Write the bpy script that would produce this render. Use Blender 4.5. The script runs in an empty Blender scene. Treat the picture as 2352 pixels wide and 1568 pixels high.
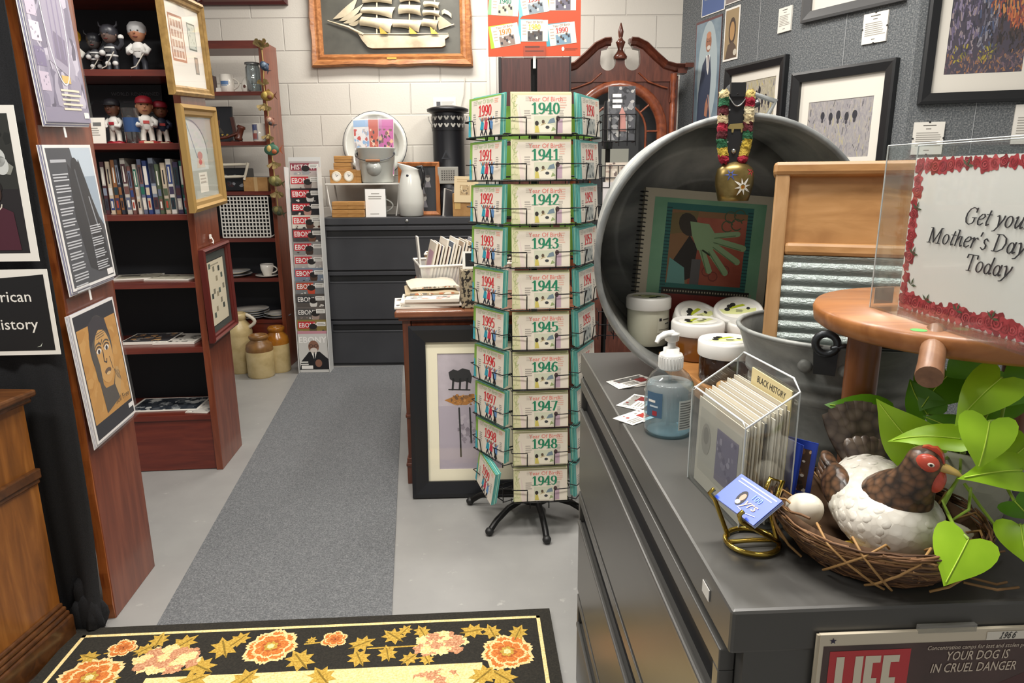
import bpy, bmesh, math, random
from math import sin, cos, pi, radians, sqrt, atan2
from mathutils import Vector, Matrix, Euler
random.seed(7)
S = bpy.context.scene
COL = S.collection
# ---------------------------------------------------------------- camera
CAM_H, FPX = 1.35, 1568.0
TH, RO = radians(13.5), radians(-0.474)
cF = Vector((0, cos(TH), -sin(TH))); _r0 = Vector((1, 0, 0)); _u0 = Vector((0, sin(TH), cos(TH)))
cR = cos(RO)*_r0 + sin(RO)*_u0
cU = -sin(RO)*_r0 + cos(RO)*_u0
cam = bpy.data.cameras.new('camera'); camo = bpy.data.objects.new('camera', cam); COL.objects.link(camo)
cam.sensor_width = 36.0; cam.lens = 36.0*FPX/2352.0; cam.clip_start = 0.02
mw = Matrix.Identity(4)
for i, v in enumerate((cR, cU, -cF)):
    for k in range(3): mw[k][i] = v[k]
mw.translation = Vector((0, 0, CAM_H)); camo.matrix_world = mw
S.camera = camo
# ---------------------------------------------------------------- light
W = bpy.data.worlds.new('world'); S.world = W; W.use_nodes = True
W.node_tree.nodes['Background'].inputs[0].default_value = (1.0, 0.97, 0.93, 1)
W.node_tree.nodes['Background'].inputs[1].default_value = 0.28
def area(name, loc, sx, sy, power, col=(1, 0.96, 0.9)):
    l = bpy.data.lights.new(name, 'AREA'); l.shape = 'RECTANGLE'; l.size = sx; l.size_y = sy
    l.energy = power; l.color = col
    o = bpy.data.objects.new(name, l); COL.objects.link(o); o.location = loc
    return o
CEIL = 3.15
area('ceiling_lamp', (-0.55, 4.68, CEIL-.03), 1.2, 0.3, 36)
area('ceiling_lamp', (-0.55, 2.0, CEIL-.03), 1.2, 0.3, 46)
area('ceiling_lamp', (0.95, 3.0, CEIL-.03), 0.3, 1.2, 36)
area('ceiling_lamp', (0.35, 0.75, CEIL-.03), 1.2, 0.3, 46)
area('ceiling_lamp', (-1.9, 0.6, CEIL-.03), 1.2, 0.3, 32)
S.view_settings.view_transform = 'Standard'; S.view_settings.look = 'None'
S.view_settings.exposure = 0.42; S.view_settings.gamma = 1.0; S.view_settings.use_curve_mapping = False
# ---------------------------------------------------------------- materials
def lin(c): return c/12.92 if c <= .04045 else ((c+.055)/1.055)**2.4
def hexc(h):
    h = h.lstrip('#'); return tuple(lin(int(h[i:i+2], 16)/255) for i in (0, 2, 4)) + (1,)
MATS = {}
def _new(name):
    m = bpy.data.materials.new(name); m.use_nodes = True
    return m, m.node_tree, m.node_tree.nodes['Principled BSDF']
def P(hexv, rough=.55, metal=0.0, **kw):
    """plain principled, cached"""
    key = (hexv, rough, metal, tuple(sorted(kw.items())))
    if key in MATS: return MATS[key]
    m, nt, b = _new('paint_'+hexv.strip('#'))
    b.inputs['Base Color'].default_value = hexc(hexv); b.inputs['Roughness'].default_value = rough
    b.inputs['Metallic'].default_value = metal
    for k, v in kw.items(): b.inputs[k].default_value = v
    MATS[key] = m; return m
def coords(nt, scale=(1, 1, 1), rot=(0, 0, 0)):
    t = nt.nodes.new('ShaderNodeTexCoord'); mp = nt.nodes.new('ShaderNodeMapping')
    mp.inputs['Scale'].default_value = scale; mp.inputs['Rotation'].default_value = rot
    nt.links.new(t.outputs['Object'], mp.inputs[0]); return mp.outputs[0]
def ramp(nt, fac, stops):
    r = nt.nodes.new('ShaderNodeValToRGB'); el = r.color_ramp.elements
    while len(el) < len(stops): el.new(.5)
    for e, (p, c) in zip(el, stops): e.position = p; e.color = hexc(c)
    nt.links.new(fac, r.inputs[0]); return r.outputs[0]
def noise(nt, vec, scale, detail=4, rough=.55, dist=0):
    n = nt.nodes.new('ShaderNodeTexNoise'); n.inputs['Scale'].default_value = scale
    n.inputs['Detail'].default_value = detail; n.inputs['Roughness'].default_value = rough
    n.inputs['Distortion'].default_value = dist
    nt.links.new(vec, n.inputs['Vector']); return n.outputs['Fac']
def bump(nt, b, h, strength=.3, dist=.01):
    n = nt.nodes.new('ShaderNodeBump'); n.inputs['Strength'].default_value = strength; n.inputs['Distance'].default_value = dist
    nt.links.new(h, n.inputs['Height']); nt.links.new(n.outputs[0], b.inputs['Normal'])
def N(name, stops, scale, rough=.6, metal=0, stretch=(1, 1, 1), bmp=0, bdist=.005, detail=4, dist=0, coat=0, nrough=.55):
    """noise-coloured procedural material"""
    if name in MATS: return MATS[name]
    m, nt, b = _new(name); v = coords(nt, stretch); f = noise(nt, v, scale, detail, nrough, dist)
    nt.links.new(ramp(nt, f, stops), b.inputs['Base Color'])
    b.inputs['Roughness'].default_value = rough; b.inputs['Metallic'].default_value = metal
    if coat: b.inputs['Coat Weight'].default_value = coat; b.inputs['Coat Roughness'].default_value = .15
    if bmp: bump(nt, b, f, bmp, bdist)
    MATS[name] = m; return m
def wood(name, a, bcol, c, stretch, scale=6, rough=.35, coat=.2):
    return N(name, [(.3, a), (.5, bcol), (.7, c)], scale, rough, 0, stretch, .05, .002, 5, .6, coat)
def clear(name, tint='#ffffff', gloss=.12, alpha=.0, rough=.03):
    """thin clear sheet: transparent + fresnel gloss (+ a little body colour)"""
    if name in MATS: return MATS[name]
    m, nt, b = _new(name); nt.nodes.remove(b); out = nt.nodes['Material Output']
    tr = nt.nodes.new('ShaderNodeBsdfTransparent'); tr.inputs[0].default_value = hexc(tint)
    gl = nt.nodes.new('ShaderNodeBsdfGlossy'); gl.inputs['Roughness'].default_value = rough
    fc = nt.nodes.new('ShaderNodeLayerWeight'); fc.inputs['Blend'].default_value = .5
    pw = nt.nodes.new('ShaderNodeMath'); pw.operation = 'POWER'; pw.inputs[1].default_value = 5; nt.links.new(fc.outputs['Facing'], pw.inputs[0])
    lw = nt.nodes.new('ShaderNodeMath'); lw.operation = 'MULTIPLY_ADD'; lw.inputs[1].default_value = .7; lw.inputs[2].default_value = .04; nt.links.new(pw.outputs[0], lw.inputs[0])
    mx = nt.nodes.new('ShaderNodeMixShader')
    if gloss != .12:
        mu = nt.nodes.new('ShaderNodeMath'); mu.operation = 'MULTIPLY'; mu.inputs[1].default_value = gloss/.12
        nt.links.new(lw.outputs[0], mu.inputs[0]); nt.links.new(mu.outputs[0], mx.inputs[0])
    else: nt.links.new(lw.outputs[0], mx.inputs[0])
    nt.links.new(tr.outputs[0], mx.inputs[1]); nt.links.new(gl.outputs[0], mx.inputs[2])
    last = mx.outputs[0]
    if alpha:
        df = nt.nodes.new('ShaderNodeBsdfDiffuse'); df.inputs[0].default_value = hexc('#f4f2ee')
        m2 = nt.nodes.new('ShaderNodeMixShader'); m2.inputs[0].default_value = alpha
        nt.links.new(last, m2.inputs[1]); nt.links.new(df.outputs[0], m2.inputs[2]); last = m2.outputs[0]
    nt.links.new(last, out.inputs['Surface']); MATS[name] = m; return m
# ---------------------------------------------------------------- mesh builder
def hull(pts):
    pts = sorted(set((round(x, 6), round(y, 6)) for x, y in pts))
    if len(pts) < 3: return pts
    def half(ps):
        o = []
        for p in ps:
            while len(o) > 1 and (o[-1][0]-o[-2][0])*(p[1]-o[-2][1])-(o[-1][1]-o[-2][1])*(p[0]-o[-2][0]) <= 0: o.pop()
            o.append(p)
        return o
    a, b = half(pts), half(pts[::-1]); return a[:-1]+b[:-1]
EPS = .0003
class MB:
    def __init__(s): s.v = []; s.f = []; s.m = []; s.sm = []; s.mats = []; s.M = Matrix.Identity(4); s.y = 0.0
    def mi(s, m):
        if m not in s.mats: s.mats.append(m)
        return s.mats.index(m)
    def add(s, vs, fs, m, smooth=False):
        o = len(s.v); k = s.mi(m)
        s.v.extend([s.M @ Vector(v) for v in vs])
        for f in fs: s.f.append([i+o for i in f]); s.m.append(k); s.sm.append(smooth)
        return s
    def box(s, a, b, m, M=None):
        (x0, y0, z0), (x1, y1, z1) = a, b
        vs = [(x0,y0,z0),(x1,y0,z0),(x1,y1,z0),(x0,y1,z0),(x0,y0,z1),(x1,y0,z1),(x1,y1,z1),(x0,y1,z1)]
        if M is not None: vs = [M @ Vector(v) for v in vs]
        return s.add(vs, [(0,3,2,1),(4,5,6,7),(0,1,5,4),(1,2,6,5),(2,3,7,6),(3,0,4,7)], m)
    def cbox(s, c, d, m, M=None):
        return s.box([c[i]-d[i]/2 for i in range(3)], [c[i]+d[i]/2 for i in range(3)], m, M)
    def rings(s, rs, m, smooth=True, cap0=True, cap1=True, closed=True):
        n = len(rs[0]); vs = [p for r in rs for p in r]; fs = []
        for i in range(len(rs)-1):
            for j in range(n if closed else n-1):
                k = (j+1) % n; fs.append((i*n+j, i*n+k, (i+1)*n+k, (i+1)*n+j))
        s.add(vs, fs, m, smooth)
        if cap0: s.add(rs[0], [tuple(range(n))[::-1]], m)
        if cap1: s.add(rs[-1], [tuple(range(n))], m)
        return s
    def lathe(s, prof, m, n=24, c=(0,0,0), M=None, smooth=True, cap0=True, cap1=True, sx=1, sy=1):
        """prof: list of (r, z)"""
        rs = []
        for r, z in prof:
            ring = [Vector((c[0]+sx*r*cos(2*pi*j/n), c[1]+sy*r*sin(2*pi*j/n), c[2]+z)) for j in range(n)]
            rs.append([M @ p for p in ring] if M is not None else ring)
        return s.rings(rs, m, smooth, cap0 and prof[0][0] > 1e-5, cap1 and prof[-1][0] > 1e-5)
    def tube(s, pts, r, m, n=8, closed=False, smooth=True):
        pts = [Vector(p) for p in pts]; N_ = len(pts)
        rr = r if isinstance(r, (list, tuple)) else [r]*N_
        rs = []; up = None
        for i, p in enumerate(pts):
            a = pts[i-1] if (i or closed) else p; b = pts[(i+1) % N_] if (i < N_-1 or closed) else p
            t = (b-a); t = t.normalized() if t.length > 1e-9 else Vector((0,0,1))
            if up is None:
                up = Vector((0,0,1)) if abs(t.z) < .9 else Vector((1,0,0))
            u = up - t*up.dot(t)
            if u.length < 1e-6: u = t.orthogonal()
            u.normalize(); up = u; w = t.cross(u)
            rs.append([p + rr[i]*(cos(2*pi*j/n)*u + sin(2*pi*j/n)*w) for j in range(n)])
        if closed: rs.append(rs[0])
        return s.rings(rs, m, smooth, not closed, not closed)
    def sphere(s, c, r, m, n=16, k=10, M=None):
        rx, ry, rz = (r, r, r) if not isinstance(r, (tuple, list)) else r
        rs = []
        for i in range(k+1):
            t = -pi/2 + pi*i/k; q = max(cos(t), 1e-4)
            ring = [Vector((c[0]+rx*q*cos(2*pi*j/n), c[1]+ry*q*sin(2*pi*j/n), c[2]+rz*sin(t))) for j in range(n)]
            rs.append([M @ p for p in ring] if M is not None else ring)
        return s.rings(rs, m, True, False, False)
    def prism(s, poly, y0, y1, m, smooth=False):
        """poly in (x,z); extruded from y0 (front) to y1 (back)"""
        n = len(poly); vs = [(x, y0, z) for x, z in poly]+[(x, y1, z) for x, z in poly]
        ar = sum(poly[i][0]*poly[(i+1) % n][1]-poly[(i+1) % n][0]*poly[i][1] for i in range(n))
        f0 = tuple(range(n)); f1 = tuple(range(2*n-1, n-1, -1))
        side = [(i, i+n, (i+1) % n+n, (i+1) % n) for i in range(n)]
        if ar < 0: f0, f1 = f0[::-1], f1[::-1]; side = [q[::-1] for q in side]
        s.add(vs, [f0, f1], m); s.add(vs, side, m, smooth); return s
    # flat printing in the local x-z plane, layer n towards -y
    def poly(s, pts, m, n=1): return s.add([(x, s.y-n*EPS, z) for x, z in pts], [tuple(range(len(pts)))], m)
    def rect(s, x0, z0, x1, z1, m, n=1): return s.poly([(x0,z0),(x1,z0),(x1,z1),(x0,z1)], m, n)
    def ell(s, cx, cz, rx, rz, m, n=1, k=20, a=0):
        ca, sa = cos(a), sin(a)
        return s.poly([(cx+rx*cos(2*pi*j/k)*ca-rz*sin(2*pi*j/k)*sa, cz+rx*cos(2*pi*j/k)*sa+rz*sin(2*pi*j/k)*ca) for j in range(k)], m, n)
    def line(s, pts, w, m, n=1, nib=None):
        """stroke of a pen with elliptical nib (w wide, nib tall)"""
        h = nib or w
        e = [(w/2*cos(2*pi*j/8), h/2*sin(2*pi*j/8)) for j in range(8)]
        for i in range(len(pts)-1):
            (ax, az), (bx, bz) = pts[i], pts[i+1]
            s.poly(hull([(ax+x, az+z) for x, z in e]+[(bx+x, bz+z) for x, z in e]), m, n+.04*i)
        return s
    def text(s, t, x, z, size, m, n=1, align='c', bold=0, sx=1, shear=0):
        vs, fs, w = font(t, bold)
        ox = {'c': -w/2, 'l': 0, 'r': -w}[align]
        s.add([(x+(vx+ox)*size*sx+shear*vy*size, s.y-n*EPS, z+vy*size) for vx, vy in vs], fs, m); return s
    def lines(s, x0, x1, z1, z0, k, m, n=1, th=.45, ragged=.25):
        """k rows of unreadable small print as thin bars"""
        dz = (z1-z0)/k
        for i in range(k):
            z = z1-(i+.5)*dz; s.rect(x0, z-dz*th/2, x1-(x1-x0)*ragged*random.random(), z+dz*th/2, m, n)
        return s
    def scribble(s, x0, z0, x1, z1, cols, k, n=1, seed=1, asp=1):
        """k small irregular blots of several colours inside a rectangle (busy printed pictures)"""
        r = random.Random(seed)
        for i in range(k):
            cx, cz = r.uniform(x0, x1), r.uniform(z0, z1); q = (abs(x1-x0)+abs(z1-z0))/2*r.uniform(.04, .13)
            pts = [(min(max(cx+q*r.uniform(.5, 1)*cos(a*pi/3), min(x0, x1)), max(x0, x1)), min(max(cz+asp*q*r.uniform(.5, 1)*sin(a*pi/3), z0), z1)) for a in range(6)]
            s.poly(pts, cols[i % len(cols)], n+.35*i/k)
        return s
    def build(s, name, parent=None, loc=None, bevel=0, subsurf=0, seg=2, **props):
        me = bpy.data.meshes.new(name); me.from_pydata([tuple(v) for v in s.v], [], s.f); me.update()
        for m in s.mats: me.materials.append(m)
        me.polygons.foreach_set('material_index', s.m); me.polygons.foreach_set('use_smooth', s.sm)
        o = bpy.data.objects.new(name, me); COL.objects.link(o)
        if parent: o.parent = parent
        if loc is not None: o.location = loc
        if bevel:
            b = o.modifiers.new('bevel', 'BEVEL'); b.width = bevel; b.segments = seg; b.limit_method = 'ANGLE'; b.angle_limit = radians(40)
        if subsurf:
            b = o.modifiers.new('sub', 'SUBSURF'); b.levels = b.render_levels = subsurf
        for k, v in props.items(): o[k] = v
        return o
FONTS = {}
def font(t, bold=0):
    key = (t, bold)
    if key in FONTS: return FONTS[key]
    cu = bpy.data.curves.new('txt', 'FONT'); cu.body = t; cu.size = 1; cu.offset = bold; cu.resolution_u = 2; cu.fill_mode = 'FRONT'
    o = bpy.data.objects.new('txt', cu); COL.objects.link(o)
    dg = bpy.context.evaluated_depsgraph_get(); dg.update()
    me = o.evaluated_get(dg).to_mesh()
    vs = [(v.co.x, v.co.y) for v in me.vertices]; fs = [tuple(p.vertices) for p in me.polygons]
    o.evaluated_get(dg).to_mesh_clear(); bpy.data.objects.remove(o); bpy.data.curves.remove(cu)
    w = max([v[0] for v in vs] or [0]); FONTS[key] = (vs, fs, w); return FONTS[key]
def arc(cx, cz, rx, rz, a0=0, a1=360, k=14):
    return [(cx+rx*cos(radians(a0+(a1-a0)*i/k)), cz+rz*sin(radians(a0+(a1-a0)*i/k))) for i in range(k+1)]
DIG = {'1': [[(.34,0),(.34,1)],[(.34,.98),(.14,.82)],[(.1,.02),(.58,.02)]],
 '9': [arc(.31,.68,.22,.3), [(.53,.68),(.53,.42),(.45,.16),(.28,.02),(.1,.1)]],
 '4': [[(.42,0),(.42,1)],[(.42,1),(.04,.32)],[(.04,.3),(.62,.3)],[(.28,.02),(.58,.02)]],
 '0': [arc(.31,.5,.22,.48)], '2': [[(.1,.74),(.16,.93),(.31,1),(.47,.93),(.52,.75),(.42,.5),(.1,.06)],[(.1,.05),(.56,.05)]],
 '3': [[(.1,.85),(.28,1),(.47,.88),(.46,.66),(.28,.54)],[(.28,.54),(.5,.44),(.53,.22),(.4,.04),(.2,0),(.08,.14)]],
 '5': [[(.52,.96),(.14,.96)],[(.14,.97),(.12,.55)],[(.12,.55),(.3,.64),(.48,.55),(.53,.32),(.45,.1),(.27,0),(.08,.1)]],
 '6': [arc(.31,.31,.22,.3), [(.09,.32),(.1,.58),(.2,.86),(.36,.98),(.52,.9)]],
 '7': [[(.08,.95),(.56,.95)],[(.54,.96),(.24,0)]], '8': [arc(.31,.74,.18,.25), arc(.31,.25,.23,.26)]}
LET = {'G': (.72,[[(.58,.58),(.5,.66),(.36,.69),(.2,.62),(.09,.45),(.08,.25),(.16,.07),(.33,-.01),(.5,.04),(.57,.12),(.57,.27)],[(.44,.28),(.68,.28)],[(.59,.68),(.58,.5)]]),
 'e': (.42,[[(.09,.22),(.3,.26),(.39,.36),(.33,.45),(.22,.44),(.1,.32),(.07,.16),(.13,.02),(.25,0),(.37,.09)]]),
 't': (.32,[[(.2,.6),(.13,.12),(.17,0),(.28,.06)],[(.05,.44),(.3,.44)]]),
 'y': (.46,[[(.04,.4),(.12,.44),(.18,.3),(.22,.03)],[(.42,.44),(.4,.3),(.22,0),(.1,-.17),(0,-.19)]]),
 'o': (.48,[arc(.24,.22,.16,.22)]),
 'u': (.5,[[(.04,.38),(.12,.44),(.1,.12),(.16,0),(.27,.08),(.36,.28)],[(.4,.44),(.36,.1),(.4,0),(.48,.06)]]),
 'r': (.4,[[(.04,.38),(.13,.44),(.1,0)],[(.11,.2),(.22,.4),(.32,.44),(.36,.38)]]),
 'M': (.88,[[(.1,0),(.1,.67)],[(.12,.67),(.38,.02)],[(.38,.02),(.7,.67)],[(.7,.67),(.7,0)],[(0,0),(.2,0)],[(.6,0),(.82,0)],[(.02,.67),(.14,.67)],[(.7,.67),(.82,.67)]]),
 'h': (.52,[[(.04,.68),(.12,.68),(.1,0)],[(.1,.18),(.24,.42),(.36,.42),(.36,.1),(.42,0),(.48,.06)]]),
 "'": (.2,[[(.1,.68),(.06,.52)]]),
 's': (.38,[[(.32,.36),(.22,.45),(.12,.38),(.15,.27),(.28,.18),(.28,.05),(.16,-.01),(.04,.07)]]),
 'D': (.72,[[(.14,0),(.14,.67)],[(.04,.67),(.34,.67),(.55,.55),(.62,.35),(.54,.12),(.32,0),(.04,0)]]),
 'a': (.48,[arc(.2,.2,.14,.21),[(.38,.44),(.34,.1),(.38,0),(.46,.06)]]),
 'T': (.6,[[(.3,0),(.3,.67)],[(.02,.52),(.04,.67),(.58,.67),(.6,.52)],[(.2,0),(.42,0)]]),
 'd': (.5,[arc(.2,.2,.14,.21),[(.38,.68),(.34,.1),(.38,0),(.46,.06)]]), ' ': (.26,[])}
def number(mb, t, x, z, h, m, n=1, sx=1.0, w=.15, shear=0):
    """fat-face numeral string centred at x"""
    tot = len(t)*.64*h*sx; x0 = x-tot/2
    for ch in t:
        for j, st in enumerate(DIG[ch]): mb.line([(x0+px*h*sx+shear*pz*h, z+pz*h) for px, pz in st], w*h*sx, m, n+.3*j, .06*h)
        x0 += .64*h*sx
def script(mb, t, x, z, h, m, n=1):
    """serif italic lettering centred at x; h = em"""
    tot = sum(LET[c][0] for c in t)*h; x0 = x-tot/2
    for ch in t:
        for j, st in enumerate(LET[ch][1]): mb.line([(x0+(px+.27*pz)*h, z+pz*h) for px, pz in st], .092*h, m, n+.3*j, .034*h)
        x0 += LET[ch][0]*h
# ---------------------------------------------------------------- object helpers
def rotz(a): return Matrix.Rotation(a, 4, 'Z')
def thing(name, label, cat, loc=(0,0,0), rz=0.0, group=None, M=None):
    o = bpy.data.objects.new(name, None); COL.objects.link(o); o.empty_display_size = .05
    if M is not None: o.matrix_world = M
    else: o.location = loc; o.rotation_euler = (0, 0, rz)
    o['label'] = label; o['category'] = cat
    if group: o['group'] = group
    return o
def tag(o, label, cat, group=None, loc=None, rz=None, M=None):
    o['label'] = label; o['category'] = cat
    if group: o['group'] = group
    if loc is not None: o.location = loc
    if rz is not None: o.rotation_euler = (0, 0, rz)
    if M is not None: o.matrix_world = M
    return o
def struct(mb, name, **kw):
    o = mb.build(name, **kw); o['kind'] = 'structure'; return o
def kids(o): return [c for c in bpy.data.objects if c.parent == o]
def dup(root, loc=None, rz=None, label=None, group=None, M=None):
    r = root.copy(); COL.objects.link(r)
    if M is not None: r.matrix_world = M
    else:
        if loc is not None: r.location = loc
        if rz is not None: r.rotation_euler = (0, 0, rz)
    if label: r['label'] = label
    if group: r['group'] = group
    for ch in kids(root):
        c = ch.copy(); COL.objects.link(c); c.parent = r
        for g in kids(ch):
            d = g.copy(); COL.objects.link(d); d.parent = c
    return r
def ray(x, y): return cF + cR*((x-1176)/FPX) + cU*((784-y)/FPX)
def on_z(x, y, z):
    d = ray(x, y); return Vector((0, 0, CAM_H)) + d*((z-CAM_H)/d.z)
def on_y(x, y, Y):
    d = ray(x, y); return Vector((0, 0, CAM_H)) + d*(Y/d.y)
def wallM(o, dx, dy):
    """local x along the wall (to the right as seen), z up, y into the wall"""
    X = Vector((dx, dy, 0)).normalized(); Y = Vector((0, 0, 1)).cross(X)
    M = Matrix.Identity(4)
    for i, v in enumerate((X, Y, Vector((0, 0, 1)))):
        for k in range(3): M[k][i] = v[k]
    M.translation = Vector(o); return M
def leanM(M, tilt=0, roll=0): return M @ Matrix.Rotation(tilt, 4, 'X') @ Matrix.Rotation(roll, 4, 'Y')
def moulding(mb, w, h, prof, m, x0=0, z0=0, smooth=False):
    """mitred frame; prof = [(inset, y)] from outside back round to inside back"""
    loops = []
    for t, y in prof:
        loops.append([(x0+t, y, z0+t), (x0+w-t, y, z0+t), (x0+w-t, y, z0+h-t), (x0+t, y, z0+h-t)])
    n = len(loops)
    for i in range(n-1):
        vs = loops[i]+loops[i+1]
        mb.add(vs, [(j, (j+1) % 4, (j+1) % 4+4, j+4) for j in range(4)], m, smooth)
    return mb
GLASS = clear('picture_glass')
def picture(name, label, cat, M, w, h, fw, dep, fm, art, mw_=0, mm=None, prof=None, group=None, glass=True, frame_label=None, gy=None):
    """framed picture; origin at its bottom left back corner, art(mb, x0, z0, x1, z1) prints on the picture"""
    r = thing(name, label, cat, M=M, group=group)
    prof = prof or [(0, 0), (0, -dep), (fw*.25, -dep-.003), (fw, -dep*.8), (fw, -.004)]
    mb = MB(); moulding(mb, w, h, prof, fm); mb.box((.003, -.004, .003), (w-.003, 0, h-.003), P('#2a241e')); mb.build('frame', r)
    y = -.005
    if mm is not None:
        a = MB(); q = fw+mw_ if not isinstance(mw_, tuple) else 0
        l, b_, r_, t_ = (mw_,)*4 if not isinstance(mw_, tuple) else mw_
        x0, z0, x1, z1 = fw+l, fw+b_, w-fw-r_, h-fw-t_
        for bx in (((fw-.002, fw-.002), (x0, h-fw+.002)), ((x1, fw-.002), (w-fw+.002, h-fw+.002)), ((x0, fw-.002), (x1, z0)), ((x0, z1), (x1, h-fw+.002))):
            a.box((bx[0][0], y-.003, bx[0][1]), (bx[1][0], y, bx[1][1]), mm)
        a.build('mat_board', r)
    else: x0, z0, x1, z1 = fw-.002, fw-.002, w-fw+.002, h-fw+.002
    p = MB(); p.y = -.0045; art(p, x0, z0, x1, z1); p.build('print', r)
    if glass:
        g = MB(); q = gy or -dep*.55; g.add([(fw-.001, q, fw-.001), (w-fw+.001, q, fw-.001), (w-fw+.001, q, h-fw+.001), (fw-.001, q, h-fw+.001)], [(0,1,2,3)], GLASS); g.build('glass', r)
    return r
def hand_text(mb, pts, w, m, n=1): mb.line(pts, w, m, n)
# common materials
BLK = P('#16171a', .5); WHT = P('#f2efe8', .5); INK = P('#26242a', .6); PAPER = P('#ece7dc', .6); GREYP = P('#9a978f', .6)
MAHOG = wood('mahogany', '#65301d', '#753a24', '#84462d', (9, 9, .9), 4, .32, .25)
MAHOGX = wood('mahogany_across', '#551e16', '#66271b', '#73301f', (.9, 9, 9), 4, .32, .25)
CLOTHB = N('black_felt', [(.3, '#0e0f12'), (.7, '#1d1e22')], 350, .95, 0, (1,1,1), .3, .002)
DKGREY = N('charcoal_enamel', [(.35, '#4a4947'), (.65, '#504f4c')], 3, .3, 0, (1,1,1), 0)
BLKMET = P('#1b1a1a', .35, .6)
FLAT = Matrix(((1,0,0,0),(0,0,1,0),(0,-1,0,0),(0,0,0,1)))   # prints lie flat: local z becomes y
# ================================================================ SETTING
m, nt, b = _new('painted_concrete'); v = coords(nt)
f = noise(nt, v, 1.7, 6, .6); base = ramp(nt, f, [(.3, '#858482'), (.6, '#93928f')])
f2 = noise(nt, v, 16, 5, .65); scuff = ramp(nt, f2, [(.64, '#000000'), (.72, '#909090')])
mx = nt.nodes.new('ShaderNodeMixRGB'); mx.inputs[2].default_value = hexc('#d8d5ce')
nt.links.new(scuff, mx.inputs[0]); nt.links.new(base, mx.inputs[1]); nt.links.new(mx.outputs[0], b.inputs['Base Color'])
b.inputs['Roughness'].default_value = .38; FLOORM = m
struct(MB().box((-3.2, -1.5, -.05), (3.2, 5.5, 0), FLOORM), 'floor')
# block wall
m, nt, b = _new('painted_block'); t = nt.nodes.new('ShaderNodeTexCoord'); sp = nt.nodes.new('ShaderNodeSeparateXYZ'); cb = nt.nodes.new('ShaderNodeCombineXYZ')
nt.links.new(t.outputs['Object'], sp.inputs[0])
for i, (ax, off) in enumerate((('X', .05), ('Z', -.0215))):
    ad = nt.nodes.new('ShaderNodeMath'); ad.operation = 'ADD'; ad.inputs[1].default_value = 10*(.455, .2243)[i]+(.06, -.0215)[i]
    nt.links.new(sp.outputs[ax], ad.inputs[0]); nt.links.new(ad.outputs[0], cb.inputs[i])
br = nt.nodes.new('ShaderNodeTexBrick'); nt.links.new(cb.outputs[0], br.inputs['Vector'])
br.inputs['Scale'].default_value = 1; br.inputs['Brick Width'].default_value = .455; br.inputs['Row Height'].default_value = .2243
br.inputs['Mortar Size'].default_value = .0055; br.inputs['Mortar Smooth'].default_value = .6; br.offset = .5
br.inputs['Color1'].default_value = hexc('#d9d4ca'); br.inputs['Color2'].default_value = hexc('#d6d1c7'); br.inputs['Mortar'].default_value = hexc('#d2cdc3')
nt.links.new(br.outputs['Color'], b.inputs['Base Color']); b.inputs['Roughness'].default_value = .5
f = noise(nt, t.outputs['Object'], 90, 4)
sub = nt.nodes.new('ShaderNodeMath'); sub.operation = 'MULTIPLY_ADD'; sub.inputs[1].default_value = -1.0
nt.links.new(br.outputs['Fac'], sub.inputs[0])
sc = nt.nodes.new('ShaderNodeMath'); sc.operation = 'MULTIPLY'; sc.inputs[1].default_value = .12; nt.links.new(f, sc.inputs[0]); nt.links.new(sc.outputs[0], sub.inputs[2])
bump(nt, b, sub.outputs[0], .7, .008); BLOCK = m
struct(MB().box((-3.2, 5.38, 0), (1.45, 5.5, CEIL), BLOCK), 'wall_back')
struct(MB().box((-3.2, -1.5, CEIL), (3.2, 5.5, CEIL+.05), P('#d9d6cf', .8)), 'ceiling')
FELT = N('grey_felt', [(.3, '#43474b'), (.5, '#64686b'), (.68, '#929392')], 130, .95, 0, (1,1,1), .25, .003, 3, 0, 0, .7)
def panel(o, ang, L):
    dx, dy = sin(ang), -cos(ang); mb = MB(); mb.box((0, 0, 0), (L, .04, 2.75), FELT)
    q = struct(mb, 'wall_right'); q.matrix_world = wallM(o, dx, dy); return q.matrix_world.copy()
W1 = panel((1.261, 5.38, 0), radians(19.5), 1.165)
W2 = panel((1.650, 4.282, 0), radians(30), .74)
W3 = panel((2.02, 3.641, 0), radians(73), 1.3)
mb = MB()
for x0, x1, d in ((0, .02, .03), (.02, .04, .02), (.04, .07, .035), (.07, .09, .02), (.09, .115, .03)): mb.box((x0, -d, 0), (x1, 0, 2.3), P('#d6d2cb', .45))
q = struct(mb, 'trim_1'); q.location = (-.17, 5.379, 0)
# ================================================================ FLOOR COVERINGS
CARPET = N('grey_loop_carpet', [(.3, '#45474a'), (.5, '#626466'), (.7, '#858687')], 210, .95, 0, (1,1,1), .35, .004, 3, 0, 0, .75)
mb = MB(); q = [(-1.06, 1.50), (-.331, 1.50), (-.811, 4.885), (-1.540, 4.80)]
mb.rings([[Vector((x, y, .0005)) for x, y in q], [Vector((x, y, .007)) for x, y in q]], CARPET, False)
tag(mb.build('carpet_runner'), 'long grey carpet runner leading back to the dark filing cabinet', 'carpet')
RUGM = Matrix.Translation((-1.338, 1.83, .0075)) @ rotz(atan2(.082, 1.45))
RI = RUGM.inverted()
def rp(x, y): q = RI @ on_z(x, y, .02); return (q.x, q.y)
rg = lambda n, a, b_, c: N('rug_'+n, [(.3, a), (.5, b_), (.7, c)], 160, .95, 0, (1,1,1), .5, .004, 3, 0, 0, .7)
rBK = rg('black', '#17150f', '#221f18', '#2e2a21'); rCR = rg('cream', '#c9ad6d', '#e2c98d', '#efdca8'); rOR = rg('orange', '#a34e1c', '#c6702d', '#d98c47')
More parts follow.
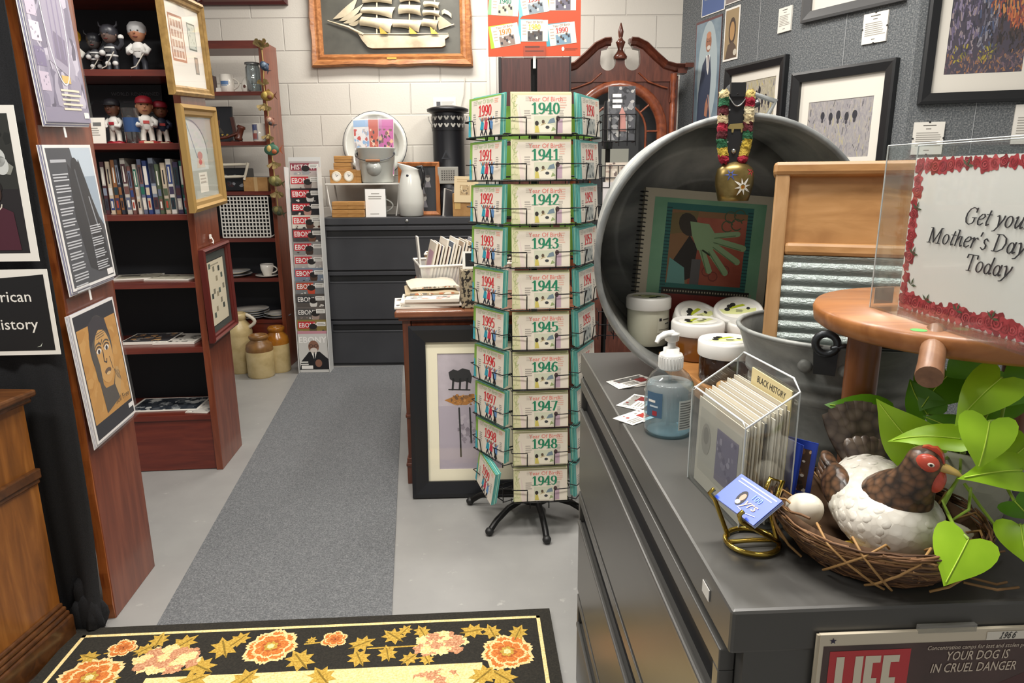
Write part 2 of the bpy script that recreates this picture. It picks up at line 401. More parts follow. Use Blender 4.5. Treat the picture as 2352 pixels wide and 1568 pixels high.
rYE = rg('gold', '#92701f', '#b8943a', '#d0b052'); rPK = rg('pink', '#8f5638', '#bd8560', '#d9b18a'); rLT = rg('peach', '#dda45c', '#ecc488', '#f3dcab')
rOD = rg('rust', '#8a3d17', '#ab5a24', '#bf6d33'); RW, RD = 1.452, 1.0
mb = MB(); mb.box((0, -RD, 0), (RW, 0, .011), rBK); mb.M = FLAT.copy(); mb.y = -.011
def frame_line(i, w, m, n):
    a = i; mb.rect(a, -a-w, RW-a, -a, m, n); mb.rect(a, -RD+a, a+w, -a, m, n); mb.rect(RW-a-w, -RD+a, RW-a, -a, m, n)
frame_line(.035, .011, rCR, 1)
mb.rect(.31, -RD+.2, 1.235, -.235, rCR, 1)
R_ = random.Random(5)
def petals(c, r, k, m, n, a0=0, jag=.16, asp=1):
    pts = []
    for i in range(k*6):
        a = a0+2*pi*i/(k*6); q = r*(.74+.26*abs(sin(a*k/2-a0*k/2)))*(1+R_.uniform(-jag, jag)*.5)
        pts.append((c[0]+q*cos(a), c[1]+asp*q*sin(a)))
    mb.poly(pts, m, n)
def flower(x, y, r, k=7, core=True):
    c = rp(x, y); a0 = R_.uniform(0, 1)
    for ring, (kk, rr_, off) in enumerate(((k+1, r, 0), (k, r*.72, .4))):
        for i in range(kk):
            a = a0+off+2*pi*i/kk; L = rr_*R_.uniform(.9, 1.08); wd = L*.36; n_ = 2+ring*.8+.05*i
            def pet(q, m, nn, tip=1.0):
                sh = [(.12, -.25), (.45, -.85), (.72, -1.0), (.86, -.62), (.95*tip, -.40), (.90, -.18), (1.0*tip, 0), (.90, .2), (.96*tip, .42), (.85, .62), (.72, .98), (.45, .85), (.12, .25)]
                mb.poly([(c[0]+L*q*u*cos(a)-wd*q*v_*sin(a)*(1+R_.uniform(-.1, .1)), c[1]+L*q*u*sin(a)+wd*q*v_*cos(a)) for u, v_ in sh], m, nn)
            pet(1, rLT, n_); pet(.86, rOR, n_+.02); pet(.5, rOD, n_+.03)
    if core: petals(c, r*.26, 7, rYE, 4.5); petals(c, r*.14, 6, rCR, 4.8)
def leaf(x, y, r, a):
    c = rp(x, y); base = [(1, 0), (.55, .22), (.62, .62), (.2, .4), (0, .78), (-.2, .42), (-.7, .5), (-.5, .1), (-.9, 0), (-.5, -.12), (-.68, -.52), (-.2, -.4), (0, -.75), (.2, -.4), (.6, -.6), (.5, -.2)]
    mb.poly([(c[0]+r*(px*cos(a)-pz*sin(a)), c[1]+r*(px*sin(a)+pz*cos(a))) for px, pz in base], rYE, 2+R_.random()*.4)
    mb.line([(c[0]-r*.8*cos(a), c[1]-r*.8*sin(a)), (c[0]+r*.6*cos(a), c[1]+r*.6*sin(a))], r*.1, rg('olive', '#6d5518', '#7f6620', '#957a2c'), 3)
def cluster(x, y, rx, rz, k):
    c = rp(x, y)
    for i in range(k):
        a, q = R_.uniform(0, 2*pi), sqrt(R_.random()); petals((c[0]+rx*q*cos(a), c[1]+rz*q*sin(a)), .019, 4, (rPK, rCR, rPK, rLT)[i % 4], 3+i*.01, R_.random(), .5)
for x, y, r in ((205, 1555, .088), (622, 1483, .082), (1165, 1495, .083)): flower(x, y, r)
for x, y, r in ((283, 1487, .043), (770, 1467, .042)): flower(x, y, r, 5, False)
for x, y, r, a in ((205, 1508, .035, 2.8), (330, 1492, .035, .8), (365, 1470, .04, 1.6), (420, 1478, .05, .9), (460, 1530, .055, 2.6), (515, 1487, .055, 2), (550, 1468, .04, 1), (690, 1515, .055, 2.2), (830, 1478, .045, .5), (825, 1510, .045, 2.0), (905, 1460, .045, 2.4), (890, 1500, .04, 1.8), (930, 1447, .03, 1), (970, 1450, .035, 2), (940, 1512, .035, .8), (1085, 1448, .045, .2), (1130, 1450, .04, 1.9), (1190, 1452, .04, 1.2), (1110, 1550, .05, .8), (1155, 1553, .05, 2.4), (250, 1562, .03, .4), (715, 1470, .02, 1), (980, 1513, .03, 2)): leaf(x, y, r, a)
for x, y, rx, rz, k in ((385, 1512, .085, .05, 60), (1010, 1478, .075, .042, 50)): cluster(x, y, rx, rz, k)
for a_, b_ in (((845, 1488), (990, 1480)), ((240, 1500), (300, 1490)), ((700, 1478), (770, 1470))): mb.line([rp(*a_), rp(*b_)], .006, rYE, 1.5)
for x, y, r, a in ((560, 1560, .05, 1), (740, 1553, .05, 2.2), (440, 1562, .05, .5)): leaf(x, y, r, a)
cluster(1000, 1556, .06, .02, 26)
tag(mb.build('rug'), 'black floor rug with orange flowers, golden leaves and a cream border line', 'rug', M=RUGM)
# ================================================================ BOOKCASES
def shelf_unit(name, label, M, w, d, h, tops, backs, th=.026):
    """origin at front right bottom corner, x runs to -w; tops = z of each shelf's upper face"""
    r = thing(name, label, 'bookcase', M=M); t = .03
    MB().box((-t, 0, 0), (0, d, h), MAHOG).build('side_panel', r, bevel=.002)
    MB().box((-w, 0, 0), (-w+t, d, h), MAHOG).build('side_panel', r, bevel=.002)
    MB().box((-w+t, .002, h-.05), (-t, d, h), MAHOGX).build('top_board', r)
    for z in tops: MB().box((-w+t, .004, z-th), (-t, d-.01, z), MAHOGX).build('shelf', r, bevel=.0015)
    MB().box((-w+t, .012, .004), (-t, .03, tops[-1]-th), MAHOGX).build('kick_board', r)
    for z0, z1, m in backs: MB().box((-w+.01, d-.01, z0), (-.01, d, z1), m).build('back_panel', r)
    return r
BACKB = P('#14161c', .7)
BM = wallM((-1.39, 3.043, 0), cos(radians(5)), sin(radians(5)))
shelf_unit('bookcase', 'open mahogany bookcase with bobbleheads and a black back, gold frames on its side', BM, .95, .31, 2.14, (1.80, 1.505, 1.205, .905, .605, .28), ((.1, 2.12, BACKB),))
CM = wallM((-1.645, 4.88, 0), 1, 0)
shelf_unit('bookcase', 'farther mahogany bookcase against the block wall with mugs, plates and a wire grid', CM, .95, .28, 2.25, (1.93, 1.605, 1.27, .945, .66, .355), ((.1, 1.26, BACKB),))
# near bookcase A seen end-on, draped in black cloth
AM = wallM((-1.264, 1.908, 0), -.0966, .9953)
r = thing('bookcase', 'nearest mahogany bookcase seen end on, draped with black cloth and hung with posters', 'bookcase', M=AM)
MB().box((0, 0, 0), (.30, .03, 2.15), MAHOG).build('side_panel', r, bevel=.002)
mb = MB()   # worn, chewed front edge
pts = [(0, 0)]; k = 40
for i in range(k+1):
    z = 2.15*i/k; x = -.002-.006*abs(sin(i*1.7))*abs(sin(i*.45+1)); pts.append((x, z))
pts.append((0, 2.15)); mb.prism(pts, .002, .028, wood('worn_edge', '#8a4a22', '#a35c2c', '#7a3a1c', (9, 9, 1), 5)); mb.build('front_edge', r, label='worn orange edge of the panel')
MB().box((0, .37, 0), (.30, .40, 2.15), MAHOG).build('side_panel', r)
for z in (2.12, 1.2, .3): MB().box((.01, .03, z), (.29, .37, z+.025), MAHOGX).build('shelf', r)
# black cloth over its front
mb = MB(); nx, nz = 40, 60; vs = []
for j in range(nz+1):
    t = j/nz; z = 2.14*(1-t)+.012
    for i in range(nx+1):
        s = i/nx; x = -1.270-.44*s
        rip = .006*sin(s*40+2*t)+.010*sin(s*17+3*t)
        fl = max(0, (t-.8)/.2); x += fl*fl*(.02*sin(s*30)*s); y = 1.869+.05*(x+1.29)+.6*rip-.035*fl*fl*(1+sin(s*26))*max(0, 1-s*6)
        vs.append((x, y, z+fl*.012*sin(s*33)))
mb.add(vs, [(j*(nx+1)+i, (j+1)*(nx+1)+i, (j+1)*(nx+1)+i+1, j*(nx+1)+i+1) for j in range(nz) for i in range(nx)], CLOTHB, True)
# bunched end on the floor
for k, (x, y, z, rr) in enumerate(((-1.303, 1.848, .055, .042), (-1.330, 1.846, .045, .034), (-1.288, 1.860, .05, .030), (-1.315, 1.858, .11, .036))):
    rs = []
    for i in range(9):
        t = -pi/2+pi*i/8; q = max(cos(t), .01)
        rs.append([Vector((x+rr*q*(1+.22*sin(3*a+k+i))*cos(a), min(y+.6*rr*q*sin(a), 1.868), max(z+1.9*rr*sin(t), .004))) for a in [2*pi*j/14 for j in range(14)]])
    mb.rings(rs, CLOTHB, True, False, False)
o = mb.build('black_cloth'); sd = o.modifiers.new('s', 'SOLIDIFY'); sd.thickness = .003
tag(o, 'black cloth drape hanging over the front of the nearest bookcase', 'cloth')
# photo poster and history sign pinned on the cloth
def sheet_thing(name, label, cat, M, w, h, art, th=.0015, edge=WHT, group=None):
    mb = MB(); mb.box((0, -th, 0), (w, 0, h), edge); mb.y = -th; art(mb, w, h)
    o = mb.build(name); tag(o, label, cat, group, M=M); return o
def art_photo(mb, w, h):
    d = P('#211d20'); mb.rect(.02, .022, w-.02, h-.02, d)
    mb.rect(.02, .19, w-.02, h-.02, P('#2c2d2a'), 1.5)
    mb.scribble(.02, .22, w-.02, h-.03, [P('#3c3d34'), P('#1f211e'), P('#55564b'), P('#8c8d84'), P('#171816')], 90, 2, 3)
    for x, z in ((w-.06, .27), (w-.08, .30), (w-.055, .25), (w-.09, .34)): mb.ell(x, z, .018, .024, P('#cfd2cf'), 3.2)
    for cx, cz, c in ((w-.085, .16, '#4a1d2c'), (w-.165, .155, '#3a1a26'), (w-.245, .16, '#4a1d2c')):
        mb.poly([(cx-.045, .03), (cx+.045, .03), (cx+.04, cz-.03), (cx, cz-.01), (cx-.04, cz-.03)], P(c), 4); mb.ell(cx, cz+.02, .018, .026, P('#3b2620'), 5); mb.ell(cx, cz+.035, .022, .02, P('#191415'), 4.6)
        mb.line(arc(cx, cz-.01, .014, .014, 180, 360, 6), .003, P('#d8d2c4'), 5)
    mb.rect(w-.115, .30, w-.055, .36, P('#b98a4a'), 6); mb.rect(w-.11, .305, w-.06, .355, P('#5a4b46'), 6.5)
sheet_thing('photo_poster', 'white-edged group photo poster pinned on the black cloth', 'poster', wallM((-1.643, 1.828, 1.141), 1, .05), .37, .40, art_photo)
def art_hist(mb, w, h):
    mb.poly([(.012, .012), (w-.012, .012), (w-.012, h-.02)]+[(w-.012-(w-.024)*i/8, h-.02+.012*sin(pi*i/8)-.002) for i in range(1, 9)], P('#121214'))
    mb.text('African', w-.018-.036, h-.088, .056, WHT, 2, 'r', .004); mb.text('American', w-.095+.001, h-.088, .0, WHT, 2, 'r')
    mb.text('History', w-.055, .072, .056, WHT, 2, 'r', .004)
    mb.poly([(w-.05, .026), (w-.042, .031), (w-.038, .037), (w-.04, .028)], P('#cfd6c8'), 2)
def art_hist(mb, w, h):
    mb.poly([(.012, .012), (w-.012, .012), (w-.012, h-.014)]+[(w-.012-(w-.024)*i/10, h-.014-.010*sin(pi*i/10)) for i in range(1, 11)], P('#121214'))
    mb.text('American', w-.054, h-.088, .043, WHT, 2, 'r', .004)
    mb.text('History', w-.047, .073, .043, WHT, 2, 'r', .004)
    mb.poly([(w-.06, .022), (w-.05, .026), (w-.044, .034), (w-.048, .024)], P('#cfd6c8'), 2)
sheet_thing('history_sign', 'black sign with white American History lettering pinned on the black cloth', 'sign', wallM((-1.638, 1.828, .881), 1, .05), .38, .238, art_hist)
# posters hung on the end panel of A
SLEEVE = clear('plastic_sleeve', '#f8f8fb', .07, .03, .12)
def hung_poster(label, s0, z0, w, h, art, roll=0.0, extra=.07, tilt=-.03, stack='#8d8ca8'):
    M = leanM(AM @ Matrix.Translation((s0, -.008-.03*(h+extra), z0)), tilt, roll)
    r = thing('hanging_poster', label, 'poster', M=M)
    mb = MB()
    for i in range(4): mb.box((-.004+.001*i-(3-i)*.003, .0016*(3-i)-.0035, -.012+.003*i), (w-.004, .0016*(3-i)-.0025, h), P(stack if i % 2 else '#d9d7d6'))
    mb.build('lower_sheets', r)
    p = MB(); p.box((0, -.0058, 0), (w, -.004, h), WHT); p.y = -.0058; art(p, w, h); p.build('print', r)
    s = MB(); s.add([(-.008, -.0095, -.012), (w+.010, -.0095, -.012), (w+.010, -.0095, h+extra), (-.008, -.0095, h+extra)], [(0,1,2,3)], SLEEVE); s.build('plastic_sleeve', r)
    c = MB(); c.box((w*.45, -.011, h+extra-.03), (w*.45+.01, -.0095, h+extra+.006), P('#e6e4e2')); c.build('hook', r, label='small white hook')
    return r
def art_purple(mb, w, h):
    mb.rect(0, 0, w, h, P('#918b9c')); g = [P(c) for c in ('#7a7486', '#a9a3b0', '#8a8496', '#c3bdc8', '#5f5a6a', '#9a94a4')]
    mb.scribble(.01, .04, w-.01, h-.01, g, 130, 1.5, 8, 2.2)
    for i in range(6): mb.rect(.008, h-.07-i*.062, .055, h-.022-i*.062, P(('#ded3da', '#7d7390', '#cbbdca')[i % 3]), 3); mb.scribble(.01, h-.068-i*.062, .053, h-.024-i*.062, g, 8, 3.3, i)
    mb.poly([(.075, .16), (.17, .12), (.205, .3), (.13, .46), (.09, .36)], P('#a39cab'), 4); mb.poly([(.105, .17), (.165, .15), (.175, .22), (.12, .24)], P('#7d7488'), 4.4)
    for a_ in (.11, .135, .16): mb.line([(a_, .17), (a_+.01, .36)], .006, P('#8d839c'), 4.5)
    mb.line(arc(.135, .3, .055, .2, 150, 395, 24), .004, P('#f1eef0'), 5)
    mb.rect(.12, .105, .165, .125, P('#d8b768'), 5)
    mb.lines(.10, w-.03, .092, .03, 5, P('#e9ddc2'), 5)
    mb.rect(w-.035, .012, w-.008, .028, WHT, 5)
hung_poster('grey-purple poster in a clear sleeve with a drawn necklace loop, topmost on the end panel', .003, 1.505, .24, .46, art_purple, -.06, .0, -.02)
def art_poem(mb, w, h):
    mb.rect(.008, .008, w-.008, h-.008, P('#4a4c50')); sky = P('#c3cfd6')
    mb.poly([(.135, h-.008), (w-.008, h-.008), (w-.008, .16), (w-.03, .19), (w-.075, .3), (.145, h-.06)], sky, 1.4); mb.poly([(w-.075, .31), (w-.008, .31), (w-.008, .16), (w-.03, .19)], P('#a2b1bc'), 1.6)
    mb.poly([(.12, .05), (.17, .03), (w-.012, .03), (w-.03, .17), (w-.07, .3), (.17, .36), (.155, h-.06), (.125, h-.07), (.105, .35), (.095, .2)], P('#2f3033'), 2)
    mb.ell(.145, h-.065, .022, .03, P('#2a2b2e'), 2.4); mb.line([(.14, .33), (.16, .18), (.165, .06)], .007, P('#56585b'), 2.6); mb.line([(w-.07, .25), (w-.05, .16)], .006, P('#9fa3a6'), 2.6)
    mb.lines(.02, .11, h-.034, h-.052, 1, P('#b9bbbd'), 3)
    z = h-.075
    for i in range(11): mb.lines(.018+.002*(i % 2), .10, z, z-.024, 3, P('#c9cbcc'), 3); z -= .031
    z = .17
    for i in range(4): mb.lines(.16, w-.025, z, z-.028, 4, P('#c9cbcc'), 3); z -= .036
    mb.rect(w-.05, .012, w-.012, .03, WHT, 4)
hung_poster('grey poem poster in a clear sleeve showing a dark rock and pale sea', .0, 1.045, .26, .40, art_poem, -.045, .05, -.03)
def art_still(mb, w, h):
    mb.rect(.008, .008, w-.008, h-.008, P('#23252e')); mb.rect(.012, .055, w-.012, h-.05, P('#c9964f'), 1.5)
    mb.scribble(.014, .06, w-.014, h-.055, [P('#cf9f5a'), P('#c08c46'), P('#c4924c')], 60, 1.7, 4)
    g, dk, sk = P('#54504a'), P('#37343a'), P('#d3a462'); cx, cz = .13, .235
    mb.ell(cx, cz+.03, .066, .10, g, 2.2, 28); mb.ell(cx+.008, cz, .052, .085, sk, 3, 28)
    mb.poly([(cx-.06, cz+.04), (cx-.05, cz+.115), (cx, cz+.13), (cx+.05, cz+.11), (cx+.062, cz+.05), (cx+.045, cz+.075), (cx, cz+.085), (cx-.04, cz+.06)], dk, 3.6)
    mb.poly([(cx-.062, cz+.03), (cx-.04, cz+.05), (cx-.028, cz-.02), (cx-.03, cz-.09), (cx-.055, cz-.06)], g, 3.7)
    mb.poly([(cx-.05, cz-.05), (cx-.02, cz-.095), (cx+.03, cz-.10), (cx+.05, cz-.07), (cx+.05, cz-.15), (cx-.04, cz-.17)], g, 3.5)
    for sx in (-.018, .03):
        mb.ell(cx+sx, cz+.022, .014, .008, WHT, 4); mb.ell(cx+sx, cz+.021, .007, .007, dk, 4.4); mb.line(arc(cx+sx, cz+.024, .017, .012, 20, 160, 8), .004, dk, 4.6); mb.line(arc(cx+sx, cz+.032, .020, .014, 25, 155, 8), .004, g, 4.6)
    mb.line([(cx+.004, cz+.02), (cx+.001, cz-.015), (cx+.014, cz-.022), (cx+.018, cz-.012)], .004, dk, 4.6); mb.line([(cx-.01, cz+.05), (cx, cz+.04), (cx+.012, cz+.052)], .003, dk, 4.6)
    for i in range(3): mb.line([(cx-.018, cz+.06+.007*i), (cx+.03, cz+.062+.007*i)], .002, g, 4.6)
    mb.ell(cx+.012, cz-.048, .02, .009, P('#6b5747'), 4.6); mb.ell(cx+.012, cz-.056, .013, .005, P('#e0bd84'), 5); mb.line([(cx+.036, cz-.01), (cx+.044, cz-.05)], .0025, g, 4.6)
    mb.poly([(cx+.035, cz-.1), (cx+.06, cz-.05), (cx+.075, cz-.055), (cx+.078, cz-.1), (cx+.05, cz-.15)], P('#c8a268'), 5)
    for i in range(4): mb.line([(cx+.05+.008*i, cz-.055-.004*i), (cx+.06+.006*i, cz-.085-.005*i)], .0025, g, 5.4)
    mb.text('Still Free', w-.02, .072, .026, P('#54452f'), 3, 'r'); mb.rect(w-.04, .03, w-.008, .045, WHT, 5)
hung_poster('tan drawing of a wide-eyed man in a clear sleeve, lowest on the end panel', .0, .585, .262, .395, art_still, -.045, .05, -.03, '#c9c8d2')
# ================================================================ LEFT DESK (end panel facing the aisle)
OAK = wood('desk_oak', '#683d13', '#824f1d', '#99632a', (6, 6, .8), 5, .3, .35); OAKD = wood('desk_oak_dark', '#3e2410', '#502f16', '#613c1d', (.8, 6, 6), 5, .3, .35)
r = thing('wooden_desk', 'brown wooden desk with a stepped plinth at the left edge beside the rug', 'desk', (-1.335, 1.812, 0), radians(-4))
MB().box((-.28, -1.0, .10), (-.02, -.012, .755), OAK).build('body', r)
mb = MB(); mb.box((-.31, -1.03, .772), (.016, 0, .792), OAKD); mb.box((-.30, -1.02, .755), (.004, -.006, .772), OAKD); mb.build('desk_top', r, bevel=.006)
mb = MB()
mb.box((-.30, -1.02, 0), (.008, 0, .085), OAKD); mb.box((-.295, -1.015, .085), (.001, -.003, .10), OAKD); mb.box((-.29, -1.01, .10), (-.005, -.006, .115), OAKD); mb.box((-.285, -1.01, .115), (-.012, -.009, .128), OAKD); mb.build('plinth', r, bevel=.005)
mb = MB(); mb.box((-.03, -1.01, .53), (-.006, -.008, .56), OAKD); mb.box((-.03, -1.01, .515), (-.012, -.01, .53), OAKD); mb.build('rail', r, bevel=.004)
mb = MB(); mb.M = FLAT.copy(); mb.y = 0; mb.box((-.07, -.0012, -.22), (-.012, 0, -.10), WHT); mb.y = -.0012; mb.lines(-.066, -.02, -.12, -.2, 4, INK, 1)
o = mb.build('paper_sheet'); tag(o, 'white printed sheet lying on the brown desk at the left edge', 'paper', M=r.matrix_basis @ Matrix.Translation((0, -.04, .7925)))
# ================================================================ THINGS ON THE OPEN BOOKCASE
def at(px, z, Y=3.17, yy=None):
    """where a shelf item stands: under pixel column px at depth Y on height z"""
    lo = None
    for it in range(6):
        yv = 784-(1500)*0
        break
    # solve for the image row whose ray meets (Y, z) in this column
    a, b_ = -800.0, 2400.0
    for _ in range(40):
        c = (a+b_)/2
        if on_y(px, c, Y).z > z: a = c
        else: b_ = c
    q = on_y(px, a, Y); return Vector((q.x, Y, z))
SK1, SK2 = '#b98463', '#6b4630'
def bobble(label, loc, h, rz=0, skin=SK1, hat=None, hatc='#8f1f2a', shirt='#d8d5cf', pants='#d6d2c8', base='#a32230', helmet=None, arms=0, stick=False, group='bobbleheads on the mahogany shelves', plate=None, trim=None):
    r = thing('bobblehead', label, 'figurine', loc, rz, group); q = h
    b = MB(); b.lathe([(.20*q, 0), (.21*q, .01*q), (.20*q, .055*q), (.16*q, .06*q)], P(base, .4), 20, sy=.8)
    if plate: b.box((-.09*q, -.172*q, .008*q), (.09*q, -.155*q, .052*q), P(plate))
    b.build('base', r)
    def limb(pts, rad, m, part): t = MB(); t.tube([(x*q, y*q, z*q) for x, y, z in pts], [k*q for k in rad], m, 10); return t.build(part, r)
    pm, sm, km = P(pants, .5), P(shirt, .5), P(skin, .45)
    for s in (-1, 1):
        limb([(s*.09, -.02, .055), (s*.085, 0, .10), (s*.08, .01, .22), (s*.055, 0, .34)], [.06, .055, .058, .075], pm, 'leg')
        if arms == 1 and s == 1: limb([(.10, 0, .53), (.20, 0, .50), (.27, 0, .60), (.27, -.01, .70)], [.05, .05, .045, .055], sm, 'arm')
        else: limb([(s*.10, 0, .54), (s*.19, -.02, .46), (s*.17, -.10, .38), (s*.10, -.15, .40)], [.055, .055, .045, .04], sm, 'arm')
    t = MB(); t.lathe([(.10*q, .30*q), (.125*q, .36*q), (.135*q, .48*q), (.12*q, .55*q), (.06*q, .60*q), (.05*q, .63*q)], sm, 16, sy=.75); t.box((-.06*q, -.108*q, .42*q), (.06*q, -.098*q, .48*q), P(base, .5)); t.build('body', r)
    hd = MB(); hd.sphere((0, 0, .78*q), (.155*q, .15*q, .185*q), km, 18, 12)
    hd.sphere((0, -.15*q, .76*q), (.022*q, .03*q, .03*q), km, 8, 6)
    for s in (-1, 1): hd.sphere((s*.06*q, -.134*q, .80*q), (.022*q, .015*q, .016*q), P('#26201c', .3), 8, 6); hd.sphere((s*.155*q, 0, .77*q), (.02*q, .03*q, .04*q), km, 8, 6)
    hd.sphere((0, -.125*q, .685*q), (.05*q, .03*q, .012*q), P('#7c3a34', .4), 8, 6); hd.build('head', r)
    if hat:
        c = MB(); m = P(hatc, .5); c.lathe([(.165*q, .83*q), (.172*q, .88*q), (.14*q, .955*q), (.07*q, .99*q), (.0, 1.0*q)], m, 18)
        c.rings([[Vector((.15*q*cos(a)*f, (-.10*q-.13*q*abs(sin(a))*f), (.835+dz)*q)) for a in [pi*j/10 for j in range(11)]] for f, dz in ((.4, .012), (1, 0), (1, .012), (.4, .024))], m, True, False, False, False); c.build('cap', r)
    if helmet:
        c = MB(); m = P(helmet, .35); c.lathe([(.165*q, .76*q), (.18*q, .82*q), (.172*q, .90*q), (.12*q, .97*q), (0, 1.0*q)], m, 18, c=(0, .02*q, 0)); 
        if arms >= 0 and stick == 'horn':
            for s in (-1, 1): c.tube([(s*.14*q, 0, .93*q), (s*.2*q, 0, .97*q), (s*.21*q, 0, 1.05*q)], [.03*q, .022*q, .004*q], m, 8)
        c.build('helmet', r)
    if trim:
        tm = P(trim, .45)
        for s in (-1, 1):
            k = MB(); k.sphere((s*.085*q, -.03*q, .20*q), (.062*q, .05*q, .055*q), tm, 12, 8); k.build('knee_pad', r)
            k = MB(); k.sphere((s*.10*q, -.15*q, .40*q) if not (arms == 1 and s == 1) else (.27*q, -.01*q, .72*q), (.06*q, .06*q, .06*q), tm, 12, 8); k.build('glove', r)
        k = MB(); k.lathe([(.128*q, .335*q), (.137*q, .345*q), (.137*q, .365*q), (.13*q, .375*q)], tm, 16, sy=.8, cap0=False, cap1=False); k.lathe([(.137*q, .50*q), (.13*q, .53*q)], tm, 16, sy=.82, cap0=False, cap1=False); k.build('stripe', r, label='white stripes on the jersey')
    if stick: s_ = MB(); s_.tube([(.16*q, -.14*q, .42*q), (-.02*q, -.2*q, .12*q), (-.12*q, -.2*q, .08*q)], .013*q, P('#c9c4b8'), 6); s_.build('hockey_stick', r)
    return r
z = 1.8015
bobble('hockey figurine with a plain round yellow head, at the left end of the top shelf', at(178, z), .185, .2, '#d0a424', None, shirt='#c7c4bc', pants='#22242c', base='#8e4a4a', helmet='#c79a22')
bobble('smaller of the two black and white horned-helmet hockey figurines, left of the pair', at(226, z, 3.19), .175, .1, '#4b4645', shirt='#2c2d33', pants='#26272c', base='#4a4746', helmet='#2d2e33', stick='horn', trim='#c9c8c6')
bobble('taller horned-helmet hockey figurine with a raised white glove', at(262, z, 3.15), .20, -.1, '#6a5750', shirt='#33343a', pants='#2a2b31', base='#4a4746', helmet='#3c3c42', stick='horn', arms=1, trim='#d6d5d2')
bobble('hockey bobblehead in a silver helmet on a white base, alone at the right', at(326, z), .215, .15, '#b07a5c', shirt='#d8d6d2', pants='#30323a', base='#c9c6c0', helmet='#b9b9ba', stick='bare')
z = 1.5065
bobble('ball-player bobblehead in a dark cap and white suit on a red base', at(269, z, 3.15), .195, -.1, '#5f3c2b', True, '#25242a')
bobble('white-suited bobblehead in a red cap on a pale base, turned to the right', at(342, z, 3.15), .205, .5, SK1, True, '#9c2330', base='#b8433f', plate='#e4d9b8')
bobble('dark-shirted bobblehead in a red cap against the right side panel', at(377, z, 3.205), .19, .6, '#7b513a', True, '#8f2230', shirt='#262d40', base='#b8433f', plate='#e4d9b8')
def art_world(mb, w, h):
    mb.text('WORLD RENOWNED', w*.66, h*.82, .022, P('#65666b'), 1, 'c'); mb.lines(w*.5, w*.9, h*.75, h*.67, 1, P('#5d5e63'), 1); mb.lines(w*.45, w*.95, h*.6, h*.2, 7, P('#4a4b51'), 1)
    mb.ell(w*.17, h*.55, .035, .05, P('#2c2a30'), 1); mb.poly([(w*.08, h*.25), (w*.28, h*.25), (w*.24, h*.42), (w*.1, h*.42)], P('#3a3a42'), 1); mb.line([(w*.1, h*.44), (w*.17, h*.36), (w*.26, h*.38)], .004, P('#a9a9ad'), 1.5)
sheet_thing('plaque', 'dark glossy plaque with faint lettering leaning behind the bobbleheads', 'plaque', leanM(wallM(at(206, z+.005, 3.255), 1, .05), -.09), .345, .26, art_world, .008, P('#1a1b20', .15))
mb = MB(); mb.box((0, -.004, 0), (.072, 0, .108), PAPER); mb.y = -.004; mb.rect(.02, .072, .056, .088, P('#6a6a68')); mb.lines(.008, .05, .068, .03, 4, GREYP)
tag(mb.build('small_card'), 'small white card propped at the left of the second shelf', 'card', M=leanM(wallM(at(207, z+.001, 3.08), 1, 0), -.12))
GLS = clear('drinking_glass', '#e6ecee', .5, .03, .04)
r = thing('drinking_glass', 'tall printed clear glass standing between the bobbleheads', 'glass', at(309, z, 3.13))
MB().lathe([(.028, 0), (.032, .01), (.036, .15), (.034, .15), (.030, .014), (0, .012)], GLS, 20).build('glass_body', r)
mb = MB(); mb.lathe([(.0335, .05), (.0352, .11)], P('#2d4a78', .4), 20, cap0=False, cap1=False); mb.build('printed_band', r)
# books on the third shelf
z = 1.205; bk = ['#4a2a30', '#c5b49c', '#8a5a34', '#31333c', '#b9b3aa', '#6f4a44', '#c9c2b8', '#5d6379', '#2f3f73', '#7d8594', '#4f5a44', '#b8a894', '#d4cfc8', '#3d3450', '#206250', '#20353c']
x = at(250, z, 3.1).x; R2 = random.Random(11)
for i, c in enumerate(bk):
    w = R2.uniform(.017, .025); h = R2.uniform(.205, .24); d = R2.uniform(.13, .16)
    M = wallM((x, 3.075+R2.uniform(0, .012), z+.001), 1, .05) @ Matrix.Rotation(.02-.055*(1 if i > 2 else .4)*(1-i/40), 4, 'Y') @ Matrix.Translation((0, 0, 0))
    r = thing('book', f'{["maroon", "cream", "brown", "charcoal", "pale grey", "rust", "ivory", "slate", "navy", "steel blue", "olive", "tan", "white", "purple", "green", "dark teal"][i]}-spined book in the leaning row on the third shelf', 'book', M=M, group='books on the third shelf')
    cv = P(c, .45); mb = MB(); mb.box((0, 0, 0), (w-.002, .004, h), cv); mb.box((0, 0, 0), (.002, d, h), cv); mb.box((w-.004, 0, 0), (w-.002, d, h), cv)
    mb.y = -.0002; k2 = P(bk[(i*5+3) % 16], .5)
    mb.rect(.002, h*.55, w-.004, h*.9, P(bk[(i*7+4) % 16], .5)); mb.rect(.002, h*.08, w-.004, h*.3, k2); mb.rect(w*.3, h*.58, w*.55, h*.86, P(('#d9d3c8', '#26222a')[i % 2]), 2); mb.rect(.002, h*.36, w-.004, h*.5, P(bk[(i*3+9) % 16], .5)); mb.rect(w*.25, h*.12, w*.6, h*.25, P(('#26222a', '#d9d3c8', '#a8432f')[i % 3]), 2); mb.build('cover', r)
    MB().box((.002, .004, .004), (w-.004, d-.004, h-.005), P('#ddd5c2', .8)).build('pages', r); x += w+.0035
sheet_thing('small_card', 'small white price card lying at the left of the book row', 'card', wallM((-1.80, 3.085, z+.001), 1, 0) @ Matrix.Rotation(-1.2, 4, 'X'), .06, .07, lambda m_, w, h: m_.lines(.01, w-.01, h-.01, .02, 3, GREYP))
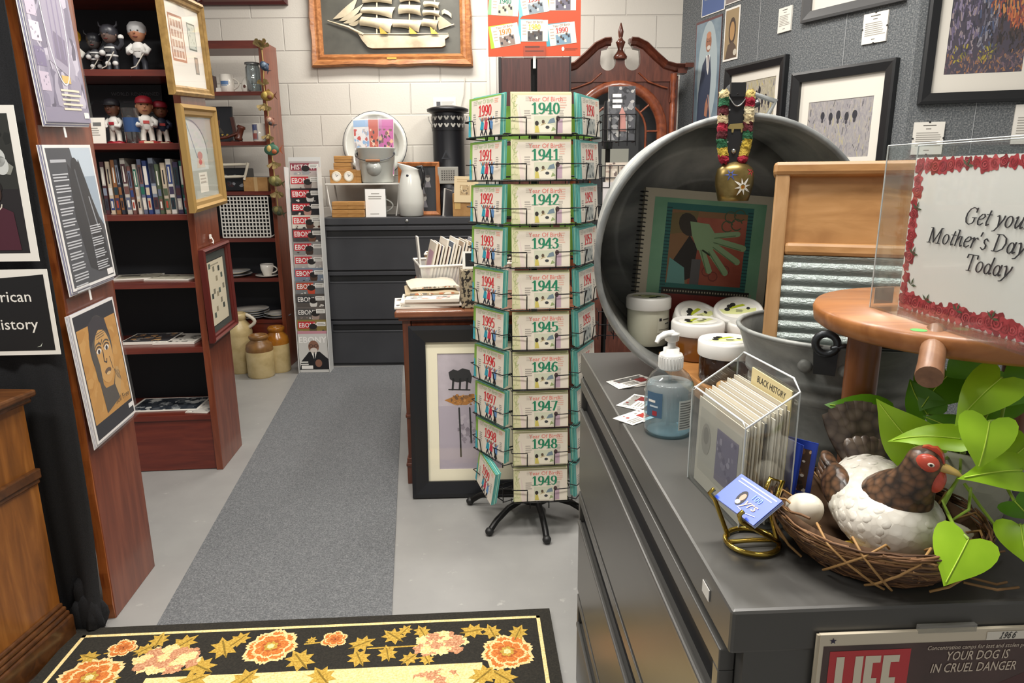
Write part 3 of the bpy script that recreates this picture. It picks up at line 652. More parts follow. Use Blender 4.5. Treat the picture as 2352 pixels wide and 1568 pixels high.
# magazines and papers lying on the lower shelves
def flat_paper(name, label, loc, w, d, rz, art, th=.004, edge=PAPER, cat='magazine', tilt=0, group=None):
    mb = MB(); mb.box((0, 0, 0), (w, d, th), edge); mb.M = FLAT @ Matrix.Translation((0, 0, 0)); mb.y = -th
    art(mb, w, d); o = mb.build(name); tag(o, label, cat, group, M=Matrix.Translation(loc) @ rotz(rz) @ Matrix.Rotation(tilt, 4, 'X')); return o
def busy(cols, k, seed, border=.012, head=None):
    def f(mb, w, d):
        mb.rect(border, border, w-border, d-border, P(cols[0])); mb.scribble(border, border, w-border, d-border, [P(c) for c in cols], k, 1.5, seed)
        if head: mb.rect(border*2, d*.55, w*.5, d*.8, P(head), 4)
    return f
tanp = ['#b9b4a2', '#a39e8e', '#c9c4b4', '#8a8678']
flat_paper('old_newspaper', 'yellowed magazine lying flat at left on the fourth shelf', at(258, .906, 3.10), .20, .17, .35, busy(tanp, 20, 1, .01, '#6f6d66'), .005, group='papers on the fourth shelf')
flat_paper('old_newspaper', 'yellowed magazine lying flat at right on the fourth shelf', at(330, .906, 3.10), .21, .17, -.05, busy(tanp, 24, 2, .01), .005, group='papers on the fourth shelf')
flat_paper('magazine', 'orange and grey magazine lying on the fifth shelf', at(275, .606, 3.09), .22, .19, .1, busy(['#3c3a3c', '#b78a5c', '#8b8886', '#52433a', '#c9a070'], 40, 3, .006), .012)
flat_paper('magazine', 'black and white magazine lying at right on the fifth shelf', at(350, .606, 3.09), .19, .19, .06, busy(['#c9c5bb', '#2c2b2c', '#a5a29a', '#57554f'], 40, 5, .01, '#3a3530'), .010)
flat_paper('photo_print', 'large grey photograph print lying on the lowest shelf', at(290, .281, 3.075), .33, .20, .08, busy(['#2b313a', '#4d5257', '#8f9395', '#1e2329', '#b4b5b2', '#3b4047'], 120, 6, .012), .004, cat='print')
flat_paper('photo_print', 'pale crumpled print under the right end of the lowest shelf', at(425, .281, 3.065), .11, .17, -.1, busy(['#c9c5bd', '#77767a', '#eae6dc'], 26, 7, .004), .003, cat='print')
# ================================================================ FRAMES ON THE BOOKCASE'S SIDE PANEL
GOLD = N('gold_leaf', [(.3, '#86693a'), (.6, '#a5844c'), (.8, '#bd9c62')], 30, .4, .3); GOLDL = P('#ab8a52', .4, .25)
FM = wallM((-1.387, 3.043, 0), -sin(radians(5)), cos(radians(5)))
gprof = lambda fw, d: [(0, 0), (0, -d), (fw*.3, -d-.006), (fw*.5, -d*.8), (fw*.8, -d*.75), (fw, -d*.45), (fw, -.004)]
def art_stamps(mb, x0, z0, x1, z1):
    mb.rect(x0, z0, x1, z1, P('#efeae0'), .5); w, h = x1-x0, z1-z0
    mb.rect(x0+w*.13, z0+h*.3, x0+w*.5, z0+h*.86, P('#b5836c')); mb.rect(x0+w*.155, z0+h*.33, x0+w*.475, z0+h*.83, P('#ecdfd2'), 1.5)
    for i in range(4):
        for j in range(4): mb.rect(x0+w*(.17+.075*i), z0+h*(.35+.12*j), x0+w*(.225+.075*i), z0+h*(.435+.12*j), P('#bd9a88'), 2)
    mb.rect(x0+w*.62, z0+h*.48, x0+w*.85, z0+h*.82, P('#71786f')); mb.rect(x0+w*.635, z0+h*.5, x0+w*.835, z0+h*.8, P('#cfd3c8'), 1.5); mb.scribble(x0+w*.65, z0+h*.52, x0+w*.82, z0+h*.78, [P('#98a49a'), P('#b9bfb0')], 10, 2, 1)
    mb.rect(x0+w*.72, z0+h*.18, x0+w*.83, z0+h*.4, P('#8f8a82')); mb.rect(x0+w*.74, z0+h*.2, x0+w*.81, z0+h*.38, P('#b9a898'), 1.5)
picture('picture_frame', 'gold framed display of stamps, the highest on the bookcase side', 'picture', FM @ Matrix.Translation((-.145, -.004, 1.685)) @ Matrix.Rotation(-.075, 4, 'Y'), .50, .40, .04, .022, GOLD, art_stamps, 0, None, gprof(.04, .022))
def art_arch(mb, x0, z0, x1, z1):
    mb.rect(x0, z0, x1, z1, P('#a9aca2'), .5); w, h = x1-x0, z1-z0
    mb.poly([(x0+w*.12, z0+h*.35), (x0+w*.12, z0+h*.95)]+[(x0+w*(.12+.6*sin(pi/2*i/8)), z0+h*(.55+.4*cos(pi/2*i/8))) for i in range(9)]+[(x0+w*.72, z0+h*.35)], P('#c3c8c2'), 1)
    mb.line([(x0+w*(.12+.62*sin(pi/2*i/8)), z0+h*(.55+.42*cos(pi/2*i/8))) for i in range(9)], .006, P('#6d7a7c'), 1.5); mb.line([(x0+w*.1, z0+h*.95), (x0+w*.36, z0+h*.5)], .008, P('#7f8f99'), 1.6)
    mb.poly([(x0+w*.3, z0+h*.38), (x0+w*.6, z0+h*.38), (x0+w*.55, z0+h*.5), (x0+w*.35, z0+h*.5)], P('#cdbfae'), 2); mb.ell(x0+w*.45, z0+h*.53, w*.09, h*.05, P('#bd7f78'), 2.4); mb.ell(x0+w*.44, z0+h*.45, w*.06, h*.035, P('#c4625f'), 2.6)
    mb.rect(x0+w*.32, z0+h*.07, x0+w*.62, z0+h*.32, P('#e6e1d3'), 2); mb.lines(x0+w*.36, x0+w*.58, z0+h*.3, z0+h*.18, 3, P('#b7ad9f'), 2.5); mb.rect(x0+w*.35, z0+h*.185, x0+w*.6, z0+h*.19, GREYP, 2.5)
picture('picture_frame', 'gold framed print with an arched window, in the middle of the bookcase side', 'picture', FM @ Matrix.Translation((-.07, -.004, 1.212)) @ Matrix.Rotation(-.06, 4, 'Y'), .45, .445, .05, .024, GOLDL, art_arch, 0, None, gprof(.05, .024))
def art_coll(mb, x0, z0, x1, z1):
    mb.rect(x0, z0, x1, z1, P('#4f5550'), .5); w, h = x1-x0, z1-z0; a, b_, c, d = x0+w*.12, z0+h*.08, x1-w*.12, z1-h*.1
    mb.rect(a, b_, c, d, P('#2a2420')); mb.rect(a+.004, b_+.004, c-.004, d-.004, P('#e3d9bf'), 1.5); mb.lines(a+.05, c-.05, d-.016, d-.03, 1, P('#a9a08a'), 2); rr = random.Random(3)
    for i, (u, v_) in enumerate(((.1, .88), (.32, .82), (.62, .8), (.45, .66), (.75, .68), (.25, .48), (.12, .42), (.42, .42), (.55, .46), (.6, .3), (.7, .2), (.3, .2), (.15, .12), (.8, .5))):
        mb.rect(a+(c-a)*u, b_+(d-b_)*v_, a+(c-a)*(u+.11), b_+(d-b_)*(v_+.08), P(('#5d6a60', '#8a8472', '#3f4741', '#a59a80')[i % 4]), 2)
r = picture('picture_frame', 'mahogany framed sheet of small stamps, the lowest on the bookcase side', 'picture', FM @ Matrix.Translation((-.015, -.006, .625)) @ Matrix.Rotation(-.035, 4, 'Y'), .365, .425, .03, .022, P('#5a2420', .3), art_coll, 0, None, gprof(.03, .022))
mb = MB(); mb.box((.165, -.006, .455), (.18, 0, .475), WHT); mb.tube([(.172, -.008, .46), (.178, -.012, .445), (.17, -.012, .432), (.166, -.01, .44)], .003, WHT, 6); mb.build('wall_hook', r, label='white plastic hook above the frame')
# ================================================================ THINGS ON THE FARTHER BOOKCASE
CERAM = P('#e9e4da', .15); 
def mug(label, loc, band, r_=.043, h=.105, rz=0.0):
    r = thing('mug', label, 'mug', loc, rz)
    MB().lathe([(r_*.9, 0), (r_, .006), (r_, h), (r_*.9, h), (r_*.88, .01), (0, .008)], CERAM, 24).build('mug_body', r)
    MB().tube([(r_*.95, 0, h*.8)]+[(r_+.032*sin(pi*i/8)+.002, 0, h*(.8-.6*i/8)) for i in range(1, 8)]+[(r_*.95, 0, h*.2)], .0065, CERAM, 8).build('handle', r)
    m = MB(); m.mats
    for (a0, a1, z0, z1, c) in band: m.rings([[Vector(((r_+.0008)*cos(radians(a0+(a1-a0)*i/8)), (r_+.0008)*sin(radians(a0+(a1-a0)*i/8)), zz*h)) for i in range(9)] for zz in (z0, z1)], P(c, .3), True, False, False, False)
    m.build('printed_band', r); return r
z = 1.931
mug('white mug with small blue lettering on the top shelf of the farther bookcase', at(524, z, 4.97), [(-130, -60, .42, .62, '#5b7fae'), (-125, -70, .36, .40, '#8aa4c4')], .046, .118)
r = thing('souvenir_bottle', 'dark red and clear souvenir bottle on the farther bookcase', 'bottle', at(483, z, 4.97))
mb = MB(); mb.box((-.04, -.03, 0), (.04, .03, .11), P('#4a1d24', .35)); mb.y = -.03; mb.scribble(-.038, .01, .038, .105, [P('#7a3038'), P('#2a1216'), P('#b9a79b')], 30, 1, 2); mb.build('box_base', r)
MB().lathe([(.034, .11), (.036, .15), (.02, .175), (.016, .19)], GLS, 16).build('bottle_body', r); MB().lathe([(.018, .185), (.02, .20), (.016, .225), (.0, .23)], P('#3d1216', .3), 14).build('stopper', r)
mb = MB(); mb.box((0, -.003, 0), (.055, 0, .03), WHT); tag(mb.build('small_card'), 'small blank white card beside the mug with blue lettering', 'card', M=leanM(wallM(at(497, z+.001, 4.94), 1, 0), -.2))
r = thing('ceramic_birdhouse', 'small white ceramic bird house with a round hole', 'ornament', at(567, z, 4.97))
MB().lathe([(.026, 0), (.034, .03), (.028, .07), (.012, .095), (.006, .1)], CERAM, 16).build('house_body', r); mb = MB(); mb.M = Matrix.Translation((0, -.034, .038)); mb.ell(0, 0, .009, .011, P('#5a3328')); mb.build('door_hole', r)
r = thing('glass_jar', 'clear glass jar beside the little white bird house', 'jar', at(585, z, 4.97))
MB().lathe([(.045, 0), (.05, .01), (.05, .16), (.04, .175), (.042, .185), (.039, .185), (.046, .16), (.046, .015), (0, .01)], GLS, 20).build('jar_body', r); MB().lathe([(.05, .18), (.05, .192), (0, .195)], P('#8b8c8c', .3, .5), 20).build('lid', r)
z = 1.606
def art_portrait_book(mb, w, h):
    mb.rect(0, 0, w, h, P('#1c1e24')); mb.ell(w*.38, h*.56, w*.16, h*.2, P('#5d3b2d'), 2); mb.ell(w*.38, h*.68, w*.17, h*.1, P('#1a1515'), 2.4); mb.poly([(w*.12, h*.25), (w*.68, h*.25), (w*.55, h*.4), (w*.2, h*.4)], P('#4a4238'), 1.6)
    mb.scribble(w*.1, h*.12, w*.86, h*.22, [P('#c9a94e'), P('#b3923c')], 26, 3, 4)
sheet_thing('hardcover_book', 'dark hardback with a portrait and gold lettering propped behind the gavel', 'book', leanM(wallM(at(476, z+.003, 5.02), 1, 0), -.14), .19, .24, art_portrait_book, .018, P('#1c1e24', .3))
DW = wood('gavel_wood', '#3d1b12', '#54281a', '#6b3422', (9, 9, 1), 5)
r = thing('gavel', 'dark wooden gavel lying in front of the portrait book', 'gavel', at(553, z, 4.95))
MB().lathe([(.0, -.05), (.026, -.05), (.03, -.035), (.022, -.025), (.022, .025), (.03, .035), (.026, .05), (0, .05)], DW, 16, M=Matrix.Translation((.0, 0, .060)) @ Matrix.Rotation(.35, 4, 'Y') ).build('gavel_head', r)
MB().tube([(0, -.01, .060), (-.08, -.03, .03), (-.2, -.04, .0145)], [.010, .009, .0125], DW, 10).build('handle', r)
r = thing('wooden_figure', 'thin dark wooden upright stand leaning beside the gavel', 'ornament', at(545, z, 5.0)); mb = MB(); mb.box((-.012, -.01, 0), (.012, .01, .17), DW, Matrix.Rotation(-.12, 4, 'Y')); mb.box((-.03, -.03, 0), (.03, .03, .012), DW); mb.build('upright', r)
mug('white mug printed with a blue and red picture, on the second shelf by the garland', at(598, z, 4.95), [(-150, -85, .1, .95, '#8f8a93'), (-145, -90, .6, .92, '#33487f'), (-140, -95, .15, .45, '#a34b3f'), (-120, -92, .45, .62, '#d8c7b8')], .046, .12)
z = 1.271
r = thing('leather_case', 'black case lying behind the white drumsticks on the third shelf', 'case', at(530, z, 5.03)); mb = MB(); mb.box((-.17, -.08, 0), (.15, .08, .16), P('#17181c', .4)); mb.y = -.08; mb.scribble(-.15, .03, .13, .12, [P('#8c8f94'), P('#3a2022'), P('#3d4046')], 16, 1, 6); mb.build('case_body', r, bevel=.006)
for i, (a, b_) in enumerate((((497, 379), (566, 377)), ((497, 407), (562, 405)), ((570, 374), (561, 412)))):
    p, q = on_y(*a, 4.905), on_y(*b_, 4.91); mb = MB(); mb.tube([p, p.lerp(q, .8), p.lerp(q, .93), q], [.010, .009, .007, .011], P('#d8d0bd', .4), 8)
    tag(mb.build('drumstick'), ('white drumstick lying highest across the farther bookcase', 'white drumstick lying just above the white wire grid', 'short white drumstick tilted upright beside the cardboard box')[i], 'drumstick', 'drumsticks on the farther bookcase')
CARD = N('cardboard', [(.3, '#a47a48'), (.7, '#b88d58')], 20, .8)
r = thing('cardboard_box', 'brown cardboard box on the shelf behind the garland', 'box', at(597, z, 4.98)); mb = MB(); mb.box((-.09, -.06, 0), (.08, .07, .095), CARD); mb.build('box_body', r, bevel=.002); MB().box((-.015, -.0615, 0), (.01, .0705, .0955), P('#c9a878', .4)).build('packing_tape', r)
# white wire grid standing on its edge
r = thing('wire_grid', 'white square-mesh wire basket standing in front of the farther bookcase shelf', 'basket', M=wallM((-2.045, 4.90, .953), 1, 0)); GW, GH = .338, .282
mb = MB(); wm = P('#e6e2da', .35)
for i in range(15): x = i*GW/14; mb.box((x-.0035, -.007, 0), (x+.0035, 0, GH), wm)
mb.build('upright_wires', r)
mb = MB()
for j in range(12): zz = j*GH/11; mb.box((0, -.0075, zz-.0035), (GW, -.0005, zz+.0035), wm)
mb.build('cross_wires', r)
mb = MB(); mb.tube([(0, 0, 0), (GW, 0, 0), (GW, 0, GH), (0, 0, GH)], .006, wm, 8, True); mb.tube([(GW, 0, GH), (GW+.012, .10, GH-.01), (GW+.012, .10, .02), (GW, 0, 0)], .005, wm, 8); mb.build('rim', r)
def plate(label, loc, rad, group=None, rim='#5d6a78'):
    mb = MB(); mb.lathe([(rad*.55, 0), (rad*.6, .004), (rad, .018), (rad, .022), (rad*.6, .008), (0, .007)], CERAM, 32); mb.lathe([(rad*.97, .0205), (rad*1.003, .0225), (rad*1.003, .019)], P(rim, .3), 32, cap0=False, cap1=False)
    return tag(mb.build('plate'), label, 'plate', group, loc=loc)
z = .661
plate('upper plate of the pair beside the cup and saucer', at(538, z+.024, 5.0), .115); plate('lower plate of the pair beside the cup and saucer', at(538, z, 5.0), .13)
r = thing('saucer', 'saucer under the white teacup', 'saucer', at(615, z, 4.96)); mb = MB(); mb.lathe([(.04, 0), (.05, .003), (.085, .014), (.085, .018), (.05, .007), (0, .006)], CERAM, 28); mb.lathe([(.083, .0165), (.0855, .0185)], P('#3c4350', .3), 28, cap0=False, cap1=False); mb.build('saucer_body', r)
r = thing('teacup', 'white teacup with a dark rim on its saucer', 'cup', at(615, z+.008, 4.96)); MB().lathe([(.028, 0), (.03, .006), (.045, .05), (.047, .085), (.044, .085), (.03, .012), (0, .01)], CERAM, 24).build('cup_body', r); MB().tube([(.044, 0, .07)]+[(.046+.028*sin(pi*i/8), 0, .07-.05*i/8) for i in range(1, 8)]+[(.036, 0, .02)], .005, CERAM, 8).build('handle', r); MB().lathe([(.0455, .078), (.0478, .086)], P('#2e3440', .3), 24, cap0=False, cap1=False).build('rim', r, label='dark rim line')
z = .356
for i in range(4): plate(('bottom plate of the stack of four on the low shelf', 'second plate from the bottom of the stack of four', 'third plate from the bottom of the stack of four', 'top plate of the stack of four on the low shelf')[i], at(578, z+.016*i, 4.98), .135-.003*i, 'stacked plates on the low shelf')
for i in range(2): plate(('lower plate of the pair at right on the low shelf', 'upper plate of the pair at right on the low shelf')[i], at(637, z+.02*i, 4.97), .10-.008*i, 'plates at the right of the low shelf')
# stoneware on the floor
STN = N('stoneware', [(.3, '#b09a6a'), (.55, '#c3ae7e'), (.8, '#cdb98c')], 14, .35); STB = N('stoneware_brown', [(.3, '#6d4a26'), (.7, '#8a6436')], 20, .35); STH = N('honey_glaze', [(.3, '#8a5210'), (.7, '#b3762a')], 10, .2)
def crock(label, x, y, rad, h, top, handle=False, cat='jar', body=STN):
    r = thing('stoneware_jar', label, cat, (x, y, 0))
    MB().lathe([(rad*.93, 0), (rad, .012), (rad, h*.66), (rad*.97, h*.70)], body, 32).build('jar_body', r)
    MB().lathe([(rad*1.0, h*.62), (rad*1.005, h*.68), (rad*.93, h*.78), (rad*.62, h*.86), (rad*.58, h*.9)], top, 32, cap0=False, cap1=False).build('shoulder', r)
    MB().lathe([(rad*.60, h*.88), (rad*.70, h*.92), (rad*.72, h*.97), (rad*.62, h), (rad*.5, h*.985), (rad*.45, h*.8)], top, 32, cap0=False, cap1=False).build('neck_rim', r)
    if handle: MB().tube([(rad*.75, -.01, h*.97)]+[(rad*(.8+.55*sin(pi*i/8)), -.01, h*(.97-.22*i/8)) for i in range(9)], .013, P('#d9d0bd', .3), 8).build('handle', r)
    return r
q = on_z(590, 872, 0); crock('squat stoneware jar with a brown shoulder standing in front of the other two', q.x, q.y+.10, .092, .30, STB)
q = on_z(637, 855, 0); crock('stoneware jar with a shiny honey-brown top, right of the group', q.x, q.y+.05, .083, .33, STH)
q = on_z(548, 865, 0); crock('tall cream stoneware jug with a white handle half hidden by the side panel', q.x-.03, q.y+.15, .095, .43, STN, True, 'jug')
# garland of cloth fish and raffia down the front edge
r = thing('garland', 'hanging garland of raffia knots and cloth fish down the farther bookcase edge', 'garland', (0, 0, 0))
G = [on_y(x, y, 4.86) for x, y in ((600, 105), (605, 150), (606, 200), (614, 245), (618, 290), (622, 335), (628, 385), (632, 420), (640, 490))]
mb = MB(); mb.tube(G, .004, P('#b39a5c', .7), 6); mb.build('string', r)
RAF = N('raffia', [(.3, '#75633a'), (.7, '#a38d5a')], 40, .7)
def raffia(p, k, s, up=1):
    mb = MB(); rr = random.Random(k)
    for i in range(7):
        a = rr.uniform(0, 6.3); d = Vector((cos(a)*.8, -abs(sin(a))*.5, up*rr.uniform(.2, 1))).normalized(); w = d.cross(Vector((0, 1, .1))).normalized()*s*.22
        mb.add([p-w*.3, p+w*.3, p+d*s+w, p+d*s*1.1, p+d*s-w], [(0,1,2,3,4)], RAF)
    mb.sphere(p, s*.2, RAF, 8, 6); mb.build('raffia_knot', r)
def fish(p, k, s, cols, a=0.0):
    mb = MB(); M = Matrix.Translation(p) @ Matrix.Rotation(a, 4, 'Y'); m1, m2, m3 = [P(c, .6) for c in cols]
    mb.sphere((0, 0, 0), (s, s*.35, s*.72), m1, 16, 10, M); mb.sphere((-s*.2, -.004, s*.1), (s*.45, s*.34, s*.5), m2, 12, 8, M); mb.sphere((s*.35, -.006, -s*.2), (s*.4, s*.3, s*.35), m3, 12, 8, M)
    for zz in (-1, 1): mb.add([M @ Vector(v) for v in ((s*.85, -.003, 0), (s*1.5, -.003, zz*s*.6), (s*1.2, -.003, 0))], [(0,1,2)], m3)
    mb.add([M @ Vector(v) for v in ((-s*.5, 0, s*.55), (s*.3, 0, s*1.0), (s*.6, 0, s*.4))], [(0,1,2)], m1); mb.build('cloth_fish', r)
E_ = [on_y(x, y, 4.83) for x, y in ((601, 110), (605, 195), (607, 240), (620, 278), (616, 310), (636, 410))]
raffia(E_[0], 1, .06); raffia(E_[1], 2, .04); raffia(E_[2], 3, .05, -1); raffia(E_[4], 4, .045, -1); raffia(on_y(628, 372, 4.83), 8, .05, -1); raffia(on_y(636, 440, 4.83), 9, .05, -1)
fish(on_y(607, 152, 4.83), 1, .035, ('#34465e', '#7d8ea0', '#20303f'), .9); fish(on_y(614, 220, 4.83), 2, .045, ('#8d6f2e', '#c9b05c', '#6b3a22')); fish(E_[3], 3, .035, ('#8a5a48', '#c4a48c', '#3f3b3c'), .8)
fish(on_y(624, 344, 4.83), 4, .052, ('#3d6650', '#d1b46a', '#b2603a')); fish(on_y(632, 416, 4.83), 5, .048, ('#77703e', '#a39a5c', '#5d5a34'), .3); fish(on_y(638, 484, 4.83), 6, .042, ('#5c5636', '#8d8450', '#3f4a34'), .5)
# ================================================================ BACK WALL
OAKF = wood('frame_oak', '#8a5630', '#a56b3e', '#bd8350', (3, 12, 12), 4, .35, .25)
SX0, SX1, SZ0 = -1.452, -.270, 2.147; SW, SH = SX1-SX0, .62
r = thing('ship_picture', 'wavy oak framed relief of a cream sailing ship on the block wall', 'picture', (SX0, 5.379, SZ0))
mb = MB()
def wavy(k, t, y, edge):  # one rail of the scalloped frame
    pass
FW = .09; n = 24
def outer(i):  # closed outline with scalloped edges, bottom left first
    return None
def rail(p0, p1, inward, length):
    """loft the moulding along one side, scalloped on the outside"""
    rs = []
    ux = (p1[0]-p0[0])/length; uz = (p1[1]-p0[1])/length
    for i in range(n+1):
        s = i/n; t0 = .012*(.5-.5*cos(2*pi*s*2))*sin(pi*s)+.006*(1 if abs(s-.5) < .03 else 0)
        prof = [(t0, 0), (t0, -.04), (t0+.012, -.055), (.042, -.048), (.05, -.04), (.068, -.045), (FW, -.02), (FW, -.004)]
        ring = []
        for t, y in prof:
            q = t; a = q/length if 0 else 0
            sx = p0[0]+ux*length*s; sz = p0[1]+uz*length*s
            lo = q; hi = length-q; d = min(max(length*s, lo), hi)
            ring.append(Vector((p0[0]+ux*d+inward[0]*q, y, p0[1]+uz*d+inward[1]*q)))
        rs.append(ring)
    mb.rings(rs, OAKF, False, False, False, False)
rail((0, 0), (SW, 0), (0, 1), SW); rail((SW, 0), (SW, SH), (-1, 0), SH); rail((SW, SH), (0, SH), (0, -1), SW); rail((0, SH), (0, 0), (1, 0), SH)
mb.build('frame', r)
mb = MB(); mb.box((FW-.02, -.008, FW-.02), (SW-FW+.02, 0, SH-FW+.02), N('ship_backing', [(.3, '#4d4c46'), (.7, '#5c5b53')], 8, .35)); mb.build('backing', r)
mb = MB(); mb.box((SW/2-.035, -.052, .05), (SW/2+.035, -.049, .064), P('#c9a650', .3, .6)); mb.build('name_plate', r, label='small brass plate')
IV = N('ivory_relief', [(.3, '#a99a80'), (.5, '#c9bca0'), (.7, '#d9cdb4')], 7, .4)
def sp(x, y): q = on_y(x, y, 5.35); return (q.x-SX0, q.z-SZ0)
mb = MB(); hullpts = [sp(*p) for p in ((822, 76), (832, 93), (845, 108), (855, 111), (1015, 108), (1023, 104), (1022, 90), (1031, 84), (1030, 78), (960, 83), (890, 82))]
mb.prism(hullpts, -.035, -.006, IV); mb.box((sp(825, 80)[0], -.04, sp(825, 80)[1]), (sp(1030, 79)[0], -.03, sp(1030, 76)[1]), IV); mb.build('hull', r, bevel=.006)
mb = MB(); mb.tube([(sp(752, 47)[0], -.025, sp(752, 47)[1]), (sp(800, 62)[0], -.028, sp(800, 62)[1]), (sp(835, 80)[0], -.03, sp(835, 80)[1])], [.003, .008, .011], IV, 8)
mb.build('bowsprit', r)
for mx0 in (865, 940, 998): mb = MB(); a, b_ = sp(mx0, 78), sp(mx0, -40); mb.tube([(a[0], -.02, a[1]), (b_[0], -.02, b_[1])], .006, IV, 8); mb.build('mast', r)
mb = MB(); a, b_ = sp(1010, 66), sp(1043, 55); mb.tube([(a[0], -.02, a[1]), (b_[0], -.02, b_[1])], .004, IV, 6); mb.build('boom', r)
def sail(c, dep=.03):
    """billowing four-cornered sail through pixel corners tl, tr, br, bl"""
    q = [sp(*p) for p in c]; rs = []
    for j in range(7):
        v_ = j/6; ring = []
        for i in range(9):
            u = i/8; x = (q[0][0]*(1-u)+q[1][0]*u)*(1-v_)+(q[3][0]*(1-u)+q[2][0]*u)*v_; z = (q[0][1]*(1-u)+q[1][1]*u)*(1-v_)+(q[3][1]*(1-u)+q[2][1]*u)*v_
            z += .010*sin(pi*u)*v_; x -= .006*sin(pi*v_)
            ring.append(Vector((x, -.02-dep*sin(pi*min(v_*.8+.1, 1))*(.55+.45*sin(pi*u)), z)))
        rs.append(ring)
    s_ = MB(); s_.rings(rs, IV, True, False, False, False); s_.build('sail', r)
for c in (((833, 16), (908, 16), (900, 42), (828, 30)), ((838, -12), (905, -12), (900, 9), (832, 7)), ((830, 38), (906, 44), (896, 76), (826, 58)), ((918, 10), (966, 12), (968, 36), (915, 32)), ((922, -14), (963, -14), (966, 6), (918, 5)), ((905, 44), (972, 46), (962, 74), (902, 62)), ((974, 2), (1010, 5), (1008, 20), (974, 16)), ((972, 22), (1010, 24), (1010, 40), (972, 36)), ((972, 42), (1008, 46), (1003, 70), (968, 60))): sail(c)
def jib(c):
    q = [sp(*p) for p in c]; s_ = MB(); s_.rings([[Vector((q[0][0]*(1-t)+q[1][0]*t, -.02-.015*sin(pi*t), q[0][1]*(1-t)+q[1][1]*t)) for t in [i/8 for i in range(9)]], [Vector((q[0][0]*(1-t)+q[2][0]*t, -.022, q[0][1]*(1-t)+q[2][1]*t-.02*sin(pi*t))) for t in [i/8 for i in range(9)]]], IV, True, False, False, False); s_.build('jib', r)
for c in (((764, 43), (822, -8), (812, 20)), ((778, 47), (834, 8), (822, 28)), ((788, 52), (838, 24), (826, 38)), ((800, 55), (838, 42), (826, 50)), ((1003, 30), (1040, 57), (1008, 68))): jib(c)
q = sp(1024, 32); mb = MB(); mb.rings([[Vector((q[0]+x, -.02-y, q[1]+z+dz)) for x, y, z in ((-.03, 0, .01), (-.01, .012, .018), (.02, .01, .005), (.04, 0, -.012))] for dz in (-.014, .014)], IV, True, False, False, False); mb.build('flag', r)
BR = P('#cfa84e', .25, .7)
for x0 in (872, 940, 988): mb = MB(); a, b_, c = sp(x0, 62), sp(x0+20, 79), sp(x0+3, 79); mb.prism([c, b_, a], -.05, -.045, BR); mb.build('deck_boat', r, label='small brass deck piece')
g = MB(); g.add([(FW-.002, -.0445, FW-.002), (SW-FW+.002, -.0445, FW-.002), (SW-FW+.002, -.0445, SH-FW+.002), (FW-.002, -.0445, SH-FW+.002)], [(0,1,2,3)], GLASS)
sheet_thing('wall_notice', 'small white notice with a dark picture taped to the block wall', 'notice', wallM((-.575, 5.378, 1.80), 1, 0), .17, .135, lambda m_, w, h: (m_.rect(.025, .07, .055, .105, P('#55565a')), m_.lines(.062, .155, .108, .07, 3, P('#bdb9b1')), m_.lines(.025, .15, .06, .02, 3, P('#c5c1b9'))), .001, P('#e6e2da', .5))
mb = MB(); q = [on_y(x, y, 5.37) for x, y in ((1068, 178), (1066, 215), (1058, 250), (1050, 275))]; mb.tube(q, .003, P('#c9c5bc'), 6)
tag(mb.build('electric_cord'), 'thin pale cord hanging down the block wall below the ship picture', 'cord')
mb = MB(); mb.box((-1.02, 5.33, 2.49), (-.9, 5.379, 2.52), MAHOGX); a = on_y(555, 4, 5.35)
# wide mahogany frame edge above bookcase (bottom edge only shows)
r = thing('picture_frame', 'mahogany picture frame above the farther bookcase, only its lower edge in view', 'picture', (-2.26, 5.379, 2.575))
mb = MB(); moulding(mb, .66, .5, [(0, 0), (0, -.03), (.02, -.035), (.04, -.01)], P('#4a1c18', .3)); mb.box((.03, -.01, .03), (.63, 0, .47), P('#cfc9bb')); mb.build('frame', r)
# ================================================================ FILING CABINET AT THE BACK
FGR = N('file_grey', [(.3, '#3b3c40'), (.7, '#424347')], 4, .42)
def lateral_file(name, label, M, w, d, h, rows, mat, cap=.05, lock=None, toe=.02, recess=.03):
    """lateral file; front at y=0, body behind; rows = [(z0, z1)] of the drawers"""
    r = thing(name, label, 'filing cabinet', M=M)
    mb = MB(); mb.box((0, .004, 0), (w, d, h-.001), mat); mb.build('body', r)
    mb = MB(); mb.box((-.002, -.012, h-cap), (w+.002, d, h), mat); mb.build('top', r, bevel=.004)
    for z0, z1 in rows:
        gr = MB(); ph = .052; a, b_ = .035, w-.035; zt = z1-.03
        gr.box((.018, -.014, z0+.004), (w-.018, .003, zt-ph), mat); gr.box((.018, -.014, zt), (w-.018, .003, z1-.004), mat)
        gr.box((.018, -.014, zt-ph), (a, .003, zt), mat); gr.box((b_, -.014, zt-ph), (w-.018, .003, zt), mat)
        dr = gr.build('drawer', r, bevel=.0015)
        pl = MB(); pl.box((a, -.002, zt-ph), (b_, .003, zt), P('#1c1d1f', .5)); pl.build('pull_recess', dr)
        pl = MB(); pl.box((a, -.019, zt-ph-.005), (b_, -.010, zt-ph+.007), mat); pl.build('pull', dr, bevel=.003)
    if lock is not None:
        k = MB(); k.lathe([(.012, 0), (.012, .006), (.008, .009), (0, .009)], P('#b9b9b6', .25, .9), 16, M=Matrix.Translation((lock, -.012, h-cap/2)) @ Matrix.Rotation(pi/2, 4, 'X')); k.build('lock', r)
    return r
FCM = wallM((-1.345, 4.90, 0), 1, 0); FCZ = 1.083
lateral_file('filing_cabinet', 'dark grey lateral filing cabinet against the block wall holding enamelware', FCM, 1.16, .45, FCZ, ((.02, .345), (.35, .705), (.71, 1.025)), FGR, .05, .61)
z = FCZ+.001
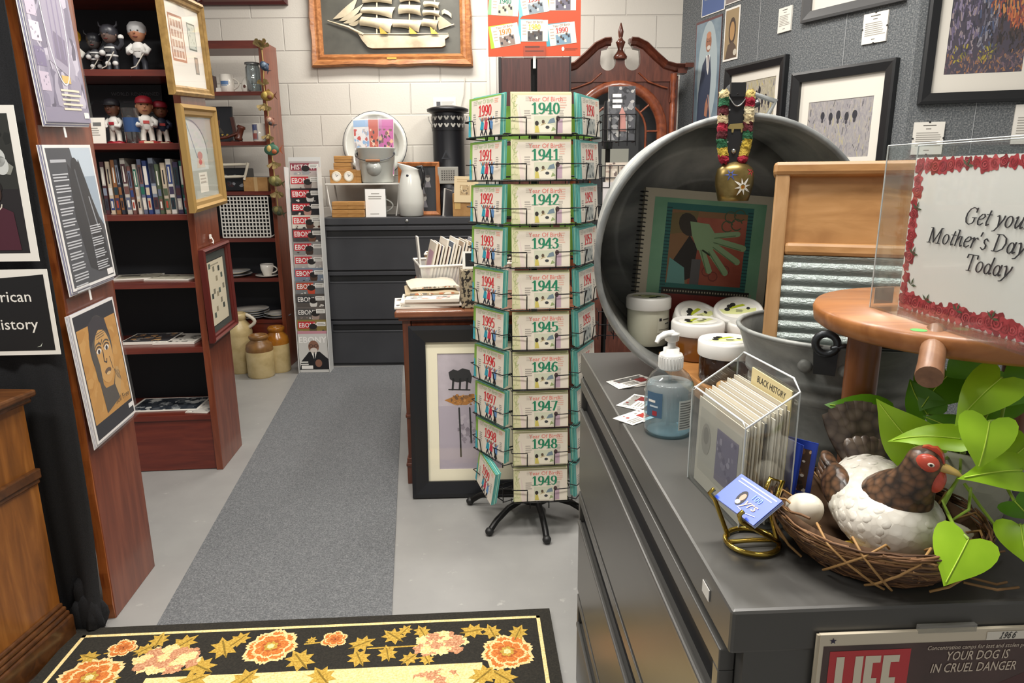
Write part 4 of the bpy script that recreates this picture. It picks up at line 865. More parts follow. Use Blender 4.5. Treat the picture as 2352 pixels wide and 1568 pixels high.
# riser
q0, q1 = at(758, z, 5.05), at(922, z, 5.05); RX0, RX1, RZ = q0.x, q1.x, .235
r = thing('shelf_riser', 'white wire shelf riser on the grey filing cabinet', 'riser', (RX0, 5.0, z)); w = RX1-RX0
mb = MB(); mb.box((-.01, .0, RZ-.012), (w+.01, .25, RZ), P('#e2e0da', .3)); mb.build('riser_top', r, bevel=.003)
for x, s in ((.0, 1), (w, -1)):
    for y in (.01, .24): mb = MB(); mb.tube([(x, y, RZ-.01), (x+s*.012, y, .1), (x+s*.03, y, .006)], .006, P('#e2e0da', .3), 8); mb.build('leg', r)
BAM = N('bamboo', [(.3, '#a8783f'), (.6, '#bb8b50'), (.8, '#c69a62')], 12, .45, 0, (1, 8, 8)); BAMT = P('#c79f68', .4)
def bamboo(label, loc, w, d, h, clocks=0, group='bamboo boxes on the filing cabinet'):
    r = thing('bamboo_box', label, 'box', loc, 0, group); MB().box((-w/2, -d/2, 0), (w/2, d/2, h), BAM).build('box_body', r, bevel=.004)
    mb = MB(); mb.box((-w/2-.001, -d/2-.001, h*.47), (w/2+.001, d/2+.001, h*.50), P('#8c6130')); mb.build('lid_seam', r)
    for i in range(clocks):
        x = (-w*.24, w*.22)[i] if clocks > 1 else 0
        k = MB(); k.lathe([(.034, 0), (.036, .004), (.030, .005)], P('#d9cfb8', .4), 20, M=Matrix.Translation((x, -d/2, h*.5)) @ Matrix.Rotation(pi/2, 4, 'X')); f_ = k.build('dial', r)
        k = MB(); k.M = Matrix.Translation((x, -d/2-.0055, h*.5)); k.ell(0, 0, .027, .027, P('#eeeae0')); k.line([(0, 0), (.014, .01)], .003, INK, 2); k.line([(0, 0), (-.004, .018)], .003, INK, 2); k.build('clock_face', f_)
    return r
zr = z+RZ+.001
bamboo('bamboo clock box with two round white dials on the white riser', at(792, zr, 5.10), .19, .09, .095, 2); bamboo('narrow plain bamboo box beside the dial box on the riser', at(824, zr, 5.10), .055, .08, .09)
bamboo('lower of the two small bamboo boxes stacked on the dial box', at(789, zr+.0965, 5.10), .125, .07, .046); bamboo('upper of the two small bamboo boxes stacked on the dial box', at(790, zr+.144, 5.10), .127, .07, .046)
for i, (px, dz) in enumerate(((785, 0), (821, 0), (785, .056), (821, .056))): bamboo(('lower left', 'lower right', 'upper left', 'upper right')[i]+' of the four bamboo boxes stacked on the grey cabinet', at(px, z+dz, 4.96), .117, .09, .054)
ENAM = P('#d6d6cf', .18); ENG = P('#c2c5bf', .2); NAVY = P('#2b2f3a', .3)
# basin leaning on the wall
q = on_y(862, 333, 5.28)
r = thing('enamel_basin', 'large white enamel basin leaning upright against the block wall', 'basin', M=Matrix.Translation(q+Vector((0, 0, .005))) @ Matrix.Rotation(radians(90-7), 4, 'X'))
mb = MB(); mb.lathe([(0, -.085), (.16, -.083), (.17, -.075), (.205, .0), (.235, .006), (.236, .012), (.205, .008), (.165, -.068), (0, -.072)], ENAM, 40); mb.build('basin_body', r); MB().tube([(.237*cos(2*pi*i/40), .237*sin(2*pi*i/40), .009) for i in range(40)], .0035, NAVY, 6, True).build('rim', r, label='thin dark rim')
# enamel bucket on the riser
p = at(868, zr, 5.12)
r = thing('enamel_bucket', 'pale grey enamel bucket with a wire bail on the white riser', 'bucket', p)
mb = MB(); mb.lathe([(.0, 0), (.105, 0), (.115, .01), (.135, .235), (.142, .242), (.135, .246), (.128, .235), (.105, .015), (0, .012)], ENG, 32); mb.lathe([(.05, 0), (.052, .004), (0, .012)], P('#b4b7b2', .2), 24, M=Matrix.Translation((0, -.118, .10)) @ Matrix.Rotation(pi/2, 4, 'X')); mb.lathe([(.009, 0), (.009, .005), (0, .006)], NAVY, 12, M=Matrix.Translation((0, -.110, .03)) @ Matrix.Rotation(pi/2, 4, 'X')); mb.build('bucket_body', r)
mb = MB()
for s in (-1, 1): mb.box((s*.135-.014, -.02, .19), (s*.135+.014, .02, .23), ENG); mb.lathe([(.011, 0), (.011, .01), (0, .01)], NAVY, 10, M=Matrix.Translation((s*.128, -.022, .205)) @ Matrix.Rotation(pi/2, 4, 'X'))
mb.build('bail_ear', r)
mb = MB(); mb.tube([(.14*cos(pi*i/16), -.06-.085*sin(pi*i/16), .205-.055*sin(pi*i/16)) for i in range(17)], .003, P('#55565a', .4, .8), 6); h_ = mb.build('bail', r)
mb = MB(); mb.tube([(-.05, -.147, .154), (.05, -.147, .154)], .010, P('#9a6a48', .5), 8); mb.build('wooden_grip', h_)
# magazines standing in the bucket
mm_ = [('#e6e2dc', '#8fb4d6', '#c94a3f', '#b8b4b0'), ('#c2553f', '#e3c2a6', '#3b3030', '#d88b6a'), ('#c45e9e', '#7a5848', '#e6b48f', '#443634')]
for i, (px, lab) in enumerate(((836, 'white and blue'), (862, 'orange-red'), (888, 'pink-topped'))):
    b_ = at(px, zr+.05, 5.10); M = leanM(wallM(b_, 1, .02*(i-1)), -.10, (-.03, .0, .02)[i]); r = thing('magazine', f'{lab} bagged magazine standing in the enamel bucket', 'magazine', M=M, group='bagged magazines in the enamel bucket')
    k = MB(); k.box((-.055, 0, 0), (.055, .006, .40), PAPER); k.y = 0; c = [P(x) for x in mm_[i]]; k.rect(-.053, .01, .053, .395, c[0]); k.scribble(-.053, .14, .053, .33, c, 46, 1.5, i+4, 1.4); k.rect(-.053, .345, .053, .39, c[(1, 0, 0)[i]], 3); k.build('cover', r)
    k = MB(); k.add([(-.06, -.004, .02), (.06, -.004, .02), (.06, -.004, .415), (-.06, -.004, .415)], [(0,1,2,3)], SLEEVE); k.build('plastic_bag', r)
# sign card (its square code is left out)
p = at(864, z, 4.95); r = thing('sign_holder', 'white counter card in an acrylic stand on the grey cabinet', 'sign', M=leanM(wallM(p, 1, 0), -.08))
mb = MB(); mb.box((-.072, -.002, 0), (.072, 0, .195), P('#f4f2ee', .4)); mb.y = -.002; mb.lines(-.03, .03, .17, .155, 1, GREYP); mb.lines(-.05, .05, .15, .12, 2, GREYP); mb.lines(-.04, .04, .028, .014, 1, GREYP); mb.build('card', r)
mb = MB(); mb.box((-.078, .0005, 0), (.078, .003, .20), clear('acrylic', '#f2f5f5', .2, .02)); mb.box((-.078, .003, 0), (.078, .055, .003), clear('acrylic')); mb.build('stand', r)
# pitcher
p = at(946, z, 4.985); r = thing('enamel_pitcher', 'white enamel water pitcher with a black handle on the grey cabinet', 'pitcher', p)
rs = []
for rr, zz, lean in ((.065, 0, 0), (.084, .01, 0), (.092, .10, 0), (.086, .20, 0), (.068, .28, 0), (.058, .32, 0), (.062, .345, 1), (.06, .35, 1), (.05, .33, .5)):
    rs.append([Vector(((rr+(.028*max(0, -cos(a)) if lean else 0))*cos(a), rr*sin(a), zz+lean*.022*(-cos(a)))) for a in [2*pi*j/28 for j in range(28)]])
MB().rings(rs, ENAM, True, True, False).build('pitcher_body', r)
MB().tube([(.05, -.01, .34), (.085, -.015, .345), (.098, -.02, .30), (.088, -.02, .23), (.08, -.02, .19)], [.012, .013, .012, .011, .009], P('#1a1a1c', .25), 8).build('handle', r)
MB().lathe([(.009, 0), (.009, .004), (0, .005)], NAVY, 12, M=Matrix.Translation((-.01, -.064, .285)) @ Matrix.Rotation(pi/2, 4, 'X')).build('rivet', r)
# shadow box
def art_dolls(m_, x0, z0, x1, z1):
    m_.rect(x0, z0, x1, z1, P('#2a2c30'), .5); w, h = x1-x0, z1-z0
    for u, v_, s in ((.55, .62, 1), (.75, .72, .8), (.62, .3, .9)):
        cx, cz = x0+w*u, z0+h*v_; m_.ell(cx, cz, .022*s, .026*s, P('#a9a6a0'), 2); m_.poly([(cx-.03*s, cz-.075*s), (cx+.03*s, cz-.075*s), (cx+.015*s, cz-.02*s), (cx-.015*s, cz-.02*s)], P('#77757a'), 1.5); m_.ell(cx, cz+.022*s, .024*s, .012*s, P('#4d4743'), 2.5)
    m_.line([(x0+w*.2, z0+h*.95), (x0+w*.5, z0+h*.6)], .012, P('#4a4d55'), 1)
p = at(914, z, 5.13); picture('shadow_box', 'orange-brown framed shadow box with pale figures behind the white pitcher', 'picture', leanM(wallM((p.x+.02, 5.115, z), 1, 0), -.04), .30, .38, .03, .03, wood('frame_amber', '#8a4f26', '#a8683a', '#b97a48', (6, 6, 1), 5), art_dolls, glass=True)
# heater
p = at(1035, z, 5.222); r = thing('oil_heater', 'black cylindrical room heater with a pierced top on the grey cabinet', 'heater', p)
BM_ = P('#1d1e22', .35, .3); mb = MB(); mb.lathe([(.13, 0), (.135, .02), (.135, .16), (.12, .19), (.115, .20), (.115, .60)], BM_, 32); mb.build('heater_body', r)
mb = MB(); mb.lathe([(.118, .60), (.118, .72)], BM_, 32, cap0=False)
for row in range(2):
    for k in range(16):
        a = 2*pi*k/16; 
        for s in (-1, 1):
            M = Matrix.Rotation(a+s*.06, 4, 'Z') @ Matrix.Translation((0, -.1195, .635+.05*row)) @ Matrix.Rotation(s*.55, 4, 'Y'); mb.cbox((0, 0, 0), (.012, .002, .028), P('#b9b7b0', .5), M)
mb.build('pierced_grille', r, label='pierced black grille with pale slots')
mb = MB(); mb.lathe([(.115, .72), (.15, .735), (.152, .75), (.13, .76), (.06, .775), (0, .778)], BM_, 32); mb.build('lid', r)
mb = MB(); mb.tube([(.14*cos(a), -.05*sin(a)-.02, .70-.10*sin(a)) for a in [pi*i/14 for i in range(15)]], .003, P('#a9a7a2', .4, .7), 6); mb.build('bail', r)
mb = MB(); mb.M = Matrix.Translation((-.01, -.1175, .43)); mb.poly([(-.035, -.03), (.035, -.03), (0, .035)], P('#33353a', .3)); mb.poly([(-.02, -.022), (.02, -.022), (0, .016)], P('#202125', .3), 2); mb.build('emblem', r)
mb = MB(); mb.box((-.075, -.128, .225), (.075, -.112, .345), P('#a3a29b', .4, .3)); mb.y = -.128; mb.rect(-.052, .245, .052, .325, P('#8b8982', .5), 1)
for i in range(6):
    for j in range(5): mb.ell(-.042+.017*i, .255+.015*j, .005, .004, P('#35342f'), 2, 6)
mb.build('grate_door', r, bevel=.004, label='grey pierced mica door')
r = thing('cardboard_box', 'brown cardboard box with a printed tan card leaning on it, beside the heater', 'box', at(1066, z, 5.0)); mb = MB(); mb.box((-.075, -.06, 0), (.12, .1, .16), CARD); mb.build('box_body', r, bevel=.002); MB().box((-.06, -.0615, .05), (-.02, -.0605, .16), P('#d3b06c', .35)).build('packing_tape', r)
sheet_thing('tan_card', 'tan printed card leaning on the cardboard box beside the heater', 'card', leanM(wallM(at(1043, z+.10, 4.93), 1, 0), -.06, .03), .17, .18, lambda m_, w, h: (m_.lines(.02, w-.02, h-.015, h-.045, 2, P('#c4ab82')), m_.rect(.04, .05, w-.06, .12, P('#b79d74')), m_.scribble(.04, .05, w-.06, .12, [P('#6d5a42'), P('#d9c7a0')], 26, 2, 3)), .002, P('#d9c49c', .6))
sheet_thing('thin_book', 'grey-edged thin book leaning between the shadow box and the cardboard box', 'book', leanM(wallM(at(1016, z, 4.99), .5, .86), -.05, .22), .12, .20, lambda m_, w, h: m_.rect(.005, .005, w-.005, h-.005, P('#55565a')), .012, P('#b5b3ae', .5))
# things under the riser: a white enamel cup with its handle and lid
r = thing('enamel_mug', 'white enamel mug half hidden behind the counter card under the riser', 'mug', at(872, z, 5.09)); MB().lathe([(.05, 0), (.055, .01), (.055, .14), (.05, .14), (.048, .015), (0, .01)], ENAM, 24).build('mug_body', r); MB().tube([(.05, 0, .12)]+[(.057+.045*sin(pi*i/8), 0, .12-.09*i/8) for i in range(1, 8)]+[(.05, 0, .03)], .006, ENAM, 8).build('handle', r)
r = thing('enamel_pan', 'low white enamel pan with a long handle under the riser', 'pan', at(838, z, 5.13)); MB().lathe([(.05, 0), (.07, .01), (.085, .075), (.09, .078), (.08, .07), (.065, .012), (0, .01)], ENAM, 24).build('pan_body', r); MB().tube([(-.05, -.02, .085), (-.02, -.05, .10), (.06, -.06, .098)], .008, ENAM, 8).build('handle', r)
# ================================================================ MAGAZINE RACK
r = thing('magazine_rack', 'narrow white standing rack filled with magazines beside the grey filing cabinet', 'rack', M=leanM(wallM((-1.518, 4.765, 0), cos(.03), sin(.03)), -.035) @ Matrix.Diagonal((1.1, 1, 1, 1))); RKM = r.matrix_world.copy()
RKH = 1.47; mb = MB(); ACR = P('#dfdfdc', .3); mb.box((-.004, .03, .0), (.195, .036, RKH+.03), ACR); mb.build('back_plate', r)
for x in (-.006, .192): mb = MB(); mb.box((x, -.08, .0), (x+.004, .034, RKH-.04), ACR); mb.build('side_plate', r)
mags = [('HISTORY', '#b9adaa', '#8f3a48', '#9a9a9c'), ('EBONY', '#c2b8b0', '#c2303a', '#83706a'), ('EBONY', '#2a2a2c', '#c2303a', '#d6d2cc'), ('EBONY', '#2e2d30', '#c2303a', '#b3867a'), ('EBONY', '#d9d4c8', '#cf3a40', '#5b3a2c'), ('EBONY', '#4a4648', '#c2303a', '#6d4936'), ('EBONY', '#8d8c8a', '#c2303a', '#3c2a22'), ('EBONY', '#b0a8a4', '#c2303a', '#c9c5bd'), ('EBONY', '#7b8696', '#c2303a', '#4a3426'), ('EBONY', '#787a7c', '#b8442c', '#c24a30'), ('EBONY', '#5a5450', '#3a3a3c', '#d9d5ce'), ('EBONY', '#67605c', '#4c4a48', '#a08a80'), ('EBONY', '#8a7a45', '#c22f36', '#5a5030'), ('EBONY', '#cfcdc8', '#d9d3cc', '#7a5240')]
ords = ['topmost', 'second from the top', 'third from the top', 'fourth from the top', 'fifth from the top', 'sixth from the top', 'seventh from the top', 'seventh from the bottom', 'sixth from the bottom', 'fifth from the bottom', 'fourth from the bottom', 'third from the bottom', 'second from the bottom', 'bottom magazine, fully visible, with a bald man in glasses']
zs = [RKH-.0905*i-.19-.010 for i in range(13)]+[.005]
for i, (t, c0, c1, c2) in enumerate(mags):
    zb = zs[i]+.001; hh = .30 if i == 13 else .20; y = .03-.007*i
    q = thing('magazine', f'magazine in the white standing rack, {ords[i]}' + ('' if i == 13 else f', {["rose","red and grey","red on black","red over a dark head","red on cream","red with a dark face","red on grey","red on pale grey","red and blue-grey","orange-red","grey and white","brown and grey","red on olive"][i]} cover'), 'magazine', M=RKM @ Matrix.Translation((.002, y-.012, zb)), group='magazines in the white rack')
    k = MB(); k.box((0, 0, 0), (.186, .003, hh), P(c0, .35)); k.y = 0; w, h = .186, hh
    if i == 13:
        k.rect(0, h-.02, w, h, P('#c58a96'), 1); k.text('EBONY', w/2, h-.085, .062, P('#f3f0ec'), 1, 'c', .012, .88); k.ell(w*.52, h*.62, .034, .046, P('#8a6250'), 2); k.ell(w*.52, h*.53, .024, .02, P('#d9cfc6'), 2.5)
        for s in (-1, 1): k.line(arc(w*.52+s*.016, h*.64, .013, .009), .003, P('#1f1c1c'), 3)
        k.poly([(0, .02), (w, .02), (w, h*.32), (w*.72, h*.5), (w*.35, h*.5), (.01, h*.26)], P('#1a1a1e'), 1.6); k.poly([(w*.42, h*.5), (w*.62, h*.5), (w*.53, h*.28)], WHT, 2); k.line([(w*.53, h*.48), (w*.53, h*.3)], .008, P('#1b1b20'), 2.5); k.ell(w*.66, h*.22, .022, .028, P('#8a6250'), 3); k.lines(.008, .07, h*.28, h*.17, 2, WHT, 3); k.rect(.012, .025, .085, .05, WHT, 3)
    else:
        zt = h-.012; k.rect(.006, zt-.05, .115 if i else .18, zt, P(c1), 1); k.text(t, .010, zt-.042, .047, P('#f1ebe6'), 2, 'l', .012, .78 if i else .80)
        k.ell(.10+.01*(i % 3), zt-.055, .024, .034, P(c2), 3); k.ell(.10+.01*(i % 3), zt-.036, .026, .02, P('#221d1c'), 3.4); k.scribble(.02, zt-.105, .18, zt-.06, [P(c0), P(c2), P('#3a3638'), P('#d8d3cb')], 14, 1.5, i)
        k.rect(.125, zt-.034, .182, zt-.004, P('#e9e6e0'), 4); k.lines(.13, .178, zt-.008, zt-.03, 2, GREYP, 5)
    k.build('cover', q)
    k = MB(); k.box((-.002, -.006, -.006), (.188, .005, .0), ACR); k.build('rack_lip' if False else 'pocket_lip', q) if False else None
for i in range(13):
    k = MB(); y = .03-.007*i; z0 = zs[i]+.085 if i < 12 else zs[i]+.05
    k.box((0, y-.0150, zs[i]-.004), (.19, y-.009, zs[i]), ACR); k.box((0, y-.0150, zs[i]), (.06, y-.0140, zs[i]+.045), P('#e6ddc8', .5)); o = k.build('pocket', r)
# ================================================================ WOOD CABINET AND CLOCK
WALN = wood('walnut_veneer', '#3f1d18', '#512822', '#63342c', (14, 14, .9), 4, .35, .2)
r = thing('wood_cabinet', 'tall dark walnut two-door cabinet behind the orange sign', 'cabinet', (-.055, 4.80, 0)); w = .448
MB().box((0, .02, 0), (w, .22, 2.12), WALN).build('body', r)
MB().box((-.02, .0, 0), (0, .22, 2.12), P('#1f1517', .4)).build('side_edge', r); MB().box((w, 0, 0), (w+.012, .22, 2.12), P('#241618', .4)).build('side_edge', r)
for x0, x1 in ((.0, w/2-.010), (w/2+.010, w)): MB().box((x0, 0, .05), (x1, .02, 2.11), WALN).build('door', r, bevel=.002)
CLK = wood('cherry', '#4a2318', '#5d2e20', '#703b2a', (8, 8, 1.5), 4, .3, .3); CLR = wood('cherry_red', '#6b3420', '#86452a', '#985434', (6, 6, 6), 4, .28, .35)
r = thing('grandfather_clock', 'reddish longcase clock with a swan-neck pediment and an arched glass door', 'clock', (.775, 5.12, 0))
HW = .415; mb = MB(); mb.box((-HW, .0, 0), (HW, .22, 2.0), CLK)
mb2 = MB()
# front with arched opening
AR, AZ = .29, 1.665
pts = [(-HW, .3)]+[(-HW, 2.03)]
def arch(rad, zc, z0, n_=20): return [(-rad, z0)]+[(rad*cos(pi-pi*i/n_), zc+rad*sin(pi-pi*i/n_)) for i in range(n_+1)]+[(rad, z0)]
body = MB(); body.box((-HW, .02, 0), (HW, .22, .55), CLK); body.box((-HW, .18, .55), (HW, .22, 2.03), P('#15171b', .5)); body.box((-HW, .02, .55), (-HW+.02, .22, 2.03), CLK); body.box((HW-.02, .02, .55), (HW, .22, 2.03), CLK)
ring_o = [(-HW, .55), (-HW, 2.04), (HW, 2.04), (HW, .55)]; hole = arch(AR, AZ, .6)
# front plate as strips around the arch
n_ = 24; vs = []; fs = []
for i in range(n_+1):
    a = pi-pi*i/n_; x, zz = AR*cos(a), AZ+AR*sin(a); vs += [(x, 0, zz), (x*HW/AR if abs(x*HW/AR) < HW else math.copysign(HW, x), 0, 2.04), (x, .02, zz)]
for i in range(n_): fs += [(3*i, 3*i+3, 3*i+4, 3*i+1), (3*i, 3*i+2, 3*i+5, 3*i+3)]
body.add(vs, fs, CLK); body.box((-HW, 0, .55), (-AR, .02, AZ), CLK); body.box((AR, 0, .55), (HW, .02, AZ), CLK); body.add([(-HW, 0, AZ), (-AR, 0, AZ), (-HW, 0, 2.04)], [(0,1,2)], CLK); body.add([(HW, 0, AZ), (AR, 0, AZ), (HW, 0, 2.04)], [(0,2,1)], CLK)
body.build('case', r)
arc3 = [(x, zz) for x, zz in arch(AR, AZ, .6)]
mb = MB(); mb.rings([[Vector((x*(AR-t)/AR, y, AZ+(zz-AZ)*((AR-t)/AR if zz > AZ else 1))) for t, y in ((-.06, 0), (-.05, -.02), (-.01, -.026), (.01, -.012), (.012, .02))] for x, zz in arc3], CLR, True, False, False, False); mb.build('door_frame', r)
mb = MB()
mb.tube([(x*.68, -.004, AZ+(zz-AZ)*.68) for x, zz in arc3[1:-1]]+[(.68*AR, -.004, .9)], .008, CLR, 6); mb.tube([(-.68*AR, -.004, AZ), (-.68*AR, -.004, .9)], .008, CLR, 6)
for a in (40, 90, 140): mb.tube([(.68*AR*cos(radians(a)), -.004, AZ+.68*AR*sin(radians(a))), (AR*cos(radians(a)), -.004, AZ+AR*sin(radians(a)))], .007, CLR, 6)
for zz in (AZ-.0, 1.45, 1.2): mb.tube([(.68*AR, -.004, zz), (AR, -.004, zz)], .007, CLR, 6); mb.tube([(-.68*AR, -.004, zz), (-AR, -.004, zz)], .007, CLR, 6)
mb.build('glazing_bars', r)
mb = MB(); mb.poly(arch(AR, AZ, .6, 24), GLASS, 0); mb.build('door_glass', r)
mb = MB(); mb.box((-.19, .12, 1.15), (.17, .17, 1.86), P('#2a2c2e', .5)); mb.y = .12; mb.rect(-.17, 1.6, .14, 1.82, P('#7c8584'), 1); mb.rect(-.1, 1.35, .1, 1.55, P('#a7a89c'), 1); mb.poly([(.02, 1.62), (.14, 1.58), (.14, 1.66)], P('#23262a'), 2); mb.build('dial_plate', r)
# pediment
mb = MB(); PW = .504
def swan(s):
    c = [(0, 2.0), (0, 2.155), (.036, 2.155), (.031, 2.14)]+[(.086+.055*cos(radians(a)), 2.13+.055*sin(radians(a))) for a in range(175, 366, 15)]+[(.140, 2.165), (.134, 2.213), (.090, 2.222), (.085, 2.235), (.060, 2.262), (.058, 2.284), (.105, 2.286), (.178, 2.257), (.25, 2.192), (.323, 2.133), (.381, 2.115), (.50, 2.115), (.455, 2.055), (.40, 2.05), (.40, 2.0)]
    mb.prism([(s*x, zz) for x, zz in c], -.012, .05, CLK)
    cr = [(s*x, zz) for x, zz in ((.47, 2.09), (.385, 2.092), (.318, 2.110), (.242, 2.172), (.172, 2.236), (.11, 2.264), (.07, 2.266))]
    rs = []
    for i, (x, zz) in enumerate(cr):
        a = cr[max(i-1, 0)]; b_ = cr[min(i+1, len(cr)-1)]; tx, tz = b_[0]-a[0], b_[1]-a[1]; L = sqrt(tx*tx+tz*tz); nx, nz_ = -tz/L*(-s), tx/L*(-s)
        rs.append([Vector((x+nx*u, y, zz+nz_*u)) for u, y in ((-.030, -.012), (-.022, -.03), (-.004, -.045), (.014, -.07), (.022, -.055), (.022, 0))])
    mb.rings(rs, CLK, False, True, True)
    mb.box((min(s*(PW-.06), s*PW), -.07, 2.085), (max(s*(PW-.06), s*PW), .05, 2.115), CLK); mb.box((min(s*.40, s*.465), -.04, 2.05), (max(s*.40, s*.465), .05, 2.085), CLK)
swan(1); swan(-1); mb.build('pediment', r)
mb = MB()
for s in (-1, 1): mb.tube([(s*x, -.014, zz) for x, zz in ((.13, 2.06), (.20, 2.0), (.30, 1.965), (.34, 1.955))], .006, CLR, 6); mb.tube([(s*x, -.012, zz) for x, zz in ((.36, 2.0), (.36, 1.86))], .006, CLK, 6)
mb.build('carved_line', r)
mb = MB(); mb.lathe([(.045, 2.15), (.05, 2.165), (.04, 2.18), (.024, 2.20), (.018, 2.215), (.03, 2.25), (.034, 2.262), (.02, 2.275), (.012, 2.29), (.016, 2.30), (.020, 2.33), (.012, 2.36), (.004, 2.385), (0, 2.39)], CLK, 16); mb.build('finial', r)
for s in (-1, 1): mb = MB(); mb.lathe([(.012, .56), (.015, 1.5), (.02, 1.84), (.014, 1.87), (.022, 1.90), (.014, 1.93), (.022, 1.96), (.016, 1.985), (.024, 2.02), (.024, 2.05)], CLR, 12, c=(s*(HW-.035), -.012, 0)); mb.build('column', r)
# ================================================================ MIDDLE DESK
DK = wood('desk_cherry', '#4d2415', '#61301d', '#743d27', (7, 7, 1), 5, .3, .3); DKX = wood('desk_cherry_top', '#6a3c26', '#7d4a30', '#8f5a3e', (1, 7, 7), 5, .25, .4)
DM = wallM((-.475, 2.87, 0), cos(radians(3)), sin(radians(3))); r = thing('wooden_desk', 'cherry wood desk in the middle of the room, piled with magazines', 'desk', M=DM); w, d = .80, 1.18
MB().box((-.025, -.025, .772), (w+.02, d+.02, .80), DKX).build('desk_top', r, bevel=.006)
mb = MB(); mb.box((-.01, -.012, .757), (w, d, .772), DK); mb.build('top_moulding', r, bevel=.003)
MB().box((.02, .015, .12), (w-.02, d-.02, .757), DK).build('body', r)
MB().box((.045, .004, .66), (w-.045, .016, .757), DK).build('apron', r)
for x in (0, w-.045):
    for y in (0, d-.045):
        mb = MB(); mb.box((x+.004, y+.004, .33), (x+.041, y+.041, .757), DK); mb.box((x, y, .315), (x+.045, y+.045, .33), DK); mb.box((x+.004, y+.004, .125), (x+.041, y+.041, .315), DK); mb.box((x-.003, y-.003, .0), (x+.048, y+.048, .085), DK); mb.box((x-.006, y-.006, .085), (x+.051, y+.051, .10), DK); mb.box((x-.002, y-.002, .10), (x+.047, y+.047, .125), DK); mb.build('leg', r, bevel=.003)
# picture leaning on its front
def art_bull(m_, x0, z0, x1, z1):
    m_.rect(x0, z0, x1, z1, N('wash_lilac', [(.3, '#a59ca4'), (.7, '#bfb6bd')], 9, .5), .5); w, h = x1-x0, z1-z0; ink = P('#1a1a1c')
    m_.rect(x0, z0, x1, z1-h*.45, P('#a9a0ab'), .7)
    b = (x0+w*.36, z0+h*.82)
    m_.poly([(b[0]-.045, b[1]-.02), (b[0]-.05, b[1]+.01), (b[0]-.03, b[1]+.022), (b[0]-.01, b[1]+.016), (b[0]+.01, b[1]+.026), (b[0]+.04, b[1]+.018), (b[0]+.05, b[1]-.01), (b[0]+.045, b[1]-.04), (b[0]+.02, b[1]-.03), (b[0]-.01, b[1]-.035), (b[0]-.03, b[1]-.03)], ink, 2)
    for x in (-.03, 0, .03): m_.line([(b[0]+x, b[1]-.02), (b[0]+x-.004, b[1]-.065)], .009, ink, 2)
    m_.line([(b[0]-.05, b[1]-.065), (b[0]+.04, b[1]-.068)], .006, ink, 2)
    og = [P(c) for c in ('#a9702c', '#8a5c2a', '#c08a4a', '#6b4a2a')]
    m_.poly([(x0+w*.1, z0+h*.6), (x0+w*.27, z0+h*.635), (x0+w*.55, z0+h*.64), (x0+w*.6, z0+h*.6), (x0+w*.45, z0+h*.555), (x0+w*.26, z0+h*.56)], og[0], 2); m_.scribble(x0+w*.2, z0+h*.555, x0+w*.7, z0+h*.65, og, 60, 2.5, 2)
    for u, l in ((.33, .42), (.5, .3), (.6, .36)): m_.line([(x0+w*u, z0+h*.53), (x0+w*(u+.01), z0+h*(.53-l*.5)), (x0+w*(u+.015), z0+h*(.53-l))], .007, ink, 3)
    m_.scribble(x0+w*.3, z0+h*.2, x0+w*.7, z0+h*.5, [P('#8e858f'), P('#7d747f'), P('#b5acb5')], 40, 2, 3)
picture('picture_frame', 'black framed print of dark figures over water leaning against the middle desk', 'picture', leanM(wallM((-.435, 2.735, .003), cos(radians(2)), sin(radians(2))), -.135), .505, .745, .07, .025, P('#16171b', .3), art_bull, (.048, .05, .048, .05), P('#e9e2c8', .6))
# bin of magazines
p = DM @ Vector((.19, .48, .802)); r = thing('plastic_bin', 'clear white plastic bin packed with upright magazines on the desk', 'bin', M=DM @ Matrix.Translation((.07, .42, .801)) @ rotz(.18)); BINM = clear('frosted_plastic', '#f2f2ee', .5, .42, .1)
mb = MB(); bw, bd, bh, tp = .44, .30, .135, .016
for q in (((0, 0), (bw, 0)), ((bw, 0), (bw, bd)), ((bw, bd), (0, bd)), ((0, bd), (0, 0))):
    (ax, ay), (bx, by) = q; cx, cy = bw/2, bd/2
    o_ = lambda x, y: (x+(tp if x > cx else -tp), y+(tp if y > cy else -tp), bh)
    mb.add([(ax, ay, 0), (bx, by, 0), o_(bx, by), o_(ax, ay)], [(0,1,2,3)], BINM)
mb.add([(0,0,.001), (bw,0,.001), (bw,bd,.001), (0,bd,.001)], [(0,1,2,3)], BINM); mb.build('bin_body', r)
mb = MB(); mb.tube([(-tp, -tp, bh), (bw+tp, -tp, bh), (bw+tp, bd+tp, bh), (-tp, bd+tp, bh)], .007, P('#e3e0d8', .4), 8, True); mb.build('rim', r)
RB = r.matrix_world.copy(); R3 = random.Random(9); cols3 = ['#cfc4b2', '#b9a58c', '#8b8f9a', '#d8d0c2', '#a07f78', '#5d6a7c', '#e0d9cb', '#93876f', '#b3a08d', '#c8bba4']
for i in range(24):
    x = .015+i*.0164; h = R3.uniform(.225, .265); t = .008
    M = RB @ Matrix.Translation((x, .02, .004)) @ Matrix.Rotation(.24+.002*(i%3), 4, 'Y')
    k = MB(); k.box((0, 0, 0), (t, .25, h), P('#e4ddcf', .7)); k.box((-.0015, -.001, 0), (0, .25, h), P(cols3[i % 10], .5)); k.box((t, -.001, 0), (t+.0015, .25, h), P(cols3[(i*3+1) % 10], .5))
    if i == 0: k.box((-.002, .03, .08), (-.0014, .2, .2), P('#b08a98'))
    o = k.build('magazine'); tag(o, 'pink-covered magazine at the open left end of the plastic bin' if i == 0 else 'magazine standing on edge in the packed plastic bin on the desk', 'magazine', 'magazines in the plastic bin', M=M)
